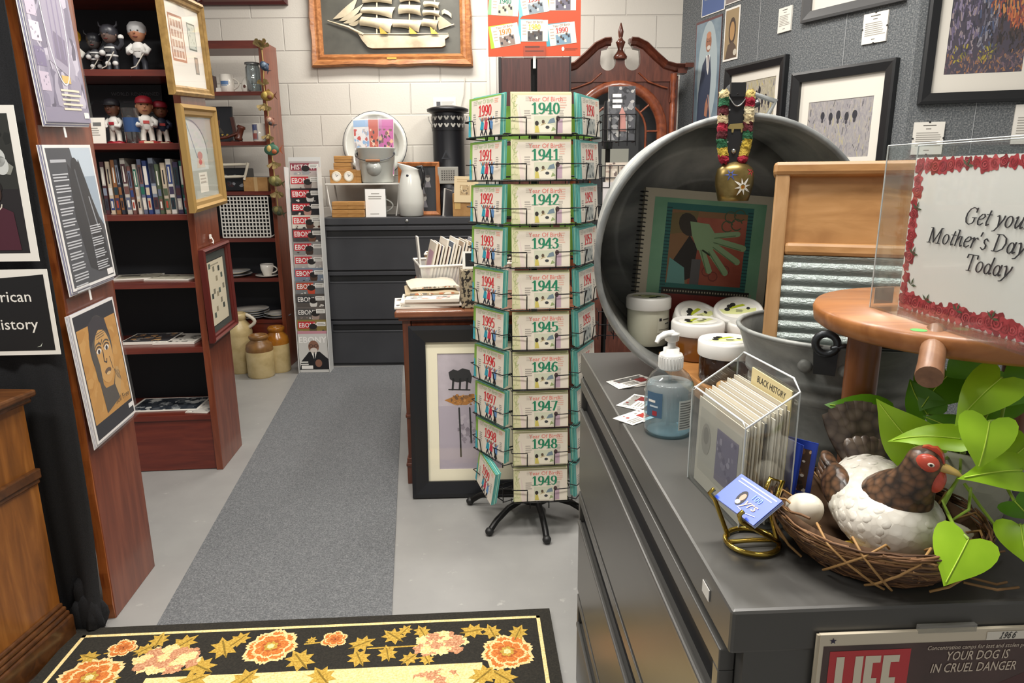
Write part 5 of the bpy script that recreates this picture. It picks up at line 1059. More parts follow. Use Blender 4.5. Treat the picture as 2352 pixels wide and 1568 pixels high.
mb = MB(); mb.box((-.055, .02, .0), (-.047, .10, .275), P('#d3d1cb', .5)); tag(mb.build('card_divider'), 'pale grey card standing upright at the left end of the plastic bin', 'card', M=RB @ Matrix.Translation((.05, .0, .003)) @ Matrix.Rotation(-.06, 4, 'Y'))
r = thing('wire_basket', 'small brown and white basket behind the plastic bin', 'basket', M=DM @ Matrix.Translation((.05, .82, .801))); mb = MB(); mb.box((0, 0, 0), (.16, .12, .15), P('#8a6a48', .6)); mb.y = 0; mb.scribble(.0, .02, .16, .14, [P('#d8cbb8'), P('#5d4632'), P('#b08c62')], 30, 1, 2); mb.build('basket_body', r); MB().tube([(0, 0, .15), (.16, 0, .15), (.16, .12, .15), (0, .12, .15)], .006, P('#e6e1d6'), 6, True).build('rim', r)
for i in range(6):
    lab = ['bottom sheet of the loose magazine pile on the desk', 'second magazine up in the loose pile on the desk', 'third magazine up in the loose pile on the desk', 'grey fashion magazine showing its cover in the loose pile', 'folded newspaper bulging near the top of the pile', 'topmost crumpled newspaper of the pile on the desk'][i]
    M = DM @ Matrix.Translation(((-.03, .0, -.005, .015, .01, .03)[i], (.03, .05, .045, .04, .13, .17)[i], .801+(0, .009, .018, .027, .041, .062)[i])) @ rotz((.1, -.02, .05, .0, .12, .2)[i])
    k = MB(); w_, d_, t_ = ((.28, .24, .008), (.27, .24, .008), (.25, .23, .008), (.235, .21, .012), (.24, .22, .02), (.225, .2, .02))[i]
    if i < 4: k.box((0, 0, 0), (w_, d_, t_), P('#ded8cb', .7)); k.M = FLAT.copy(); k.y = -t_; busy(['#d8d2c6', '#b9a59a', '#55514f', '#c98f82', '#8d8983'], 40, i+20, .008)(k, w_, d_)
    else:
        rs = []
        for a in range(9):
            u = a/8; hh = (.011+.004*sin(9*u))*sin(pi*u)**.6+.004; rs.append([Vector((w_*u, y, z_)) for y, z_ in ((0, 0), (d_, 0), (d_, hh+.008), (d_*.5, hh*.9), (0, hh*.6+.002))])
        k.rings(rs, (P('#a8977a', .7), P('#c4bcab', .7))[i-4], False); k.scribble(.02, .002, w_-.02, .010, [P('#e6e0d2'), P('#77706a'), P('#b9744f')], 30, 1, i)
    o = k.build('magazine' if i < 4 else 'newspaper'); tag(o, lab, 'magazine' if i < 4 else 'newspaper', 'loose pile on the desk', M=M)
LEO = N('spotted_cloth', [(.46, '#2a241f'), (.5, '#a89a80')], 60, .7, 0, (1,1,1), 0, 0, 2)
r = thing('patterned_box', 'black and tan spotted box beside the magazine pile', 'box', M=DM @ Matrix.Translation((.262, .02, .801)) @ rotz(.1)); MB().box((0, 0, 0), (.14, .12, .165), LEO).build('box_body', r, bevel=.003)
sheet_thing('small_photo', 'small white-bordered black photo resting on the spotted box', 'photo', leanM(DM @ Matrix.Translation((.268, .06, .968)), -.1), .12, .075, lambda m_, w, h: (m_.rect(.012, .01, w-.008, h-.008, P('#1b1b1d')), m_.rect(.05, .01, w-.02, .03, P('#d9d5cc'), 2)), .006, WHT)
# ================================================================ CARD SPINNER
SPN = Vector((.087, 2.61, 0)); A0 = radians(4.6); PITCH = .1492; ZB0 = 1.492
r = thing('card_spinner', 'tall black wire spinner rack of birth-year booklets on a five-legged base', 'rack', SPN); SR = r
mb = MB(); mb.lathe([(.012, .07), (.012, 1.76)], BLKMET, 12); mb.build('pole', r)
mb = MB(); mb.lathe([(.03, .045), (.062, .05), (.065, .085), (.05, .095), (.022, .10), (.02, .13)], P('#1a1a1b', .4), 24); mb.build('hub', r)
for x, y in ((1118, 1226), (1260, 1252), (1125, 1156), (1338, 1190), (0, 0)):
    q = on_z(x, y, .012)-SPN if x else Vector((.13, .25, .012))
    q = Vector((q.x, q.y, 0)); q = q.normalized()*.275; mb = MB(); mb.tube([(q.x*.16, q.y*.16, .078), (q.x*.6, q.y*.6, .070), (q.x*.85, q.y*.85, .045), (q.x*.97, q.y*.97, .022)], .0125, BLKMET, 10)
    l = mb.build('leg', r); mb = MB(); mb.sphere((q.x, q.y, .017), (.017, .017, .016), P('#141414', .5), 12, 8); mb.build('foot', l)
TEAL, GRN, CRM = P('#5ca8a1', .45), P('#7ba547', .45), P('#dcd3bf', .45)
def booklet_art(k, w, h, yr):
    dec = yr[2]; red, gr = P('#c22a32', .5), P('#1f7d5a', .5)
    if dec == '4':
        k.rect(0, 0, w, h, P('#cfcba4', .45), 1); k.poly([(.03, 0), (w-.002, 0), (w-.002, h-.006), (.024, h-.006), (.016, h-.03), (.024, h*.5)], P('#dcd3c3', .45), 2)
        rr = random.Random(2)
        for i in range(12): k.line(arc(rr.uniform(.004, .018), rr.uniform(.006, h-.01), .006, .009, rr.uniform(0, 180), rr.uniform(200, 360), 5), .0014, P('#a8b37c', .5), 2.2)
        k.poly([(.03, 0), (.046, 0), (.036, h*.45), (.028, h*.75)], P('#d9c9c0', .5), 2.5)
        number(k, yr, w*.57, h*.49, .036, gr, 4, 1.06, .19)
        k.text('Year Of Birth', w*.57, h*.80, .021, P('#d97d72', .5), 3, 'c', .008)
        for a, b_, n_ in ((.045, .07, 4), (.163, .178, 6)): k.lines(a, b_, h*.60, h*.36, n_, P('#a8a096', .5), 3)
        k.lines(.05, .075, h*.93, h*.80, 3, P('#c2b8ab', .5), 3); k.lines(.165, .188, h*.92, h*.62, 5, P('#d9b09f', .5), 3)
        k.rect(w*.38, .004, w*.74, h*.44, P('#c5c7b0', .5), 3); k.poly([(w*.38, .004), (w*.72, .004), (w*.70, h*.2), (w*.55, h*.28), (w*.4, h*.18)], P('#ddd7c3', .5), 3.3)
        k.ell(w*.425, h*.26, .0065, .008, P('#2a2422'), 4); k.poly([(w*.39, .004), (w*.47, .004), (w*.45, h*.2), (w*.40, h*.2)], P('#c2b45c'), 3.8); k.ell(w*.53, h*.3, .005, .006, P('#5a4a3a'), 4); k.poly([(w*.48, h*.2), (w*.58, h*.25), (w*.54, h*.3)], P('#b3a47e'), 3.9); k.poly([(w*.6, h*.25), (w*.73, h*.28), (w*.71, h*.40), (w*.64, h*.36)], P('#6d7f8a'), 3.8)
        k.ell(w*.60, h*.16, .007, .005, P('#3a3c40'), 4); k.rect(w*.75, .003, w*.85, h*.36, P('#b59ba8'), 3); k.ell(w*.775, h*.38, .007, .009, P('#4a3638'), 4); k.poly([(w*.69, h*.18), (w*.74, h*.1), (w*.66, h*.06)], P('#8a9a6a'), 3.9)
    else:
        k.rect(0, 0, w, h, TEAL if dec == '5' else GRN, 1); k.poly([(.02, 0), (w, 0), (w, h-.004), (.016, h-.008)], P('#d6cec0', .45), 2)
        if dec == '9': k.poly([(0, 0), (.018, 0), (.008, h*.55), (0, h*.55)], P('#3f9fb0'), 2.5)
        number(k, yr, w*.52, h*.51, .036, red, 4, .92, .20)
        k.text('Year Of Birth', w*.5, h*.83, .02, P('#a3b58c' if dec == '9' else '#b5b3a8', .5), 3, 'c', .006)
        for a, b_, n_ in ((.03, .05, 5), (.172, .19, 6)): k.lines(a, b_, h*.6, h*.3, n_, P('#8f8a84', .5), 3)
        k.lines(.165, .19, h*.93, h*.8, 3, P('#d99a86', .5), 3); k.lines(.03, .055, h*.93, h*.8, 3, P('#b9b2a6', .5), 3)
        if dec == '9':
            for cx, c in ((w*.44, '#2a8fa5'), (w*.56, '#b8354a'), (w*.72, '#5b86b5')):
                k.poly([(cx-.013, h*.16), (cx+.010, h*.14), (cx+.012, h*.34), (cx-.006, h*.38)], P(c), 3); k.ell(cx, h*.42, .006, .007, P('#8a5c4a'), 4)
                for s in (-1, 1): k.line([(cx, h*.33), (cx+s*.015, h*.46)], .004, P(c), 3.5); k.line([(cx, h*.15), (cx+s*.008, .004)], .007, P('#23252f'), 3.5)
        else:
            k.rect(w*.3, .004, w*.75, h*.44, P('#9a9d98'), 3); k.scribble(w*.3, .004, w*.75, h*.44, [P('#6f7676'), P('#b9b9b2'), P('#4f5658'), P('#c4c0b4')], 24, 3.5, 4)
BW, BH = .205, .13
def pocket(col, row, yr):
    a = A0+radians(60*col); nx, ny = sin(a), -cos(a); zb = ZB0-PITCH*row
    o = SPN+Vector((nx*.192, ny*.192, zb)); M = wallM(o, cos(a), sin(a)) @ Matrix.Translation((-BW/2, 0, 0)); ti = -.055
    pk = MB(); w_ = BW+.011; wm = P('#141414', .35, .4); ap = .03
    pk.tube([(-.007, .010, -.004), (-.007, -ap, -.004), (w_-.004, -ap, -.004), (w_-.004, .010, -.004)], .0022, wm, 6)
    for s in (0, 1):
        e = -.007 if s == 0 else w_-.004; i_ = e+(.058 if s == 0 else -.058)
        pk.tube([(e, .010, .052), (e, -ap-.004, .052), (i_, -ap-.010, .052), (i_, -ap-.006, .045), (i_, -ap, -.004)], .0020, wm, 6)
    pk.tube([(BW*.32, .012, -.05), (BW*.32, .012, .03)], .0022, wm, 6); pk.tube([(BW*.68, .012, -.05), (BW*.68, .012, .03)], .0022, wm, 6); pk.tube([(BW/2, .012, .01), (BW/2, .178, .01)], .003, wm, 6)
    o_ = pk.build('wire_pocket', SR); o_.matrix_local = SR.matrix_world.inverted() @ M if False else Matrix.Translation(-SPN) @ M
    if yr is None:
        k = MB(); k.box((0, -.004, 0), (BW, 0, BH), GRN); k.y = -.004; k.rect(.01, .01, BW-.01, BH-.01, P('#9ab85a')); t_ = k.build('booklet')
        tag(t_, 'lime green booklet on the far side of the spinner seen through the gaps', 'booklet', 'booklets on the far side of the spinner', M=M @ Matrix.Translation((0, -.02, 0)) @ Matrix.Rotation(ti, 4, 'X')); return
    M2 = M @ Matrix.Translation((0, -.024, 0)) @ Matrix.Rotation(ti, 4, 'X')
    drop = yr == '1999'
    if drop: M2 = M @ Matrix.Translation((.0, -.027, .014)) @ Matrix.Rotation(-.09, 4, 'X') @ Matrix.Rotation(.14, 4, 'Y') @ Matrix.Rotation(-.25, 4, 'Z')
    k = MB(); k.box((0, -.002, 0), (BW, .0015, BH), CRM if yr[2] == '4' else TEAL); k.y = -.002; booklet_art(k, BW, BH, yr)
    t_ = k.build('booklet'); colr = {'4': 'green', '5': 'red', '9': 'red'}[yr[2]]; cl = {'4': 'front', '5': 'right', '9': 'left'}[yr[2]]
    tag(t_, f'birth-year booklet reading {yr} in {colr}, front of its pocket in the {cl} column', 'booklet', 'birth-year booklets on the spinner', M=M2)
    for i in range(3):
        k = MB(); e = (TEAL, P('#8ec6b4', .45), TEAL)[i] if yr[2] != '4' else (P('#d9d2a8', .45), P('#c9cf9e', .45), P('#d9d2a8', .45))[i]
        k.box((0, 0, 0), (BW, .0045, BH), e); t_ = k.build('booklet'); dy = .003+.0056*i
        tag(t_, f'booklet stacked behind the one reading {yr}, only its edges showing', 'booklet', 'booklets stacked behind the front ones', M=M2 @ Matrix.Translation((.0006*i, dy, .0025*i+(0 if row % 3 else .001*i))))
for row in range(10):
    pocket(0, row, '194%d' % row); pocket(1, row, '195%d' % row); pocket(-1, row, '199%d' % row)
    for col in (2, 3, 4):
        pocket(col, row, None) if row < 4 else None
# sign on top of the spinner
r = thing('display_sign', 'orange and teal display sign picturing six decade booklets above the spinner', 'sign', M=leanM(wallM((-.075, 2.575, 1.765), 1, .02), -.02)); w, h = .325, .42
k = MB(); k.box((0, 0, 0), (w, .003, h), P('#c24a26', .45)); k.rect(0, 0, w, h, P('#c54d2a', .45), 1)
k.poly([(0, h*.46), (w*.3, h*.50), (w*.62, h*.545), (w, h*.48), (w, h), (0, h)], P('#7fbf5a', .45), 1.4); k.poly([(0, h*.495), (w*.3, h*.52), (w*.62, h*.56), (w, h*.51), (w, h), (0, h)], P('#5fb4c2', .45), 1.8)
k.poly([(w*.33, h*.28), (w*.4, h*.34), (w*.42, h*.5), (w*.36, h*.48)], P('#5fb4c2', .45), 1.9)
for i, (yr, cx, cz, a, nc, pc, lo) in enumerate((('1940', .185, .40, -.06, '#2f7f68', '#b9bca8', '#8fc08a'), ('1950', .50, .415, .16, '#c02f36', '#8b97a0', '#7fc0c4'), ('1960', .80, .44, 0, '#c9b52a', '#6c6878', '#e0b030'), ('1970', .19, .165, .17, '#d9822a', '#8f7d74', '#a8c43c'), ('1980', .50, .20, 0, '#c9c02a', '#55504f', '#5fb4c2'), ('1990', .80, .175, .12, '#c4383c', '#7a95a8', '#4f9fb0'))):
    ca, sa = cos(a), sin(a); bw, bh = .095, .07
    def T(x, z): return (w*cx+x*ca-z*sa, h*cz+x*sa+z*ca)
    k.poly([T(x, z) for x, z in ((-bw*.62, -bh*.5), (bw*.3, -bh*.5), (bw*.3, bh*.52), (-bw*.58, bh*.55))], P(lo, .45), 2); k.poly([T(x, z) for x, z in ((-bw*.48, -bh*.5), (bw*.5, -bh*.5), (bw*.5, bh*.5), (-bw*.5, bh*.5))], P('#e0d9cb', .45), 3)
    k.poly([T(x, z) for x, z in ((-bw*.25, -bh*.48), (bw*.3, -bh*.48), (bw*.3, -bh*.02), (-bw*.25, -bh*.02))], P(pc), 4)
    for j in range(7):
        x, z = -bw*.22+bw*.07*j, -bh*(.4-.1*((j*3) % 4)); k.poly([T(x, z), T(x+.007, z), T(x+.006, z+.01), T(x-.001, z+.008)], P(('#3a3a40', '#d8d2c4', '#54453c')[j % 3]), 4.4)
    for j in range(4): k.poly([T(x, z) for x, z in ((-bw*.44, bh*(.25-.14*j)), (-bw*.3, bh*(.25-.14*j)), (-bw*.3, bh*(.29-.14*j)), (-bw*.44, bh*(.29-.14*j)))], P('#b9a79b'), 4)
    sv = k.M.copy(); k.M = Matrix.Translation((w*cx, 0, h*cz)) @ Matrix.Rotation(-a, 4, 'Y'); number(k, yr, .0, .004, .017, P(nc, .5), 5, 1.0, .17); k.text('Year Of Birth', 0, .025, .011, P('#a08a80'), 5, 'c', .003); k.M = sv
k.lines(w*.4, w*.6, h*.09, h*.062, 1, P('#7a3a2a'), 3); k.lines(w*.4, w*.6, h*.05, h*.035, 1, P('#7a3a2a'), 3, .5, 0); k.ell(w*.81, h*.058, .005, .007, P('#f0e6da'), 3); k.lines(w*.83, w*.97, h*.065, h*.045, 2, P('#8f4a36'), 3)
k.lines(w*.4, w*.62, h*.58, h*.55, 1, P('#3f8696'), 3); k.text('Year Of Birth', w*.5, h*.80, .05, WHT, 3, 'c', .01); k.build('printed_card', r)
k = MB(); k.box((w*.38, -.006, -.006), (w*.62, .008, .034), clear('acrylic')); k.box((w*.485, -.003, -.04), (w*.515, .006, 0), P('#d9d8d4', .4)); k.build('clip', r, label='clear plastic clip')
# ================================================================ SECOND RACK BEHIND
RK2 = Vector((.50, 3.42, 0)); r = thing('brochure_rack', 'black wire rack of booklets and prints behind the year-of-birth spinner', 'rack', RK2)
mb = MB(); mb.lathe([(.012, .0), (.012, 1.70)], BLKMET, 10, c=(-.03, 0, 0)); mb.lathe([(.02, 1.48), (.024, 1.5), (.024, 1.68), (.02, 1.7)], P('#15161a', .3), 12, c=(-.03, 0, 0)); mb.build('pole', r)
mb = MB(); mb.lathe([(.22, 0), (.22, .012), (.05, .03), (.014, .05)], BLKMET, 24, c=(-.03, 0, 0)); mb.build('base', r)
def rack_wires(z, x0, x1, hh):
    mb = MB(); wm = P('#18181a', .4, .4)
    for zz in (0, hh*.45, hh): mb.tube([(x0, 0, z+zz), (x0, -.10, z+zz), (x1, -.10, z+zz), (x1, 0, z+zz)], .0022, wm, 6)
    for i in range(5): x = x0+(x1-x0)*i/4; mb.tube([(x, -.10, z-.02), (x, -.10, z+hh)], .0022, wm, 6)
    mb.tube([((x0+x1)/2, -.1, z), ((x0+x1)/2, 0, z)], .003, wm, 6); mb.build('wire_pocket', r)
for z, hh in ((1.51, .12), (1.30, .10), (1.05, .12), (.80, .12), (.58, .12)): rack_wires(z, -.07, .085, hh)
def rack_item(name, label, x, z, w_, h_, art, t=.004, edge=PAPER, rzz=0.0, cat='magazine'): return sheet_thing(name, label, cat, leanM(wallM(RK2+Vector((x, -.092, z)), cos(rzz), sin(rzz)), -.05), w_, h_, art, t, edge)
gy = [P(c) for c in ('#5b5c60', '#3a3b40', '#8a8a8c', '#27282c', '#a9a7a4')]
rack_item('magazine', 'grey magazine with white lettering and a pink figure in the back wire rack', -.045, 1.515, .125, .24, lambda m_, w, h: (m_.rect(0, 0, w, h, P('#4a4b50')), m_.scribble(0, 0, w, h, gy, 70, 1.5, 3), m_.rect(.02, h*.8, .06, h*.86, WHT, 3), m_.rect(.02, h*.70, .065, h*.76, WHT, 3), m_.rect(.02, h*.6, .06, h*.66, WHT, 3), m_.poly([(.05, .04), (.085, .04), (.08, .12), (.065, .15), (.052, .12)], P('#b58078'), 4)))
rack_item('booklet', 'pink-grey booklet partly hidden below the grey magazine in the back rack', -.05, 1.305, .13, .11, lambda m_, w, h: (m_.rect(0, 0, w, h, P('#c9bcae')), m_.scribble(0, 0, w, h, [P('#a08a80'), P('#d9cfc2'), P('#6d5f5a')], 24, 1.5, 5)))
rack_item('book', 'pale grey book with faint lettering in the back wire rack', -.062, 1.19, .135, .135, lambda m_, w, h: (m_.rect(0, 0, w, h, P('#b9b3b6')), m_.rect(0, 0, .035, h, P('#c6c1c2'), 1.5), m_.lines(w*.34, w*.9, h*.62, h*.5, 1, P('#8c8588'), 2), m_.text('TOURS', w*.62, h*.34, .027, P('#8c8588'), 2)), .012, P('#c9c6c4'), cat='book')
rack_item('print', 'grey landscape print below the pale book in the back wire rack', -.062, 1.045, .13, .14, lambda m_, w, h: (m_.rect(0, 0, w, h, P('#6f6b70')), m_.poly([(0, h*.4), (w*.5, h*.75), (w, h*.5), (w, h), (0, h)], P('#a39ba0'), 1.5), m_.scribble(0, 0, w, h*.4, gy, 20, 2, 2)), cat='print')
rack_item('print', 'dark print of a pale outstretched hand low in the back wire rack', -.02, .60, .13, .20, lambda m_, w, h: (m_.rect(0, 0, w, h, P('#3d332c')), m_.poly([(0, h*.6), (w, h*.75), (w, h), (0, h)], P('#c9bfae'), 1.5), m_.poly([(.03, .02), (.075, .02), (.09, .09), (.085, .14), (.078, .09), (.07, .15), (.062, .09), (.05, .15), (.05, .09), (.03, .12)], P('#c29c6a'), 3)), cat='print')
rack_item('booklet', 'white and grey booklet low in the back wire rack', -.075, .82, .12, .16, lambda m_, w, h: (m_.rect(.006, .006, w-.006, h-.006, P('#c5c3c0')), m_.scribble(.01, .01, w-.01, h-.01, gy, 20, 2, 8)))
# ================================================================ RIGHT WALL PICTURES
W2 = wallM((1.650, 4.282, 0), .5, -.866); W3 = wallM((2.02, 3.641, 0), sin(radians(73)), -cos(radians(73)))
BFR = P('#1d1e20', .35); MATB = P('#e6e1d6', .6)
T_ = Matrix.Translation
def art_blot(seed, base, cols, figs):
    def f(m_, x0, z0, x1, z1):
        w, h = x1-x0, z1-z0; m_.rect(x0-.004, z0-.004, x1+.004, z1+.004, P('#3a352f'), .4); nm = N('wash_%d' % seed, [(.3, base[0]), (.5, base[1]), (.7, base[2])], 14, .6, 0, (3, 3, 1), 0, 0, 6, 2.5)
        m_.rect(x0, z0, x1, z1, nm, .8); rr = random.Random(seed)
        for i in range(150):
            x, z = rr.uniform(x0, x1), rr.uniform(z0, z1-.03); l = rr.uniform(.01, .04); m_.line([(x, z), (min(max(x+rr.uniform(-.01, .01), x0), x1), min(z+l, z1))], rr.uniform(.002, .006), P(rr.choice(cols), .6), 1+.004*i)
        for u, v_, a, b_ in figs: m_.ell(x0+w*u, z0+h*v_, a, b_, P('#2b2a33'), 2.5, 12); m_.ell(x0+w*u, z0+h*(v_-.02)-b_, a*.5, b_*.5, P('#3a3740'), 2.4, 10)
    return f
cA = ['#8a878c', '#a0988e', '#b3ab88', '#75727a', '#aca4a8', '#5e5c60']
picture('picture_frame', 'black framed print of small dark figures, nearest the corner on the grey felt wall', 'picture', W1 @ T_((.583, -.002, 1.58)), .575, .46, .05, .03, BFR, art_blot(3, ('#9a948c', '#aea68e', '#bdb6a6'), cA+['#c2b25c'], [(.40, .55, .010, .02), (.47, .62, .010, .022), (.55, .64, .011, .024), (.62, .72, .012, .026), (.70, .44, .010, .02), (.78, .52, .011, .024), (.64, .30, .010, .02), (.86, .4, .010, .02)]), (.045, .06, .045, .055), MATB)
picture('picture_frame', 'black framed print with a row of five dark ovals on the grey felt wall', 'picture', W2 @ T_((.045, -.002, 1.32)), .625, .605, .055, .035, BFR, art_blot(5, ('#8a868a', '#9e9a9c', '#b0a89c'), cA, [(.24, .74, .013, .022), (.37, .71, .013, .024), (.49, .73, .014, .026), (.62, .70, .013, .024), (.74, .72, .015, .024)]), (.06, .07, .06, .115), MATB)
picture('picture_frame', 'grey-framed white-matted picture at the top of the felt wall, only its lower part in view', 'picture', W2 @ T_((.07, -.002, 2.19)), .60, .45, .055, .03, P('#4f4f50', .4), art_blot(6, ('#c9c4ba', '#dcd6ca', '#e6e0d4'), ['#c9c4ba'], []), .15, MATB)
def art_dapple(m_, x0, z0, x1, z1):
    m_.rect(x0-.004, z0-.004, x1+.004, z1+.004, P('#2a2622'), .4); m_.rect(x0, z0, x1, z1, P('#4a4450', .5), .8); rr = random.Random(8); w, h = x1-x0, z1-z0
    pal = {'l': ['#6f6580', '#8a7f98', '#4d485c', '#3a3845', '#9a8a8c'], 'c': ['#3a3844', '#4f5a78', '#2c2a30', '#6a6878', '#8f8c94'], 'r': ['#a5563c', '#c06a44', '#7a4038', '#c98a50', '#8f4a48'], 'b': ['#6d5a5c', '#8a6a58', '#5c4a54', '#75606a', '#a0704c'], 'y': ['#a8983c', '#8f8436', '#6d6a3a'], 'd': ['#2f2a2c', '#3d3432', '#4a3c3a']}
    for i in range(900):
        u, v_ = rr.random(), rr.random(); k_ = 'b' if v_ < .22 else ('r' if u > .72 and v_ > .45 else ('d' if u > .62 else ('l' if u < .38 else 'c')))
        if .12 < v_ < .30 and (abs(u-.18) < .09 or abs(u-.52) < .1) and rr.random() < .6: k_ = 'y'
        if v_ > .6 and .5 < u < .72 and rr.random() < .5: k_ = 'r'
        l = rr.uniform(.008, .028)*(1.5 if v_ > .3 else .6); x, z = x0+w*u, z0+h*v_; m_.line([(x, z), (min(max(x+rr.uniform(-.008, .008), x0), x1), min(z+l, z1))], rr.uniform(.003, .008), P(rr.choice(pal[k_]), .55), 1+.0012*i, None)
picture('picture_frame', 'large black framed painting in purple, orange and yellow at the right edge', 'picture', W3 @ T_((.035, -.002, 1.69)), .535, .66, .052, .03, BFR, art_dapple if 1 else art_blot(8, ('#2f2a35', '#6b5568', '#a5643f'), ['#7a6a8a', '#3a3440', '#a85a3c', '#c98a4a', '#55506a', '#8a5a70', '#b8a83c', '#4a4a5a', '#c05a40', '#2a262e', '#6f6f88'], []), (.05, .085, .05, .06), MATB)
def label_card(label, M, w, h, clip=True):
    r = thing('label_card', label, 'card', M=M, group=None); k = MB(); k.box((0, -.010, 0), (w, 0, h), P('#e9e5dc', .45)); k.y = -.010; k.lines(w*.3, w*.75, h*.93, h*.86, 1, P('#55524d'), 1); k.lines(w*.4, w*.62, h*.82, h*.76, 1, P('#6d6a64'), 1); k.lines(w*.1, w*.95, h*.70, h*.24, 7, P('#a09c94'), 1); k.lines(w*.4, w*.58, h*.16, h*.1, 1, P('#6d6a64'), 1); k.build('card', r)
    if clip:
        k = MB()
        for x, z in ((w*.5, 0), (w*.5, h), (w, h*.5), (0, h*.5)): k.cbox((x, -.0105, z), (.008, .003, .008), P('#1c1c1c', .4))
        k.build('clip', r)
    return r
label_card('white label card nearest the corner, left of the grey-framed picture', W1 @ T_((1.045, -.001, 2.172)), .108, .135, False)
label_card('white clip-framed label card under the grey-framed picture on the felt wall', W2 @ T_((.45, -.001, 2.018)), .135, .148)
label_card('white clip-framed label card below the large purple and orange painting', W3 @ T_((.035, -.001, 1.447)), .138, .158)
label_card('white label card at the right edge, partly out of view', W3 @ T_((.468, -.001, 1.49)), .15, .185, False)
def art_man(m_, w, h):
    m_.rect(0, 0, w, h, P('#6d4a4a')); m_.rect(.008, .0, w-.004, h-.015, N('portrait_sky', [(.3, '#5f7484'), (.7, '#8fa0aa')], 5, .5), 1.2); m_.ell(w*.52, h*.5, w*.38, h*.48, P('#a9b6ba'), 1.6, 28)
    m_.poly([(w*.18, h*.02), (w*.2, h*.35), (w*.32, h*.6), (w*.48, h*.68), (w*.62, h*.66), (w*.68, h*.5), (w*.66, h*.3), (w*.7, h*.02)], P('#3b4255'), 2); m_.ell(w*.53, h*.79, w*.11, h*.085, P('#9c6a52'), 3); m_.ell(w*.53, h*.855, w*.09, h*.03, P('#bd8668'), 3.4); m_.ell(w*.54, h*.745, w*.07, h*.02, P('#cfcac2'), 3.4)
    for s_ in (-1, 1): m_.line([(w*(.53+s_*.04)-.004, h*.80), (w*(.53+s_*.04)+.006, h*.80)], .004, P('#2b2422'), 4)
    m_.poly([(w*.46, h*.68), (w*.6, h*.68), (w*.56, h*.5), (w*.50, h*.55)], WHT, 2.5); m_.poly([(w*.51, h*.68), (w*.56, h*.68), (w*.55, h*.52)], P('#4a3340'), 3)
    m_.poly([(w*.48, h*.14), (w*.58, h*.12), (w*.62, h*.22), (w*.56, h*.30), (w*.5, h*.24)], P('#a8745c'), 3); m_.line([(w*.6, h*.32), (w*.72, h*.12)], .008, P('#c9a090'), 3)
sheet_thing('portrait_poster', 'portrait poster of a man in a dark suit in the corner of the felt wall', 'poster', leanM(W1 @ T_((.2, -.003, 1.66)), 0, -.012), .295, .735, art_man, .003, P('#5a3a38'))
def art_lady(m_, w, h):
    m_.rect(.01, .012, w-.01, h-.012, P('#a08a68')); m_.ell(w*.55, h*.55, w*.24, h*.26, P('#4a3a30'), 2); m_.ell(w*.55, h*.55, w*.16, h*.18, P('#b08a5c'), 3); m_.poly([(w*.15, .012), (w*.9, .012), (w*.85, h*.25), (w*.6, h*.36), (w*.3, h*.3)], P('#5c4c40'), 2.5); m_.ell(w*.8, h*.14, w*.12, h*.06, P('#c9c0b0'), 3)
sheet_thing('small_portrait', 'small white-edged brown portrait print beside the suited man poster', 'print', W1 @ T_((.518, -.003, 2.09)), .155, .325, art_lady, .003)
sheet_thing('blue_poster', 'blue poster at the top of the felt wall, only its lower edge in view', 'poster', W1 @ T_((.245, -.003, 2.42)), .26, .32, lambda m_, w, h: (m_.rect(.006, .006, w-.006, h-.006, P('#55699a')), m_.poly([(.03, .10), (.2, .10), (.2, .3), (.03, .3)], P('#8b93a0'), 2), m_.ell(.07, .13, .016, .02, P('#d9d5c4'), 3), m_.ell(.14, .14, .016, .02, P('#cfc9b8'), 3)), .003)
sheet_thing('dark_poster', 'grey-brown poster beside the blue poster at the top of the felt wall', 'poster', W1 @ T_((.512, -.003, 2.44)), .19, .3, lambda m_, w, h: m_.rect(.006, .006, w-.006, h-.006, P('#8a7f7c')), .003)
for i, (W_, s, z0, z1, lab) in enumerate(((W1, .865, 2.05, 2.7, 'thin pale hanging line above the framed print nearest the corner'), (W2, .345, 1.93, 2.19, 'thin pale hanging line above the print with five ovals'), (W3, .30, 1.45, 1.69, 'thin pale line hanging below the large painting'))):
    k = MB(); k.box((-.0015, -.003, z0), (.0015, -.001, z1), P('#a5a8aa', .4)); tag(k.build('hanging_line'), lab, 'line', M=W_ @ T_((s, 0, 0)))
# ================================================================ COUNTER (front lateral file)
CTZ = .93
CM2 = wallM((.181, 1.624, 0), .047, -1.026)
lateral_file('filing_cabinet', 'long dark grey lateral filing cabinet in the foreground used as a display counter', CM2, 1.027, .56, CTZ, ((.005, .28), (.285, .575), (.58, .875)), DKGREY, .05)
z = CTZ+.0008
mb = MB(); mb.box((0, 0, 0), (.022, .001, .014), P('#c9c8c4', .4)); tag(mb.build('label_tag'), 'small blank silver label plate on the edge of the counter top', 'label', M=CM2 @ Matrix.Translation((.945, -.0135, .898)))
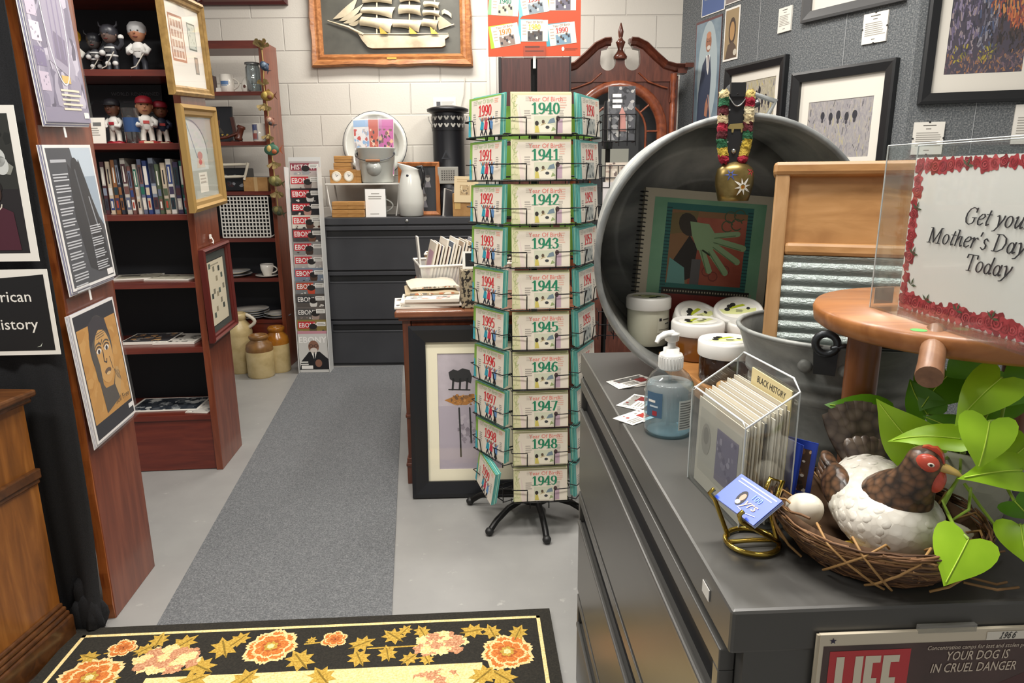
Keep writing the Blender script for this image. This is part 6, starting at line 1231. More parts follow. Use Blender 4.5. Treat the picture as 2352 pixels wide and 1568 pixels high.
# magazine hanging on the near end of the counter
EM = wallM((.228, .598, 0), .9989, .0457)
def art_life(m_, w, h):
    m_.rect(.004, 0, w, h-.013, N('cover_brown', [(.3, '#3f3330'), (.7, '#5a4340')], 14, .4), 1); m_.poly([(w*.5, 0), (w, 0), (w, h-.03), (w*.6, h-.08)], P('#4f2f2e', .4), 1.3)
    m_.rect(.011, h-.092, .095, h-.019, P('#c4393e', .4), 2)
    x = .0185
    for ch, ww in (('L', .019), ('I', .010), ('F', .018), ('E', .019)):
        t = .0082; c = P('#e0d6bf', .4); m_.rect(x, h-.085, x+t, h-.0255, c, 3)
        if ch in 'FE': m_.rect(x+t, h-.0255-t, x+ww-.002, h-.0255, c, 3); m_.rect(x+t, h-.060, x+ww-.004, h-.060+t, c, 3)
        if ch in 'LE': m_.rect(x+t, h-.085, x+ww-.002, h-.085+t, c, 3)
        x += ww+.0005
    pl = P('#d6c6b3', .4); m_.text('Concentration camps for lost and stolen pets', .165, h-.0215, .0068, pl, 3, 'c', .004, .86, .2)
    m_.text('YOUR DOG IS', .165, h-.0345, .0150, pl, 3, 'c', .008, .70, .15); m_.text('IN CRUEL DANGER', .163, h-.0485, .0150, pl, 3, 'c', .008, .70, .15)
    m_.poly([(.013+.0038*(1 if i % 2 == 0 else .42)*cos(pi/2+2*pi*i/10), h-.007+.0038*(1 if i % 2 == 0 else .42)*sin(pi/2+2*pi*i/10)) for i in range(10)], P('#2b2440'), 2)
    m_.rect(.172, h-.0125, .212, h-.003, P('#e3ddcf'), 2)
    for ch, x0 in zip('1966', (.185, .189, .193, .198)):
        for st in DIG[ch]: m_.line([(x0+px*.005+pz*.0025, h-.011+pz*.007) for px, pz in st], .0008, INK, 3)
r = thing('magazine', 'old brown-covered weekly magazine with a red masthead hanging on the counter end', 'magazine', M=EM @ Matrix.Translation((.078, -.0035, .575)) @ Matrix.Rotation(-.0, 4, 'Y'))
k = MB(); k.box((0, -.004, 0), (.267, 0, .328), P('#d3c8b2', .5)); k.y = -.004; art_life(k, .267, .328); k.build('cover', r)
k = MB(); k.box((-.003, -.0035, -.002), (.0, -.0005, .3275), P('#b9ae98', .6)); k.build('page_edges', r)
k = MB(); k.box((.10, -.0048, .326), (.16, -.0003, .334), clear('tape', '#d9d9d2', .3, .15)); k.build('tape', r)
# business cards
def card_stack(label, px, py, rz, n, cols, w=.075, d=.046):
    q = on_z(px, py, z)
    for i in range(n):
        k = MB(); k.box((-w/2, -d/2, 0), (w/2, d/2, .0008), WHT); k.M = FLAT.copy(); k.y = -.0008
        k.rect(-w/2+.004, d*.05, w/2-.006, d*.42, P(cols[0])); k.scribble(-w/2+.004, d*.05, w/2-.006, d*.42, [P(c) for c in cols], 12, 1.5, i+px); k.rect(w*.05, -d*.3, w*.35, d*.1, P(cols[1]), 2.5); k.lines(-w*.42, 0, -.002, -d*.42, 3, GREYP, 2)
        o = k.build('business_card'); tag(o, label if n == 1 else ['bottom', 'middle', 'top'][i+(3-n)]+' card of '+label, 'card', 'business cards on the counter', M=Matrix.Translation(q+Vector((.004*i, .004*i, .0002+.0012*i))) @ rotz(rz+.12*i))
card_stack('the grey and white trio farthest along the counter', 1448, 880, .35, 3, ('#6b6a66', '#8f2a2a', '#d9d5cc', '#3a3a3a'), .085, .055)
card_stack('the red-marked pair behind the sanitizer bottle', 1462, 925, .9, 2, ('#8f8d88', '#7a2626', '#e0dcd2', '#4a4a48'))
card_stack('single red-marked card at the left foot of the sanitizer bottle', 1462, 958, .7, 1, ('#d5d0c6', '#9c3028', '#8a8883', '#e6e2d8'))
# hand sanitizer
LIQ = clear('blue_gel', '#cfeaf3', .12, .20, .05); PUMP = P('#eeeeea', .25)
r = thing('sanitizer_bottle', 'clear pump bottle of blue hand sanitizer on the counter', 'bottle', (.262, 1.088, z))
BOT = [(.036, 0), (.0405, .006), (.041, .04), (.041, .07), (.038, .088), (.030, .102), (.019, .111), (.016, .115)]
MB().lathe(BOT, clear('bottle_plastic', '#f4f8fa', .2, .015), 32, cap1=False).build('bottle_body', r)
MB().lathe([(.0345, .003), (.039, .008), (.0395, .04), (.0395, .07), (.0365, .086), (.034, .0885), (0, .0886)], LIQ, 32).build('gel', r)
mb = MB(); mb.lathe([(.0185, .110), (.0195, .112), (.0195, .133), (.018, .136), (.013, .137), (.013, .145), (.0065, .146), (.0065, .158)], PUMP, 24)
for i in range(24): a = 2*pi*i/24; mb.cbox((.0195*cos(a), .0195*sin(a), .122), (.0015, .0015, .018), PUMP, None)
mb.build('cap', r)
mb = MB(); mb.lathe([(.0065, .155), (.0115, .158), (.012, .168), (.0125, .170), (.0, .172)], PUMP, 20); mb.tube([(0, 0, .168), (-.014, -.012, .1705), (-.026, -.021, .167), (-.030, -.024, .160)], [.0075, .006, .0045, .0035], PUMP, 10); mb.build('pump_head', r)
mb = MB(); mb.tube([(0, 0, .11), (0, 0, .01)], .003, clear('bottle_plastic'), 6); mb.build('dip_tube', r)
def wrap(mb, rad, a0, a1, z0, z1, m, k=10): mb.rings([[Vector((rad*cos(a0+(a1-a0)*i/k), rad*sin(a0+(a1-a0)*i/k), zz)) for i in range(k+1)] for zz in (z0, z1)], m, True, False, False, False)
mb = MB(); wrap(mb, .0414, radians(-160), radians(-118), .035, .077, P('#4a6a86', .35)); wrap(mb, .0416, radians(-155), radians(-135), .060, .064, WHT); wrap(mb, .0416, radians(-150), radians(-128), .052, .055, P('#c5d3dc')); wrap(mb, .0416, radians(-142), radians(-130), .038, .046, P('#a5323c')); mb.build('front_label', r)
mb = MB(); wrap(mb, .0414, radians(-80), radians(-40), .016, .066, P('#c5ccc8', .5)); 
for i in range(11): wrap(mb, .0416, radians(-77), radians(-44-R_.uniform(0, 6)), .019+.0042*i, .0206+.0042*i, P('#6a7070'), 6)
mb.build('fine_print_label', r)
# galvanised tub standing on edge
def galv(name, a, b_, c, sc): return N(name, [(.3, a), (.5, b_), (.72, c)], sc, .55, .25, (1, 1, 1), .1, .003, 7, 1.6)
GALV = galv('galvanised', '#6b6e6e', '#858887', '#9d9f9d', 9); GALVD = galv('galvanised_dull', '#6f716f', '#999b98', '#c0c1bc', 5)
nrm = Vector((sin(-.04)*cos(-.08), -cos(-.04)*cos(-.08), sin(-.08))); cc = Vector((.425, 1.31, 1.196))
X_ = Vector((0, 0, 1)).cross(nrm).normalized(); Y_ = nrm.cross(X_); TM = Matrix.Identity(4)
for i, v in enumerate((X_, Y_, nrm)):
    for k_ in range(3): TM[k_][i] = v[k_]
TM.translation = cc
r = thing('galvanized_tub', 'big round galvanized washtub standing on its edge on the counter', 'tub', M=TM); TD = .275; RB_, RT = .238, .259
mb = MB(); prof = [(RB_+(RT-RB_)*t, -TD*(1-t)) for t in [i/20 for i in range(21)]]
for i in (5, 6, 13, 14): prof[i] = (prof[i][0]+.003, prof[i][1])
inner = [(a-.003, b_+.001) for a, b_ in prof][::-1]
mb.lathe(prof+inner, GALVD, 72, cap0=False, cap1=False); mb.build('tub_wall', r)
mb = MB(); bp = [(RB_, -TD), (RB_, -TD+.004), (.20, -TD+.006), (.195, -TD+.011), (.188, -TD+.006), (.13, -TD+.005), (.126, -TD+.010), (.12, -TD+.005), (.06, -TD+.005), (.057, -TD+.008), (.053, -TD+.005), (0, -TD+.005)]; mb.lathe(bp, GALVD, 64, cap0=True); mb.build('tub_bottom', r)
mb = MB(); mb.tube([(RT*cos(2*pi*i/72), RT*sin(2*pi*i/72), 0) for i in range(72)], .0065, GALV, 8, True); mb.build('rolled_rim', r)
mb = MB(); mb.tube([(.06, .2575, -.07), (.075, .285, -.075), (.03, .30, -.085), (-.02, .285, -.08), (-.02, .2575, -.075)], .005, GALV, 8); mb.build('handle', r)
# plank and jars inside it
PLK = wood('plank', '#8a5a2c', '#a3703c', '#b98349', (3, 1, 10), 7, .5, .1); PZ = 1.0
p0, p1 = Vector((.301, 1.36, PZ)), Vector((.338, 1.045, PZ)); L = (p1-p0).length
r = thing('wooden_board', 'brown wooden board sticking out of the washtub under the jars', 'board', M=wallM((p0.x, p0.y, PZ-.032), p1.x-p0.x, p1.y-p0.y))
MB().box((0, 0, 0), (L, .20, .032), PLK).build('plank', r, bevel=.003); k = MB(); k.y = -.0002; k.ell(.19, .017, .008, .008, P('#3f7a45')); k.build('green_sticker', r, label='small green sticker')
def jar(label, x, y, zb, body, tilt=0, tdir=0, h=.088, rad=.047, lz=.022, seed=1, group='white-lidded jars'):
    M = Matrix.Translation((x, y, zb)) @ rotz(tdir) @ Matrix.Rotation(tilt, 4, 'X')
    q = thing('cosmetic_jar', label, 'jar', M=M, group=group); bh = h-lz
    MB().lathe([(rad*.86, 0), (rad*.93, .006), (rad*.93, bh-.008), (rad*.88, bh), (rad*.88, bh+.006)], body, 36).build('jar_body', q)
    mb = MB(); mb.lathe([(rad*.985, bh-.003), (rad, bh), (rad, h-.004), (rad*.96, h), (rad*.86, h+.0006), (rad*.84, h-.001), (0, h-.001)], P('#eceae4', .3), 40, cap0=False); ld = mb.build('lid', q)
    k = MB(); k.M = Matrix.Translation((0, 0, h-.001)) @ FLAT; k.y = 0; c = rad*.78
    k.ell(0, 0, c, c*.8, P('#eceadf', .4), 1, 28); k.poly([(-c*.95, -c*.1), (-c*.3, c*.0), (c*.9, c*.25), (c*.9, -c*.05), (-.0, -c*.45), (-c*.7, -c*.45)], P('#d9dd9a', .4), 1.5); k.poly([(-c*.6, c*.1), (c*.2, c*.55), (c*.35, c*.42), (-c*.4, -c*.02)], P('#b8c430', .4), 2)
    rr = random.Random(seed)
    for u, v_ in ((-.55, -.05), (-.45, .25), (-.3, .42)): k.ell(c*u, c*v_, c*.15, c*.17, P('#1d1d1a'), 2.5, 10)
    k.ell(c*.5, c*.15, c*.1, c*.12, P('#2b2b28'), 2.5, 10); k.lines(-c*.1, c*.3, c*.0, -c*.25, 3, P('#5a5a50'), 2.5); k.build('lid_label', ld); return q
AMB = N('amber_gel', [(.3, '#6d3f10'), (.7, '#8f5a1a')], 6, .15, 0, (1, 1, 1), 0, 0, 2, 0, .6); DAR = P('#3a2415', .12); CRMJ = P('#d3d2bd', .3)
J1 = jar('tall cream jar with a white lid at the far left inside the washtub', .292, 1.435, PZ+.001, CRMJ, 0, 2.6, .102, .0475, .022, 1); k = MB(); wrap(k, .0448, radians(-75), radians(-20), .030, .062, P('#d8d7c4', .35)); wrap(k, .0450, radians(-70), radians(-62), .055, .061, INK); wrap(k, .0450, radians(-58), radians(-30), .056, .059, P('#55544a')); wrap(k, .0450, radians(-50), radians(-30), .047, .050, P('#6a695e')); wrap(k, .0450, radians(-70), radians(-28), .036, .0375, P('#8a897c')); k.build('jar_label', J1).matrix_local = rotz(-2.6)
jar('white-lidded jar tilted back against the red book edge, middle of the back row', .380, 1.43, PZ+.004, DAR, .50, .25, .075, .049, .022, 2)
jar('white-lidded amber jar tilted toward the bucket, right of the back row', .480, 1.42, PZ+.004, AMB, .42, -.35, .085, .050, .024, 3)
jar('upright amber jar with a flat white lid in the middle row', .365, 1.31, PZ+.001, AMB, 0, .4, .074, .051, .022, 4)
jar('nearest white-lidded jar with dark brown contents', .374, 1.15, PZ+.001, DAR, 0, -.1, .074, .050, .024, 5)
jar('white-lidded jar almost hidden behind the bucket rim', .462, 1.30, PZ+.001, CRMJ, 0, .9, .070, .040, .022, 6)
r = thing('wood_slice', 'round slice of pale wood with scratched lines at the near end of the board', 'wood slice', (.376, 1.085, PZ+.001)); mb = MB(); mb.lathe([(.033, 0), (.036, .004), (.036, .010), (.033, .0125), (0, .0125)], wood('pale_wood', '#b98a54', '#cfa26c', '#ddb582', (5, 5, 5), 8), 24); mb.M = Matrix.Translation((0, 0, .0125)) @ FLAT
for a in range(6): mb.line([(-.024+.006*a, -.018), (-.012+.005*a, .0), (-.02+.008*a, .018)], .0012, P('#5f4022'), 1)
mb.build('slice', r)
mb = MB(); Ps = [Vector((.385+.024*cos(t)*(.7+.3*sin(3*t)), 1.085+.022*sin(t), PZ+.016+.006*sin(5*t))) for t in [2*pi*i/40 for i in range(80)]]; mb.tube(Ps, .0011, P('#b59a68', .7), 5); tag(mb.build('twine'), 'loop of tan twine lying on the round wood slice', 'string')
# spiral bound book in the tub
bM = leanM(wallM((.267, 1.485, PZ+.044), cos(.03), sin(.03)), -.10, .085)
r = thing('spiral_book', 'spiral-bound book with a green cover and a gloved hand picture inside the washtub', 'book', M=bM); w, h = .285, .285
k = MB(); k.box((0, -.012, 0), (w, 0, h), P('#b9b29e', .5)); k.y = -.012
gr = N('cover_green', [(.3, '#5f9474'), (.7, '#8abc9a')], 6, .35); k.rect(.022, 0, w-.018, h-.018, gr, 1); k.rect(.05, .06, w-.045, h-.028, P('#2f6f6a'), 1.6)
for i in range(26): k.rect(.05, .065+.0072*i, .062, .0675+.0072*i, P('#1d4a4c'), 2); k.rect(w-.057, .065+.0072*i, w-.045, .0675+.0072*i, P('#1d4a4c'), 2)
k.rect(.062, .085, w-.057, h-.042, P('#8f6a48'), 2.2); k.rect(.11, .085, w-.057, h-.055, N('cover_red', [(.3, '#8f4436'), (.7, '#b5644e')], 12, .4), 2.6)
k.poly([(.062, .19), (.062, h-.05), (.12, h-.042), (.115, .20)], P('#7a6a44'), 3); k.ell(.10, h-.072, .02, .026, P('#3a332c'), 3.4, 14, .5)
k.poly([(.066, .12), (.105, .19), (.125, .165), (.12, .10), (.085, .085)], P('#2a2624'), 3.4); k.poly([(.064, .085), (.066, .14), (.10, .12), (.105, .085)], P('#6aa09a'), 3.8)
gl = P('#8fae84', .4); gd = P('#5f8058', .4); hx, hz = .125, .205
k.poly([(hx-.022, hz+.015), (hx+.02, hz+.012), (hx+.045, hz-.02), (hx+.03, hz-.05), (hx, hz-.045), (hx-.015, hz-.015)], gl, 4)
for (ax, az), (bx, bz), wd in (((hx+.035, hz-.012), (hx+.085, hz-.005), .012), ((hx+.037, hz-.022), (hx+.10, hz-.035), .014), ((hx+.034, hz-.032), (hx+.09, hz-.065), .014), ((hx+.025, hz-.042), (hx+.066, hz-.09), .014), ((hx+.008, hz-.040), (hx+.03, hz-.088), .014)): k.line([(ax, az), (bx, bz)], wd, gl, 4.4); k.line([(ax, az-.005), (bx-.005, bz-.004)], .0022, gd, 5)
k.line([(hx+.012, hz-.045), (hx+.028, hz-.054)], .004, P('#24301f'), 5)
for x, zz in ((.19, .235), (.205, .22), (.185, .215), (.21, .24)): k.line(arc(x, zz, .012, .012, 20, 320, 10), .0025, P('#4f5f44'), 4)
for x, zz in ((.165, .105), (.19, .12), (.15, .115)): k.line(arc(x, zz, .010, .010, 0, 360, 10), .0022, P('#7a3a34'), 4)
k.rect(.115, .085, .135, .14, P('#5b5a5c'), 4.2); k.rect(.055, .0, w-.035, .066, N('cover_band', [(.3, '#7a2a26'), (.7, '#9a3c34')], 20, .4), 3)
k.rect(.055, .062, w-.035, .075, P('#26231f'), 3.4)
for i in range(33): k.rect(.06+.006*i, .0665, .063+.006*i, .0705, P('#a9a48e'), 4)
k.build('cover', r); k = MB()
for i in range(30): zz = .006+i*.0093; k.tube([(-.001+.0085*cos(t), -.006+.0095*sin(t), zz) for t in [2*pi*j/10 for j in range(10)]], .0013, P('#1d1d1f', .4), 5, True)
k.build('spiral_binding', r); k = MB(); k.box((0, .0002, 0), (w-.002, .008, h-.002), P('#d6cfba', .7)); k.build('pages', r)
r = thing('cardboard_sheet', 'tan cardboard corner sticking out between the washtub and the washboard', 'cardboard', M=leanM(wallM((.50, 1.32, PZ+.10), .9, -.2), -.1, .45)); MB().box((0, 0, 0), (.12, .003, .20), CARD).build('sheet', r)
r = thing('scrub_brush', 'brown bristle brush half hidden behind the bucket', 'brush', (.52, 1.40, PZ+.002)); mb = MB(); rr = random.Random(4)
for i in range(160): a, q = rr.uniform(0, 6.3), sqrt(rr.random())*.03; mb.tube([(q*cos(a), q*sin(a), .02), (1.35*q*cos(a), 1.35*q*sin(a), .075+rr.uniform(-.004, .004))], .0011, P('#8a6436', .7), 3)
mb.build('bristles', r); MB().lathe([(.034, 0), (.036, .004), (.036, .02), (0, .022)], PLK, 20).build('brush_head', r)
# cow bell on its strap over the rim
STP = P('#1a1b1e', .5); r = thing('cow_bell', 'brass cowbell painted with an edelweiss, hung by a woolly strap over the washtub rim', 'bell', (.398, 1.268, 0)); 
mb = MB()
fr = [(-.020, 1.488), (.016, 1.488), (.020, 1.47), (.023, 1.41), (.018, 1.37), (-.016, 1.37), (-.022, 1.41), (-.021, 1.47)]
mb.prism(fr, -.012, -.006, STP); mb.tube([(-.002, -.009, 1.48), (-.002, .02, 1.50), (-.002, .047, 1.495), (-.002, .058, 1.46)], .010, STP, 8); mb.y = -.012
mb.prism([(-.014, 1.484), (.012, 1.484), (.012, 1.507), (-.014, 1.507)], -.014, -.006, STP); mb.build('strap', r)
mb = MB(); mb.tube([(-.016+.032*i/10-.001, -.014, 1.484-.016*sin(pi*i/10)) for i in range(11)], .0013, P('#d6d6d4', .2, .9), 6); mb.y = -.0125
for x, zz in ((-.014, 1.462), (.012, 1.462), (-.014, 1.408), (.012, 1.408)): mb.ell(x, zz, .0016, .0016, P('#c9c9c6', .3, .8), 2, 8)
mb.build('buckle_ring', r, label='silver half ring and studs'); mb = MB(); mb.sphere((-.002, -.012, 1.392), (.0045, .003, .0045), P('#b9b9b4', .2, .9), 10, 8); mb.build('rivet', r)
mb = MB(); mb.y = -.0125; cow = [(-.014, 1.435), (-.012, 1.438), (.010, 1.440), (.013, 1.436), (.013, 1.431), (.011, 1.431), (.011, 1.424), (.0085, 1.424), (.008, 1.430), (-.004, 1.430), (-.005, 1.424), (-.008, 1.424), (-.0085, 1.430), (-.012, 1.430), (-.016, 1.431)]; mb.poly(cow, P('#a3925c', .4, .4), 2); mb.build('cow_figure', r, label='small brass cow silhouette')
wool = (['#c9b98a', '#2f6a48', '#5a1f26', '#cbb890', '#a5243a', '#5a1f26', '#2f6a48', '#c4a83e', '#a5243a'], ['#d0b870', '#a5243a', '#d6c9a4', '#cdbb90', '#5a1f26', '#2f6a48', '#c4a83e', '#c2a544', '#a5243a'])
for si, sg in ((0, -1), (1, 1)):
    for i in range(9):
        c = wool[si][i]; mb = MB(); m = N('wool_'+c.strip('#'), [(.3, c), (.7, c)], 300, .95, 0, (1, 1, 1), .8, .004); rr = random.Random(i*3+sg); rs = []
        for a in range(7):
            zz = 1.4955-.0138*i-.0142*a/6; x = sg*(.0225-(max(0, 1.41-zz)*.18)); q = 1.0 if not ((i == 0 and a < 2) or (i == 8 and a > 4)) else .6
            rs.append([Vector((x-.002+.0088*q*(1+.16*rr.uniform(-1, 1))*cos(b_), -.012+.0095*q*(1+.16*rr.uniform(-1, 1))*sin(b_), zz+.0022*rr.uniform(-1, 1))) for b_ in [2*pi*j/16 for j in range(16)]])
        mb.rings(rs, m, True, True, True); mb.build('wool_tuft', r)
BRASS = N('aged_brass', [(.3, '#5f5030'), (.55, '#847142'), (.75, '#a5925e')], 22, .33, .75); rs = []
for rx, ry, zz in ((.006, .006, 1.374), (.022, .014, 1.370), (.031, .020, 1.362), (.034, .024, 1.350), (.034, .025, 1.335), (.030, .024, 1.318), (.027, .022, 1.306), (.025, .020, 1.306), (.028, .022, 1.33), (.02, .014, 1.362)):
    rs.append([Vector((.004+rx*cos(a), -.008+ry*sin(a), zz)) for a in [2*pi*j/32 for j in range(32)]])
mb = MB(); mb.rings(rs, BRASS, True, True, True); bl = mb.build('bell_body', r)
mb = MB(); mb.tube([(-.016, -.008, 1.368), (-.018, -.008, 1.380), (.022, -.008, 1.380), (.022, -.008, 1.368)], .003, P('#2a2622', .5), 6); mb.build('bell_loop', r)
def bell_pt(u, zz):
    zs_ = [(1.306, .027, .022), (1.318, .030, .024), (1.335, .034, .025), (1.350, .034, .024), (1.362, .031, .020), (1.372, .02, .012)]
    for (a, rx, ry), (b_, rx2, ry2) in zip(zs_, zs_[1:]):
        if a <= zz <= b_: t = (zz-a)/(b_-a); rx += (rx2-rx)*t; ry += (ry2-ry)*t; break
    u = max(-.95*rx, min(.95*rx, u)); return (.004+u, -.008-ry*sqrt(1-(u/rx)**2)-.0006, zz)
def decal(poly, m): k_.add([bell_pt(x, zz) for x, zz in poly], [tuple(range(len(poly)))], m)
k_ = MB()
for i in range(8):
    a = 2*pi*i/8+.2; l = .0185 if i % 2 else .015; ox, oz = .008, 1.331; decal([(ox+.0045*cos(a-.5), oz+.0045*sin(a-.5)), (ox+l*.6*cos(a-.16), oz+l*.6*sin(a-.16)), (ox+l*cos(a), oz+l*sin(a)), (ox+l*.6*cos(a+.16), oz+l*.6*sin(a+.16)), (ox+.0045*cos(a+.5), oz+.0045*sin(a+.5))], P('#e6e3d8', .4))
decal([(.008+.004*cos(2*pi*i/8), 1.330+.004*sin(2*pi*i/8)) for i in range(8)], P('#b58a2a', .4)); decal([(.008+.0018*cos(2*pi*i/6), 1.3305+.0018*sin(2*pi*i/6)) for i in range(6)], P('#a8432a', .4))
for i in range(6): a = 2*pi*i/6; decal([(-.013+.0115*cos(a), 1.351+.011*sin(a)), (-.014+.003*cos(a+.6), 1.352+.003*sin(a+.6)), (-.014+.003*cos(a-.6), 1.352+.003*sin(a-.6))], P('#3f4f8f', .4))
for i in range(5): a = 2*pi*i/5; decal([(.023+.009*cos(a), 1.356+.009*sin(a)), (.024+.0025*cos(a+.7), 1.357+.0025*sin(a+.7)), (.024+.0025*cos(a-.7), 1.357+.0025*sin(a-.7))], P('#a8323a', .4))
k_.build('painted_flowers', bl)
mb = MB(); mb.tube([(.020, .0, 1.476), (.036, .03, 1.487), (.050, .04, 1.482), (.046, .02, 1.474), (.026, -.002, 1.468)], .005, STP, 8); mb.build('strap_tail', r)
# acrylic holder with filed cards
ACL = clear('clear_acrylic', '#f8fafa', .2, .012)
HB = Vector((.250, .905, z)); d1 = Vector((.022, -.155, 0)); d2 = Vector((.063, .008, 0))
r = thing('acrylic_holder', 'clear acrylic card holder with a high back, full of filed cards', 'holder', HB); ux = d1.normalized(); 
def hp(a, b_, zz): v = d1*a+d2*b_; return (v.x, v.y, zz)
mb = MB(); zf, zk = .138, .186
def slab(pts, off):
    o_ = Vector(off); vs = [Vector(p) for p in pts]; n_ = len(pts); mb.add(vs+[v+o_ for v in vs], [tuple(range(n_)), tuple(range(2*n_-1, n_-1, -1))]+[(i, i+n_, (i+1) % n_+n_, (i+1) % n_) for i in range(n_)], ACL)
slab([hp(0, 0, 0), hp(1, 0, 0), hp(1, 0, zf-.008), hp(.95, 0, zf), hp(.05, 0, zf), hp(0, 0, zf-.008)], d2*.03)
slab([hp(0, 1, 0), hp(1, 1, 0), hp(1, 1, zk-.012), hp(.9, 1, zk), hp(.1, 1, zk), hp(0, 1, zk-.012)], d2*-.03)
slab([hp(0, 0, 0), hp(0, 1, 0), hp(0, 1, zk-.012), hp(0, 0, zf-.008)], d1*.012); slab([hp(1, 0, 0), hp(1, 1, 0), hp(1, 1, zk-.012), hp(1, 0, zf-.008)], d1*-.012); slab([hp(0, 0, 0), hp(1, 0, 0), hp(1, 1, 0), hp(0, 1, 0)], (0, 0, .002)); mb.build('box', r)
mb = MB(); e = .0013; mb.tube([hp(0, 0, zf-.006), hp(.05, 0, zf), hp(.95, 0, zf), hp(1, 0, zf-.006), hp(1, 1, zk-.012), hp(.9, 1, zk), hp(.1, 1, zk), hp(0, 1, zk-.012)], e, P('#dfe3e2', .15), 6, True)
for a, b_ in ((0, 0), (1, 0), (0, 1), (1, 1)): mb.tube([hp(a, b_, 0), hp(a, b_, (zf-.006, zk-.012)[b_])], e*.8, P('#c9cfce', .15), 6)
mb.build('polished_edges', r, label='bright polished acrylic edges'); mb = MB(); q = [hp(.5+.035*cos(t), .965, zk-.04+.012*sin(t)) for t in [2*pi*i/14 for i in range(14)]]; mb.tube(q, .0009, P('#d5dad9', .2), 5, True); mb.build('keyhole', r)
HM0 = wallM(HB, d1.x, d1.y)
pcs = ['#d9d2c2', '#e6dfce', '#cfc7b5', '#e3dccb', '#d3cab6', '#ece5d3', '#c9c0ac', '#dfd7c4']
for i in range(17):
    y = .0055+i*.0030; hh = .122+.0015*i+.004*((i*7) % 3); w0 = .139-.003*((i*5) % 3); k = MB(); ys = y+(.0 if i < 7 else .004)
    k.box((0, 0, 0), (w0, .0014, hh), P(pcs[i % 8], .5)); k.y = 0
    if i == 0: k.rect(.008, .02, .13, .11, P('#c5c0b2')); k.rect(.062, .028, .122, .098, P('#77708a'), 2); k.scribble(.064, .03, .12, .096, [P('#8d869c'), P('#625b78'), P('#a39db0')], 20, 2.5, 3); k.ell(.03, .07, .014, .022, P('#a9a498'), 2); k.ell(.03, .075, .008, .012, P('#8f8a80'), 2.5)
    tag(k.build('filed_card'), 'front sleeved card with a purple-grey picture in the acrylic holder' if i == 0 else 'cream sleeved card filed in the packed acrylic holder', 'card', 'filed cards in the acrylic holder', M=HM0 @ Matrix.Translation((.008+.001*((i*3) % 4), ys, .0025)) @ Matrix.Rotation(-.02, 4, 'X'))
k = MB(); k.box((0, 0, 0), (.138, .002, .13), P('#55534f', .4)); tag(k.build('divider_card'), 'dark grey divider card in the middle of the acrylic holder', 'card', M=HM0 @ Matrix.Translation((.009, .0270, .0025)) @ Matrix.Rotation(-.02, 4, 'X'))
k = MB(); k.box((.0, 0, 0), (.098, .0015, .172), P('#e3d3a0', .55)); k.y = 0; k.text('BLACK HISTORY', .015, .157, .0125, INK, 1, 'l', .004, .75, .15); tag(k.build('index_card'), 'tall manila index card with handwriting at the back of the acrylic holder', 'card', M=HM0 @ Matrix.Translation((.044, .0595, .0025)) @ Matrix.Rotation(.03, 4, 'Y'))
# brass easel with blue cards
GB = P('#b59b4a', .18, .95); r = thing('card_easel', 'small brass wire easel holding blue cards at the counter edge', 'easel', (.279, .722, z))
mb = MB(); mb.tube([(.030*cos(2*pi*i/32), .030*sin(2*pi*i/32), .0035) for i in range(32)], .0032, GB, 8, True); mb.build('base_ring', r)
pA, pB, pD = on_y(1703, 1088, .735), on_y(1797, 1150, .672), on_y(1655, 1152, .712)
ex = (pB-pA).normalized(); ez = (pA-pD); ez = (ez-ex*ez.dot(ex)).normalized(); ey = ez.cross(ex); KM = Matrix.Identity(4)
for i, v in enumerate((ex, ey, ez)):
    for k_i in range(3): KM[k_i][i] = v[k_i]
cw, ch = (pB-pA).length, .042; KM.translation = pA-ez*ch
loc0 = Vector((.279, .722, z)); bot_l = KM @ Vector((-.002, .0, -.003))-loc0; bot_r = KM @ Vector((cw*.75, 0, -.003))-loc0; bk_ = KM @ Vector((cw*.5, .010, ch+.014))-loc0; bk2 = KM @ Vector((cw*.85, .012, ch*.9))-loc0
mb = MB(); mb.tube([(.028, -.008, .006), bot_r+Vector((0, 0, -.002)), bot_r+(KM.to_3x3() @ Vector((0, -.007, .001))), bot_r+(KM.to_3x3() @ Vector((0, -.007, .007)))], .0028, GB, 8)
mb.tube([(-.028, -.006, .006), (.0, -.004, .007), (.028, -.002, .006)], .0028, GB, 8)
mb.tube([(-.026, .008, .006), bot_l+Vector((.004, 0, -.002)), bot_l+(KM.to_3x3() @ Vector((0, -.007, .001))), bot_l+(KM.to_3x3() @ Vector((0, -.007, .008)))], .0028, GB, 8)
mb.tube([(.028, -.004, .006), (.024, .012, .03), bk_+Vector((-.006, .008, -.01)), bk_+Vector((0, .010, .004)), bk_+Vector((.012, .004, .002)), bk2+Vector((.002, .010, 0)), (.026, .008, .03), (.028, .0, .006)], .0028, GB, 8); mb.build('wire_arms', r)
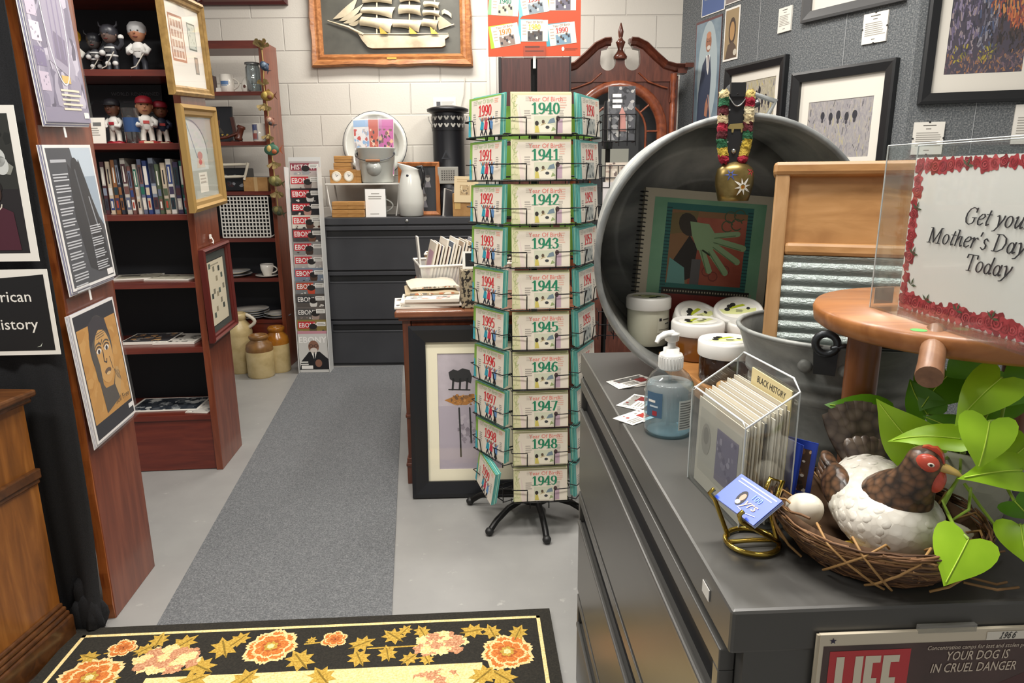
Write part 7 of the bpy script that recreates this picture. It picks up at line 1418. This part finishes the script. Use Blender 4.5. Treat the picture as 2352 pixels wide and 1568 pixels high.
for i in range(4):
    k = MB(); k.box((0, 0, 0), (cw, .0010, ch), P(('#3d5cc4', '#b9c4e6', '#8fa2dc', '#c9d2ea')[i], .35)); k.y = 0
    if i == 0:
        k.rect(0, 0, cw, ch, P('#3557c9', .35), 1); k.lines(cw*.08, cw*.95, ch*.93, ch*.86, 1, WHT, 2, .5, 0); k.lines(cw*.08, cw*.9, ch*.82, ch*.76, 1, P('#c9d3f2'), 2, .5, 0); k.ell(cw*.42, ch*.42, cw*.09, ch*.25, P('#1c1c24'), 2, 16, .2); k.ell(cw*.43, ch*.46, cw*.05, ch*.12, P('#c99c86'), 2.5); k.ell(cw*.42, ch*.28, cw*.05, ch*.07, WHT, 2.5)
        k.text('yrs', cw*.66, ch*.28, .016, P('#e0b9a0'), 3, 'c', .004, 1, .3); k.text('100', cw*.66, ch*.55, .010, P('#8fb4e6'), 3, 'c'); k.line([(cw*.5, ch*.16), (cw*.7, ch*.12), (cw*.9, ch*.2)], .0007, WHT, 3)
    tag(k.build('business_card'), ('front blue card with an oval portrait on the brass easel' if i == 0 else 'blue-edged card stacked behind the front one on the brass easel'), 'card', 'blue cards on the brass easel', M=KM @ Matrix.Translation((0, .0013*i, 0)))
# ---------------------------------------------------------------- nest, hen, eggs
TW = [P(c, .7) for c in ('#6b4a2c', '#7d5836', '#5a3d26', '#8d6a42', '#4a3220')]
NC = Vector((.411, .709, z)); r = thing('twig_nest', 'round nest basket of brown twigs near the front of the counter', 'nest', NC)
mb = MB(); rr = random.Random(12)
mb.lathe([(.0, .003), (.075, .002), (.095, .02), (.101, .040), (.097, .050), (.088, .040), (.078, .02), (.0, .012)], P('#4f3721', .9), 40)
for i in range(250):
    a0 = rr.uniform(0, 2*pi); span = rr.uniform(.5, 1.5); t0 = rr.uniform(0, 1); t1 = t0+rr.uniform(-.3, .3); pts = []
    for j in range(9):
        u = j/8; t = min(max(t0+(t1-t0)*u, 0), 1.15); rad = .077+.031*min(t*1.25, 1)+rr.uniform(-.0015, .0015)+.003; zz = .004+.048*t+rr.uniform(-.0015, .0015); a = a0+span*u
        if t > 1: rad -= .012*(t-1)/.15
        pts.append((rad*cos(a), rad*sin(a), max(zz, .003)))
    mb.tube(pts, rr.uniform(.0009, .0017), TW[i % 5], 5)
mb.build('woven_twigs', r)
mb = MB()
for i in range(15):
    a = 2*pi*i/15+.2; sl = rr.uniform(.45, .95)*rr.choice((1, 1, -1))
    mb.tube([(.084*cos(a), .084*sin(a), .047), (.099*cos(a+sl*.1), .099*sin(a+sl*.1), .058), (.1125*cos(a+sl*.35), .1125*sin(a+sl*.35), .048), (.112*cos(a+sl*.6), .112*sin(a+sl*.6), .033), (.104*cos(a+sl*.85), .104*sin(a+sl*.85), .016), (.094*cos(a+sl), .094*sin(a+sl), .006)], .0014, P('#a07a48', .6), 6)
for a, l in ((-1.05, .05), (-.9, .03), (-.25, .03)): mb.tube([(.10*cos(a), .10*sin(a), .012), (.115*cos(a)+l*.4, .112*sin(a), .010), (.115*cos(a)+l, .112*sin(a)+.01, .006)], .0014, TW[3], 5)
mb.build('binding_twigs', r)
m, nt, b = _new('hen_glaze'); v = coords(nt); vo = nt.nodes.new('ShaderNodeTexVoronoi'); vo.inputs['Scale'].default_value = 95; nt.links.new(v, vo.inputs['Vector'])
nt.links.new(ramp(nt, vo.outputs['Distance'], [(.2, '#dedacf'), (.7, '#d3cec2'), (.95, '#b9b3a7')]), b.inputs['Base Color']); b.inputs['Roughness'].default_value = .3; bump(nt, b, vo.outputs['Distance'], .3, .0025); HENW = m
def feather(name, a, b_, c, sc=110):
    m, nt, b = _new(name); v = coords(nt); vo = nt.nodes.new('ShaderNodeTexVoronoi'); vo.inputs['Scale'].default_value = sc; nt.links.new(v, vo.inputs['Vector'])
    nt.links.new(ramp(nt, vo.outputs['Distance'], [(.15, a), (.5, b_), (.8, c)]), b.inputs['Base Color']); b.inputs['Roughness'].default_value = .33; bump(nt, b, vo.outputs['Distance'], .35, .0025); return m
HENB = feather('hen_brown', '#6f5039', '#57402f', '#30261f'); HENG = feather('hen_grey_brown', '#75685c', '#615449', '#463c36', 80)
r = thing('ceramic_hen', 'white and brown ceramic hen with a red face sitting in the twig nest', 'hen figurine', (.4165, .706, z+.015), radians(-97)); r.scale = (.95, .95, .86)
def loft(mb, secs, m, n=24):
    rs = []
    for (x, y, zc, hw, hh) in secs: rs.append([Vector((x, y+hw*cos(t), zc+hh*sin(t))) for t in [2*pi*j/n for j in range(n)]])
    mb.rings(rs, m, True, True, True)
mb = MB(); loft(mb, [(-.082, 0, .070, .008, .010), (-.074, 0, .064, .026, .024), (-.055, 0, .054, .043, .040), (-.03, 0, .047, .054, .047), (0, 0, .044, .0585, .046), (.03, 0, .043, .057, .045), (.052, 0, .042, .049, .041), (.068, 0, .042, .036, .032), (.077, 0, .042, .018, .016), (.079, 0, .042, .004, .004)], HENW, 28); 
SEC = [(-.074, .064, .026, .024), (-.055, .054, .043, .040), (-.03, .047, .054, .047), (0, .044, .0585, .046), (.03, .043, .057, .045), (.052, .042, .049, .041), (.068, .042, .036, .032), (.077, .042, .018, .016)]
def body_at(x, t):
    for (xa, za, wa, ha), (xb, zb, wb, hb) in zip(SEC, SEC[1:]):
        if xa <= x <= xb: f = (x-xa)/(xb-xa); zc, hw, hh = za+(zb-za)*f, wa+(wb-wa)*f, ha+(hb-ha)*f; return Vector((x, hw*cos(t), zc+hh*sin(t)))
    return Vector((x, 0, .05))
for i in range(11):
    x = .070-.0125*i
    for j in range(13):
        t = -1.15+(j+.5*(i % 2))*.40
        if 1.0 < t < 2.1 and x > .0: continue
        p = body_at(x, t); du = (body_at(x-.003, t)-p).normalized(); dt = (body_at(x, t+.05)-p).normalized(); nn = dt.cross(du); nn = nn if nn.dot(p-Vector((x, 0, .045))) > 0 else -nn; R3_ = Matrix((du, dt, nn)).transposed().to_4x4(); R3_.translation = p-nn*.0021
        mb.sphere((.003, 0, 0), (.0095, .0088, .0027), HENW, 10, 6, R3_ @ Matrix.Rotation(.16, 4, 'Y'))
mb.build('body', r)
mb = MB(); secs = [(.022, 0, .056, .044), (.028, .002, .078, .037), (.038, .006, .096, .029), (.046, .010, .112, .0225), (.051, .013, .126, .0195), (.053, .015, .139, .0190), (.052, .015, .149, .0145), (.051, .015, .154, .004)]
rs = []
for x, y, zc, q in secs: rs.append([Vector((x+q*cos(t)*1.0, y+q*sin(t), zc+(.35*q*cos(t) if zc < .1 else 0)*-1)) for t in [2*pi*j/22 for j in range(22)]])
mb.rings(rs, HENB, True, False, True); mb.build('neck', r, subsurf=1, label='dark brown feathered neck and head')
hd = Matrix.Translation((.053, .015, .136)) @ rotz(radians(58))
RED = N('hen_red', [(.3, '#b8402f'), (.7, '#cf5a44')], 60, .3); mb = MB()
for s in (-1, 1):
    mb.sphere((.006, s*.0135, .004), (.012, .0065, .011), RED, 16, 10, hd @ Matrix.Rotation(s*.15, 4, 'Z'))
mb.build('face_patch', r, label='red face patches'); mb = MB()
for s in (-1, 1): mb.sphere((.008, s*.0205, .005), (.0034, .0012, .0026), P('#e6dcc8', .2), 12, 8, hd); mb.sphere((.0082, s*.0213, .005), (.0017, .001, .0017), P('#1a1412', .1), 10, 8, hd)
mb.build('eye', r)
mb = MB(); rs = []
for x, q, zz in ((.012, .0085, -.003), (.022, .0068, -.004), (.031, .0044, -.0065), (.037, .0010, -.0105)): rs.append([hd @ Vector((x, q*.9*cos(t), zz+q*.75*sin(t))) for t in [2*pi*j/12 for j in range(12)]])
mb.rings(rs, P('#c9ac66', .3), True, True, True); mb.build('beak', r)
mb = MB(); mb.rings([[hd @ Vector((x, y, zz)) for x, zz in ((-.006, .012), (-.004, .0185), (.001, .0205), (.005, .0195), (.009, .0205), (.0135, .0165), (.0165, .010), (.0185, .003), (.013, .0015), (.004, .011))] for y in (-.0035, -.002, .002, .0035)], RED, True); mb.build('comb', r)
mb = MB()
for s in (-.5, .5): mb.sphere((.012, s*.0075, -.020), (.0098, .0060, .0155), RED, 14, 10, hd)
mb.build('wattle', r)
for s in (-1, 1):
    mb = MB(); M = Matrix.Translation((-.022, s*.046, .062)) @ Matrix.Rotation(s*.30, 4, 'X') @ Matrix.Rotation(.35, 4, 'Y') @ rotz(s*-.12); mb.sphere((0, 0, 0), (.036, .013, .024), HENB, 22, 14, M)
    for i in range(4): mb.sphere((-.026-.004*i, .002*s, -.010+.006*i), (.018, .010, .006), HENB, 14, 8, M)
    mb.build('wing', r, label='brown wing patch')
mb = MB()
for i in range(9):
    a = -0.62+1.24*i/8; L = .098+.014*cos(a*2); M = Matrix.Translation((-.064, 0, .062)) @ Matrix.Rotation(a*.8, 4, 'X') @ Matrix.Rotation(-.42, 4, 'Y')
    rs = []
    for j in range(7): t = j/6; q = .0150*(sin(pi*min(t*.8+.12, 1)))**.6; rs.append([M @ Vector((-.004*sin(pi*t)+.0045*q/.0150*cos(b_)*.8, q*sin(b_), -.012+L*t)) for b_ in [2*pi*k_i/12 for k_i in range(12)]])
    mb.rings(rs, HENG, True, True, True)
for i in range(5):
    a = -.5+1.0*i/4; M = Matrix.Translation((-.050, 0, .070)) @ Matrix.Rotation(a, 4, 'X') @ Matrix.Rotation(-.45, 4, 'Y'); mb.sphere((0, 0, .022), (.007, .0125, .028), HENG, 14, 10, M)
mb.build('tail', r, label='fan of grey-brown tail feathers'); mb = MB()
for s in (-1, 1):
    mb = MB()
    for i in range(3): mb.tube([(.035, s*.047, .010), (.052, s*(.046+.006*(i-1)), .006), (.064, s*(.046+.012*(i-1)), .003)], [.006, .005, .003], P('#c9a83c', .35), 8)
    mb.build('foot', r, label='yellow foot')
def egg(label, x, y, zz, rz, tl):
    mb = MB(); mb.lathe([(.0, -.025)]+[(.0195*cos(t)*(1-.12*sin(t)), .0245*sin(t)) for t in [-1.4+2.8*i/12 for i in range(13)]]+[(0, .0246)], P('#e0d9c8', .35), 24); tag(mb.build('egg'), label, 'egg', M=Matrix.Translation((x, y, zz)) @ rotz(rz) @ Matrix.Rotation(tl, 4, 'X'))
egg('white egg at the left side of the nest beside the hen', .334, .716, z+.046, .4, .9); egg('white egg at the right side of the nest, half behind a heart-shaped leaf', .474, .668, z+.034, .9, 1.3)
for i, (px, a, lab) in enumerate(((1774, 1.1, 'blue card standing at the left back of the nest'), (1790, .62, 'blue-bordered group photo card at the back of the nest'))):
    q = on_y(px, 1130, .80-.012*i); M = leanM(wallM((q.x-.012, .80-.012*i, z+.034), cos(a), -sin(a)), -.06, .05); k = MB(); k.box((0, 0, 0), (.046, .0012, .076), P('#2743a8', .35)); k.y = 0; k.rect(.001, .001, .045, .075, P('#2a46b0', .35), 1)
    if i: k.rect(.006, .012, .040, .066, P('#4a3324'), 2); k.scribble(.006, .012, .040, .066, [P('#7a5638'), P('#c9a884'), P('#2a2018'), P('#d9d2c6')], 30, 2.5, 2); k.line(arc(.02, .025, .008, .012, 200, 380, 8), .003, P('#d6d3cc'), 4)
    tag(k.build('brochure_card'), lab, 'card', 'blue cards in the nest', M=M)
# ---------------------------------------------------------------- bucket and washboard
BC = Vector((.505, 1.03, z)); r = thing('galvanized_bucket', 'galvanized metal bucket with a bail ear, the washboard standing in it', 'bucket', BC)
bp = [(.108, 0), (.111, .004), (.113, .012), (.1155, .03), (.118, .034), (.118, .040), (.1165, .044), (.124, .095), (.1275, .099), (.1275, .106), (.1255, .110), (.1285, .118), (.1325, .122), (.1325, .130), (.1300, .134), (.146, .183), (.150, .187), (.150, .191), (.1465, .192)]
GALB = galv('galvanised_bucket', '#6d706d', '#929490', '#b3b4af', 9)
MB().lathe(bp+[(a-.002, b_) for a, b_ in bp[:-3][::-1]]+[(.0, .006)], GALB, 64).build('bucket_body', r); MB().tube([(.1475*cos(2*pi*i/64), .1475*sin(2*pi*i/64), .1895) for i in range(64)], .0038, GALB, 8, True).build('rim', r)
a = radians(-121); ea = Matrix.Rotation(a, 4, 'Z'); mb = MB(); er = [(.147*1.0+.004, .014*cos(t), .196+.014*sin(t)) for t in [2*pi*i/16 for i in range(16)]]
mb.tube([ea @ Vector(p) for p in er], .0055, P('#4a4d50', .4, .8), 8, True)
mb.add([ea @ Vector(p) for p in ((.150, -.016, .19), (.150, .016, .19), (.143, .014, .15), (.143, -.014, .15))], [(0,1,2,3)], P('#55585a', .4, .7)); mb.build('bail_ear', r)
mb = MB()
for s in (-1, 1): mb = MB(); mb.lathe([(.010, 0), (.010, .002), (.006, .004), (0, .0045)], GALB, 14, M=ea @ Matrix.Translation((.1365, s*.026, .158)) @ Matrix.Rotation(pi/2, 4, 'Y')); mb.build('rivet', r)
mb = MB(); mb.tube([ea @ Vector((.151+.010*sin(pi*i/12), -.15*0+.008-.0*i, .192)) for i in range(3)]+[Vector((.152*cos(t), .152*sin(t), .193+.004*sin(2*t))) for t in [a+.15+2.2*i/14 for i in range(15)]], .003, P('#5a5d60', .35, .85), 8); mb.build('bail', r)
WB = wood('washboard_wood', '#967046', '#ab8457', '#bb956a', (5, 5, 1.5), 6, .5, .05); WBX = wood('washboard_cross', '#976b3c', '#ad804d', '#bf9260', (1.5, 5, 5), 6, .45, .05)
WM_ = leanM(wallM((.398, 1.058, 1.045), .927, -.375), -.23); r = thing('washboard', 'old wooden washboard with a ribbed glass plate standing in the bucket', 'washboard', M=WM_); w, h = .225, .332
for x in (0, w-.022): MB().box((x, -.012, 0), (x+.022, .012, h-.012), WB).build('side_rail', r, bevel=.003)
MB().box((-.004, -.015, h-.022), (w+.004, .015, h), WBX).build('top_rail', r, bevel=.006); MB().box((.021, -.010, .185), (w-.021, .010, .206), WBX).build('middle_rail', r, bevel=.006)
k = MB(); k.box((.021, .002, .205), (w-.021, .006, h-.02), WBX); k.build('soap_shelf', r)
m, nt, b = _new('ribbed_glass'); b.inputs['Base Color'].default_value = hexc('#8e9894'); b.inputs['Roughness'].default_value = .22; b.inputs['Metallic'].default_value = .2; v = coords(nt, (9, 30, 30), (0, .5, 0)); bump(nt, b, noise(nt, v, 14, 3), .5, .004); RG = m
k = MB(); prof_ = []
for i in range(10*8+1): t = i/8; prof_.append((-.004-.0045*abs(cos(pi*t)), .185*i/80))
k.rings([[Vector((x, y, zz)) for y, zz in prof_] for x in (.022, w-.022)], RG, True, False, False, False); k.box((.022, .0, 0), (w-.022, .003, .185), P('#8d9896', .2, .3)); k.build('ribbed_plate', r, label='ribbed grey-green glass plate')
# ---------------------------------------------------------------- stool, sign
STW = wood('stool_wood', '#7f4c24', '#986030', '#aa713f', (1.2, 7, 7), 5, .4, .12); STL = wood('stool_leg', '#5f3519', '#744322', '#87532e', (6, 6, 1), 5, .4, .15)
r = thing('wooden_stool', 'small round-topped wooden stool over the potted plant, with a peg handle', 'stool', (.56, .80, z)); ST = .261
mb = MB(); mb.lathe([(.0, ST-.024), (.177, ST-.024), (.182, ST-.020), (.184, ST-.006), (.181, ST), (0, ST)], STW, 72); mb.build('stool_top', r); k = MB(); k.M = Matrix.Translation((-.136, -.106, ST)) @ FLAT; k.ell(0, 0, .008, .008, P('#5fae5a', .5)); k.build('green_sticker', r, label='small green dot sticker')
for x, y in ((-.105, .055), (.125, .085), (.160, -.095)): mb = MB(); mb.lathe([(.015, 0), (.018, .06), (.0205, .14), (.0205, ST-.022)], STL, 18, c=(x, y, 0)); mb.build('leg', r)
mb = MB(); a_, b_ = Vector((.430-.56, .675-.80, 1.176-z)), Vector((.401-.56, .630-.80, 1.160-z))
mb.tube([a_+Vector((.02, .03, .012)), a_, a_.lerp(b_, .5), a_.lerp(b_, .9), b_], [.0105, .0120, .0118, .0126, .0122], wood('peg_wood', '#6d4a32', '#80593e', '#936b4e', (7, 3, 7), 6, .4, .15), 16); mb.build('peg_handle', r, label='rounded wooden peg handle')
SM = wallM((.474, .822, 1.1923), .013, -.19); AC2 = clear('sign_acrylic', '#f9fbfb', .16, .01); r = thing('sign_holder', 'clear acrylic sign holder on the stool with a rose-bordered Mothers Day notice', 'sign', M=SM); w, h = .262, .190
k = MB(); k.box((0, -.001, 0), (w, 0, h-.014), P('#efece6', .5)); k.y = -.001
rd = [P('#b5333c', .5), P('#a3262f', .5), P('#c24a50', .5), P('#8f1f28', .5)]; rr = random.Random(21)
def rose(x, zz, q, i):
    x = min(max(x, q*.9), w-q*.9); zz = min(max(zz, q*.9), h-.014-q*.9)
    k.poly([(x+q*(.85+.15*sin(5*t+i))*cos(t), zz+q*(.85+.15*sin(5*t+i))*sin(t)) for t in [2*pi*j/22 for j in range(22)]], rd[i % 4], 1+.01*(i % 37)); k.line(arc(x, zz, q*.5, q*.45, 30*i, 30*i+280, 10), q*.14, rd[(i+3) % 4], 2.2+.01*(i % 17)); k.line(arc(x, zz, q*.22, q*.2, 60*i, 60*i+300, 8), q*.13, rd[(i+1) % 4], 2.5)
n = 0
H = h-.014
for i in range(26): rose(w*i/25, .006+rr.uniform(-.003, .004), rr.uniform(.009, .014), n); n += 1
for i in range(15): rose(.005+rr.uniform(-.003, .004), H*i/14, rr.uniform(.006, .011), n); n += 1
for i in range(22): rose(.01+w*i/21, H-.002+rr.uniform(-.003, .003), rr.uniform(.007, .011), n); n += 1
for i in range(13): rose(w-.006, H*i/12, .010, n); n += 1
for x, zz in ((.012, .118), (.016, .066), (.05, .016), (.10, .014), (.085, H-.01), (.02, .03), (.15, .016)):
    for j in range(3): k.poly([(x, zz), (x+.005*cos(j*1.2+.3), zz+.005*sin(j*1.2+.3)), (x+.010*cos(j*1.2), zz+.010*sin(j*1.2)), (x+.005*cos(j*1.2-.3), zz+.005*sin(j*1.2-.3))], P('#4a5a3c', .5), 3)
script(k, "Get your", .136, .1065, .0250, INK, 4); script(k, "Mother's Day", .1085, .0825, .0250, INK, 4); script(k, "Today", .133, .059, .0250, INK, 4); k.build('paper_notice', r)
k = MB(); k.box((-.002, .0005, 0), (w+.002, .0025, h), AC2); k.box((-.002, -.036, 0), (w+.002, -.034, h), AC2); k.box((-.004, -.036, 0), (-.002, .0025, h), AC2); k.box((w+.002, -.036, 0), (w+.004, .0025, h), AC2); k.box((-.002, -.034, 0), (w+.002, .0, .002), AC2); k.build('acrylic_sleeve', r)
k = MB()
for y in (-.035, .0015): k.tube([(-.003, y, 0), (-.003, y, h)], .0008, P('#e3e7e6', .15), 5); k.tube([(-.003, y, h), (w, y, h)], .0007, P('#dfe4e4', .15), 5)
k.build('polished_edges', r, label='bright acrylic edges'); k = MB(); k.box((-.0046, -.030, .004), (-.0041, -.006, .024), P('#e0d9c8', .5)); k.build('paper_label', r, label='small cream sticker')
# ---------------------------------------------------------------- potted pothos
PC = Vector((.567, .802, z)); r = thing('potted_plant', 'lime green trailing pothos in a pale textured pot under the stool', 'plant', PC)
m, nt, b = _new('pale_pot'); b.inputs['Base Color'].default_value = hexc('#b3b3a0'); b.inputs['Roughness'].default_value = .5; v = coords(nt, (1, 1, 1)); wv = nt.nodes.new('ShaderNodeTexVoronoi'); wv.inputs['Scale'].default_value = 60; nt.links.new(v, wv.inputs['Vector']); bump(nt, b, wv.outputs['Distance'], .5, .003)
MB().lathe([(.045, 0), (.050, .006), (.056, .05), (.058, .088), (.0585, .095), (.055, .095), (.053, .075), (0, .072)], m, 36).build('pot', r); MB().lathe([(.0535, .076), (.03, .082), (0, .084)], P('#2c221b', .95), 24).build('soil', r)
def leafm(name, a, b_, tr):
    m, nt, bs = _new(name); v = coords(nt); f = noise(nt, v, 25, 3); nt.links.new(ramp(nt, f, [(.3, a), (.7, b_)]), bs.inputs['Base Color']); bs.inputs['Roughness'].default_value = .38
    t = nt.nodes.new('ShaderNodeBsdfTranslucent'); t.inputs[0].default_value = hexc(tr); mx = nt.nodes.new('ShaderNodeMixShader'); mx.inputs[0].default_value = .28; out = nt.nodes['Material Output']
    nt.links.new(bs.outputs[0], mx.inputs[1]); nt.links.new(t.outputs[0], mx.inputs[2]); nt.links.new(mx.outputs[0], out.inputs['Surface']); return m
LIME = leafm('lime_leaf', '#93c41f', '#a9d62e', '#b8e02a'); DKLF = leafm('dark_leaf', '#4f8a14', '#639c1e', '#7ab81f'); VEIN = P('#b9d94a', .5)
def pleaf(bp_, Yb, tp_, Yt, wid, m=None, roll=0.0, cup=.18, droop=.15, fold=0.0):
    B, T = on_y(bp_[0], bp_[1], Yb), on_y(tp_[0], tp_[1], Yt); ax = T-B; Ln = ax.length; ax.normalize()
    nv = (Vector((0, 0, CAM_H))-B); nv = (nv-ax*nv.dot(ax)).normalized(); nv = Matrix.Rotation(roll, 3, ax) @ nv; sd = ax.cross(nv); rs = []; nvv = 12
    OUT = [(.02, .0), (.14, -.115), (.30, -.165), (.42, -.13), (.495, -.02), (.50, .12), (.465, .28), (.40, .43), (.315, .57), (.22, .70), (.125, .82), (.055, .92), (.002, 1.0)]; nu = len(OUT)-1
    for i, (ox, oy) in enumerate(OUT):
        u = i/nu; ring = []
        for j in range(nvv+1):
            s = -1+2*j/nvv; q = abs(s); yy = u+(oy-u)*q**1.15; xx = wid*ox*s; e = abs(xx)/wid*2
            ring.append(B+ax*Ln*yy+sd*xx*cos(fold*q)+nv*(-cup*wid*.5*e*e+Ln*droop*sin(pi*max(yy, 0))*.5-Ln*droop*.6*yy*yy+fold*wid*.5*e*.8)-PC)
        rs.append(ring)
    mb = MB(); mb.rings(rs, m or LIME, True, False, False, False); mid = [rs[i][nvv//2]+nv*.0007 for i in range(nu)]
    mb.tube(mid, .0007, VEIN, 4); o = mb.build('leaf', r); return B-PC
def stem(pts, rad=.0018): mb = MB(); mb.tube([Vector(p) for p in pts], rad, P('#8fae3a', .45), 6); mb.build('stem', r)
top = Vector((.0, .0, .085)); px_ = lambda x, y, Y: on_y(x, y, Y)-PC
b1 = pleaf((2224, 1238), .60, (2168, 1346), .585, .056, roll=-.1, cup=.10, droop=.06); stem([top+Vector((-.01, -.01, 0)), px_(2205, 1090, .70), px_(2168, 1160, .66), px_(2190, 1205, .615), b1])
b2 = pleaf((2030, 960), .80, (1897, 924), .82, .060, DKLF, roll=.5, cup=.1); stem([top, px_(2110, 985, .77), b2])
b3 = pleaf((2118, 1040), .72, (2012, 920), .74, .064, roll=-.25, cup=.12); stem([top, px_(2160, 1060, .75), b3])
b4 = pleaf((2205, 1008), .66, (2036, 1006), .70, .036, roll=.6, cup=.2, fold=.35); stem([top, px_(2215, 1040, .70), b4])
b5 = pleaf((2300, 868), .66, (2190, 975), .66, .050, roll=.3, cup=.15); stem([top+Vector((.01, 0, 0)), px_(2300, 960, .72), px_(2315, 890, .68), b5])
b6 = pleaf((2272, 968), .63, (2248, 1080), .62, .050, roll=-.2, cup=.12); stem([top+Vector((.01, .01, 0)), px_(2290, 1010, .70), px_(2290, 965, .65), b6])
b7 = pleaf((2345, 1080), .63, (2208, 1095), .62, .042, roll=.25, cup=.12); stem([top+Vector((.02, 0, 0)), px_(2330, 1050, .70), b7])
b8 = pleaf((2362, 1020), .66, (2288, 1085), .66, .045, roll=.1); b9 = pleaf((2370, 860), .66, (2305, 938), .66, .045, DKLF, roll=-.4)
b10 = pleaf((2345, 1205), .62, (2362, 1300), .60, .05, roll=.2); stem([px_(2215, 1110, .68), px_(2250, 1160, .66), px_(2300, 1225, .64), b10])
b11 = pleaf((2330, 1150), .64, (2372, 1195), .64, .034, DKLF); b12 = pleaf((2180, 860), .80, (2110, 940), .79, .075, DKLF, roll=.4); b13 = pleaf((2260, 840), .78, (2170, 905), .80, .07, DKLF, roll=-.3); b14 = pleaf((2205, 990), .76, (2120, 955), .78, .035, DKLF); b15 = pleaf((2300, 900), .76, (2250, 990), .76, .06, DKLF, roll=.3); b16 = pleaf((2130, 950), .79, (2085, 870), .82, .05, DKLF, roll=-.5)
for b_ in (b8, b9, b11, b12, b13, b14, b15, b16): stem([top, (top+b_)/2+Vector((0, 0, .02)), b_])
stem([px_(2200, 1100, .66), px_(2165, 1150, .64), px_(2185, 1195, .635), px_(2225, 1170, .64), px_(2230, 1120, .66)], .0015)
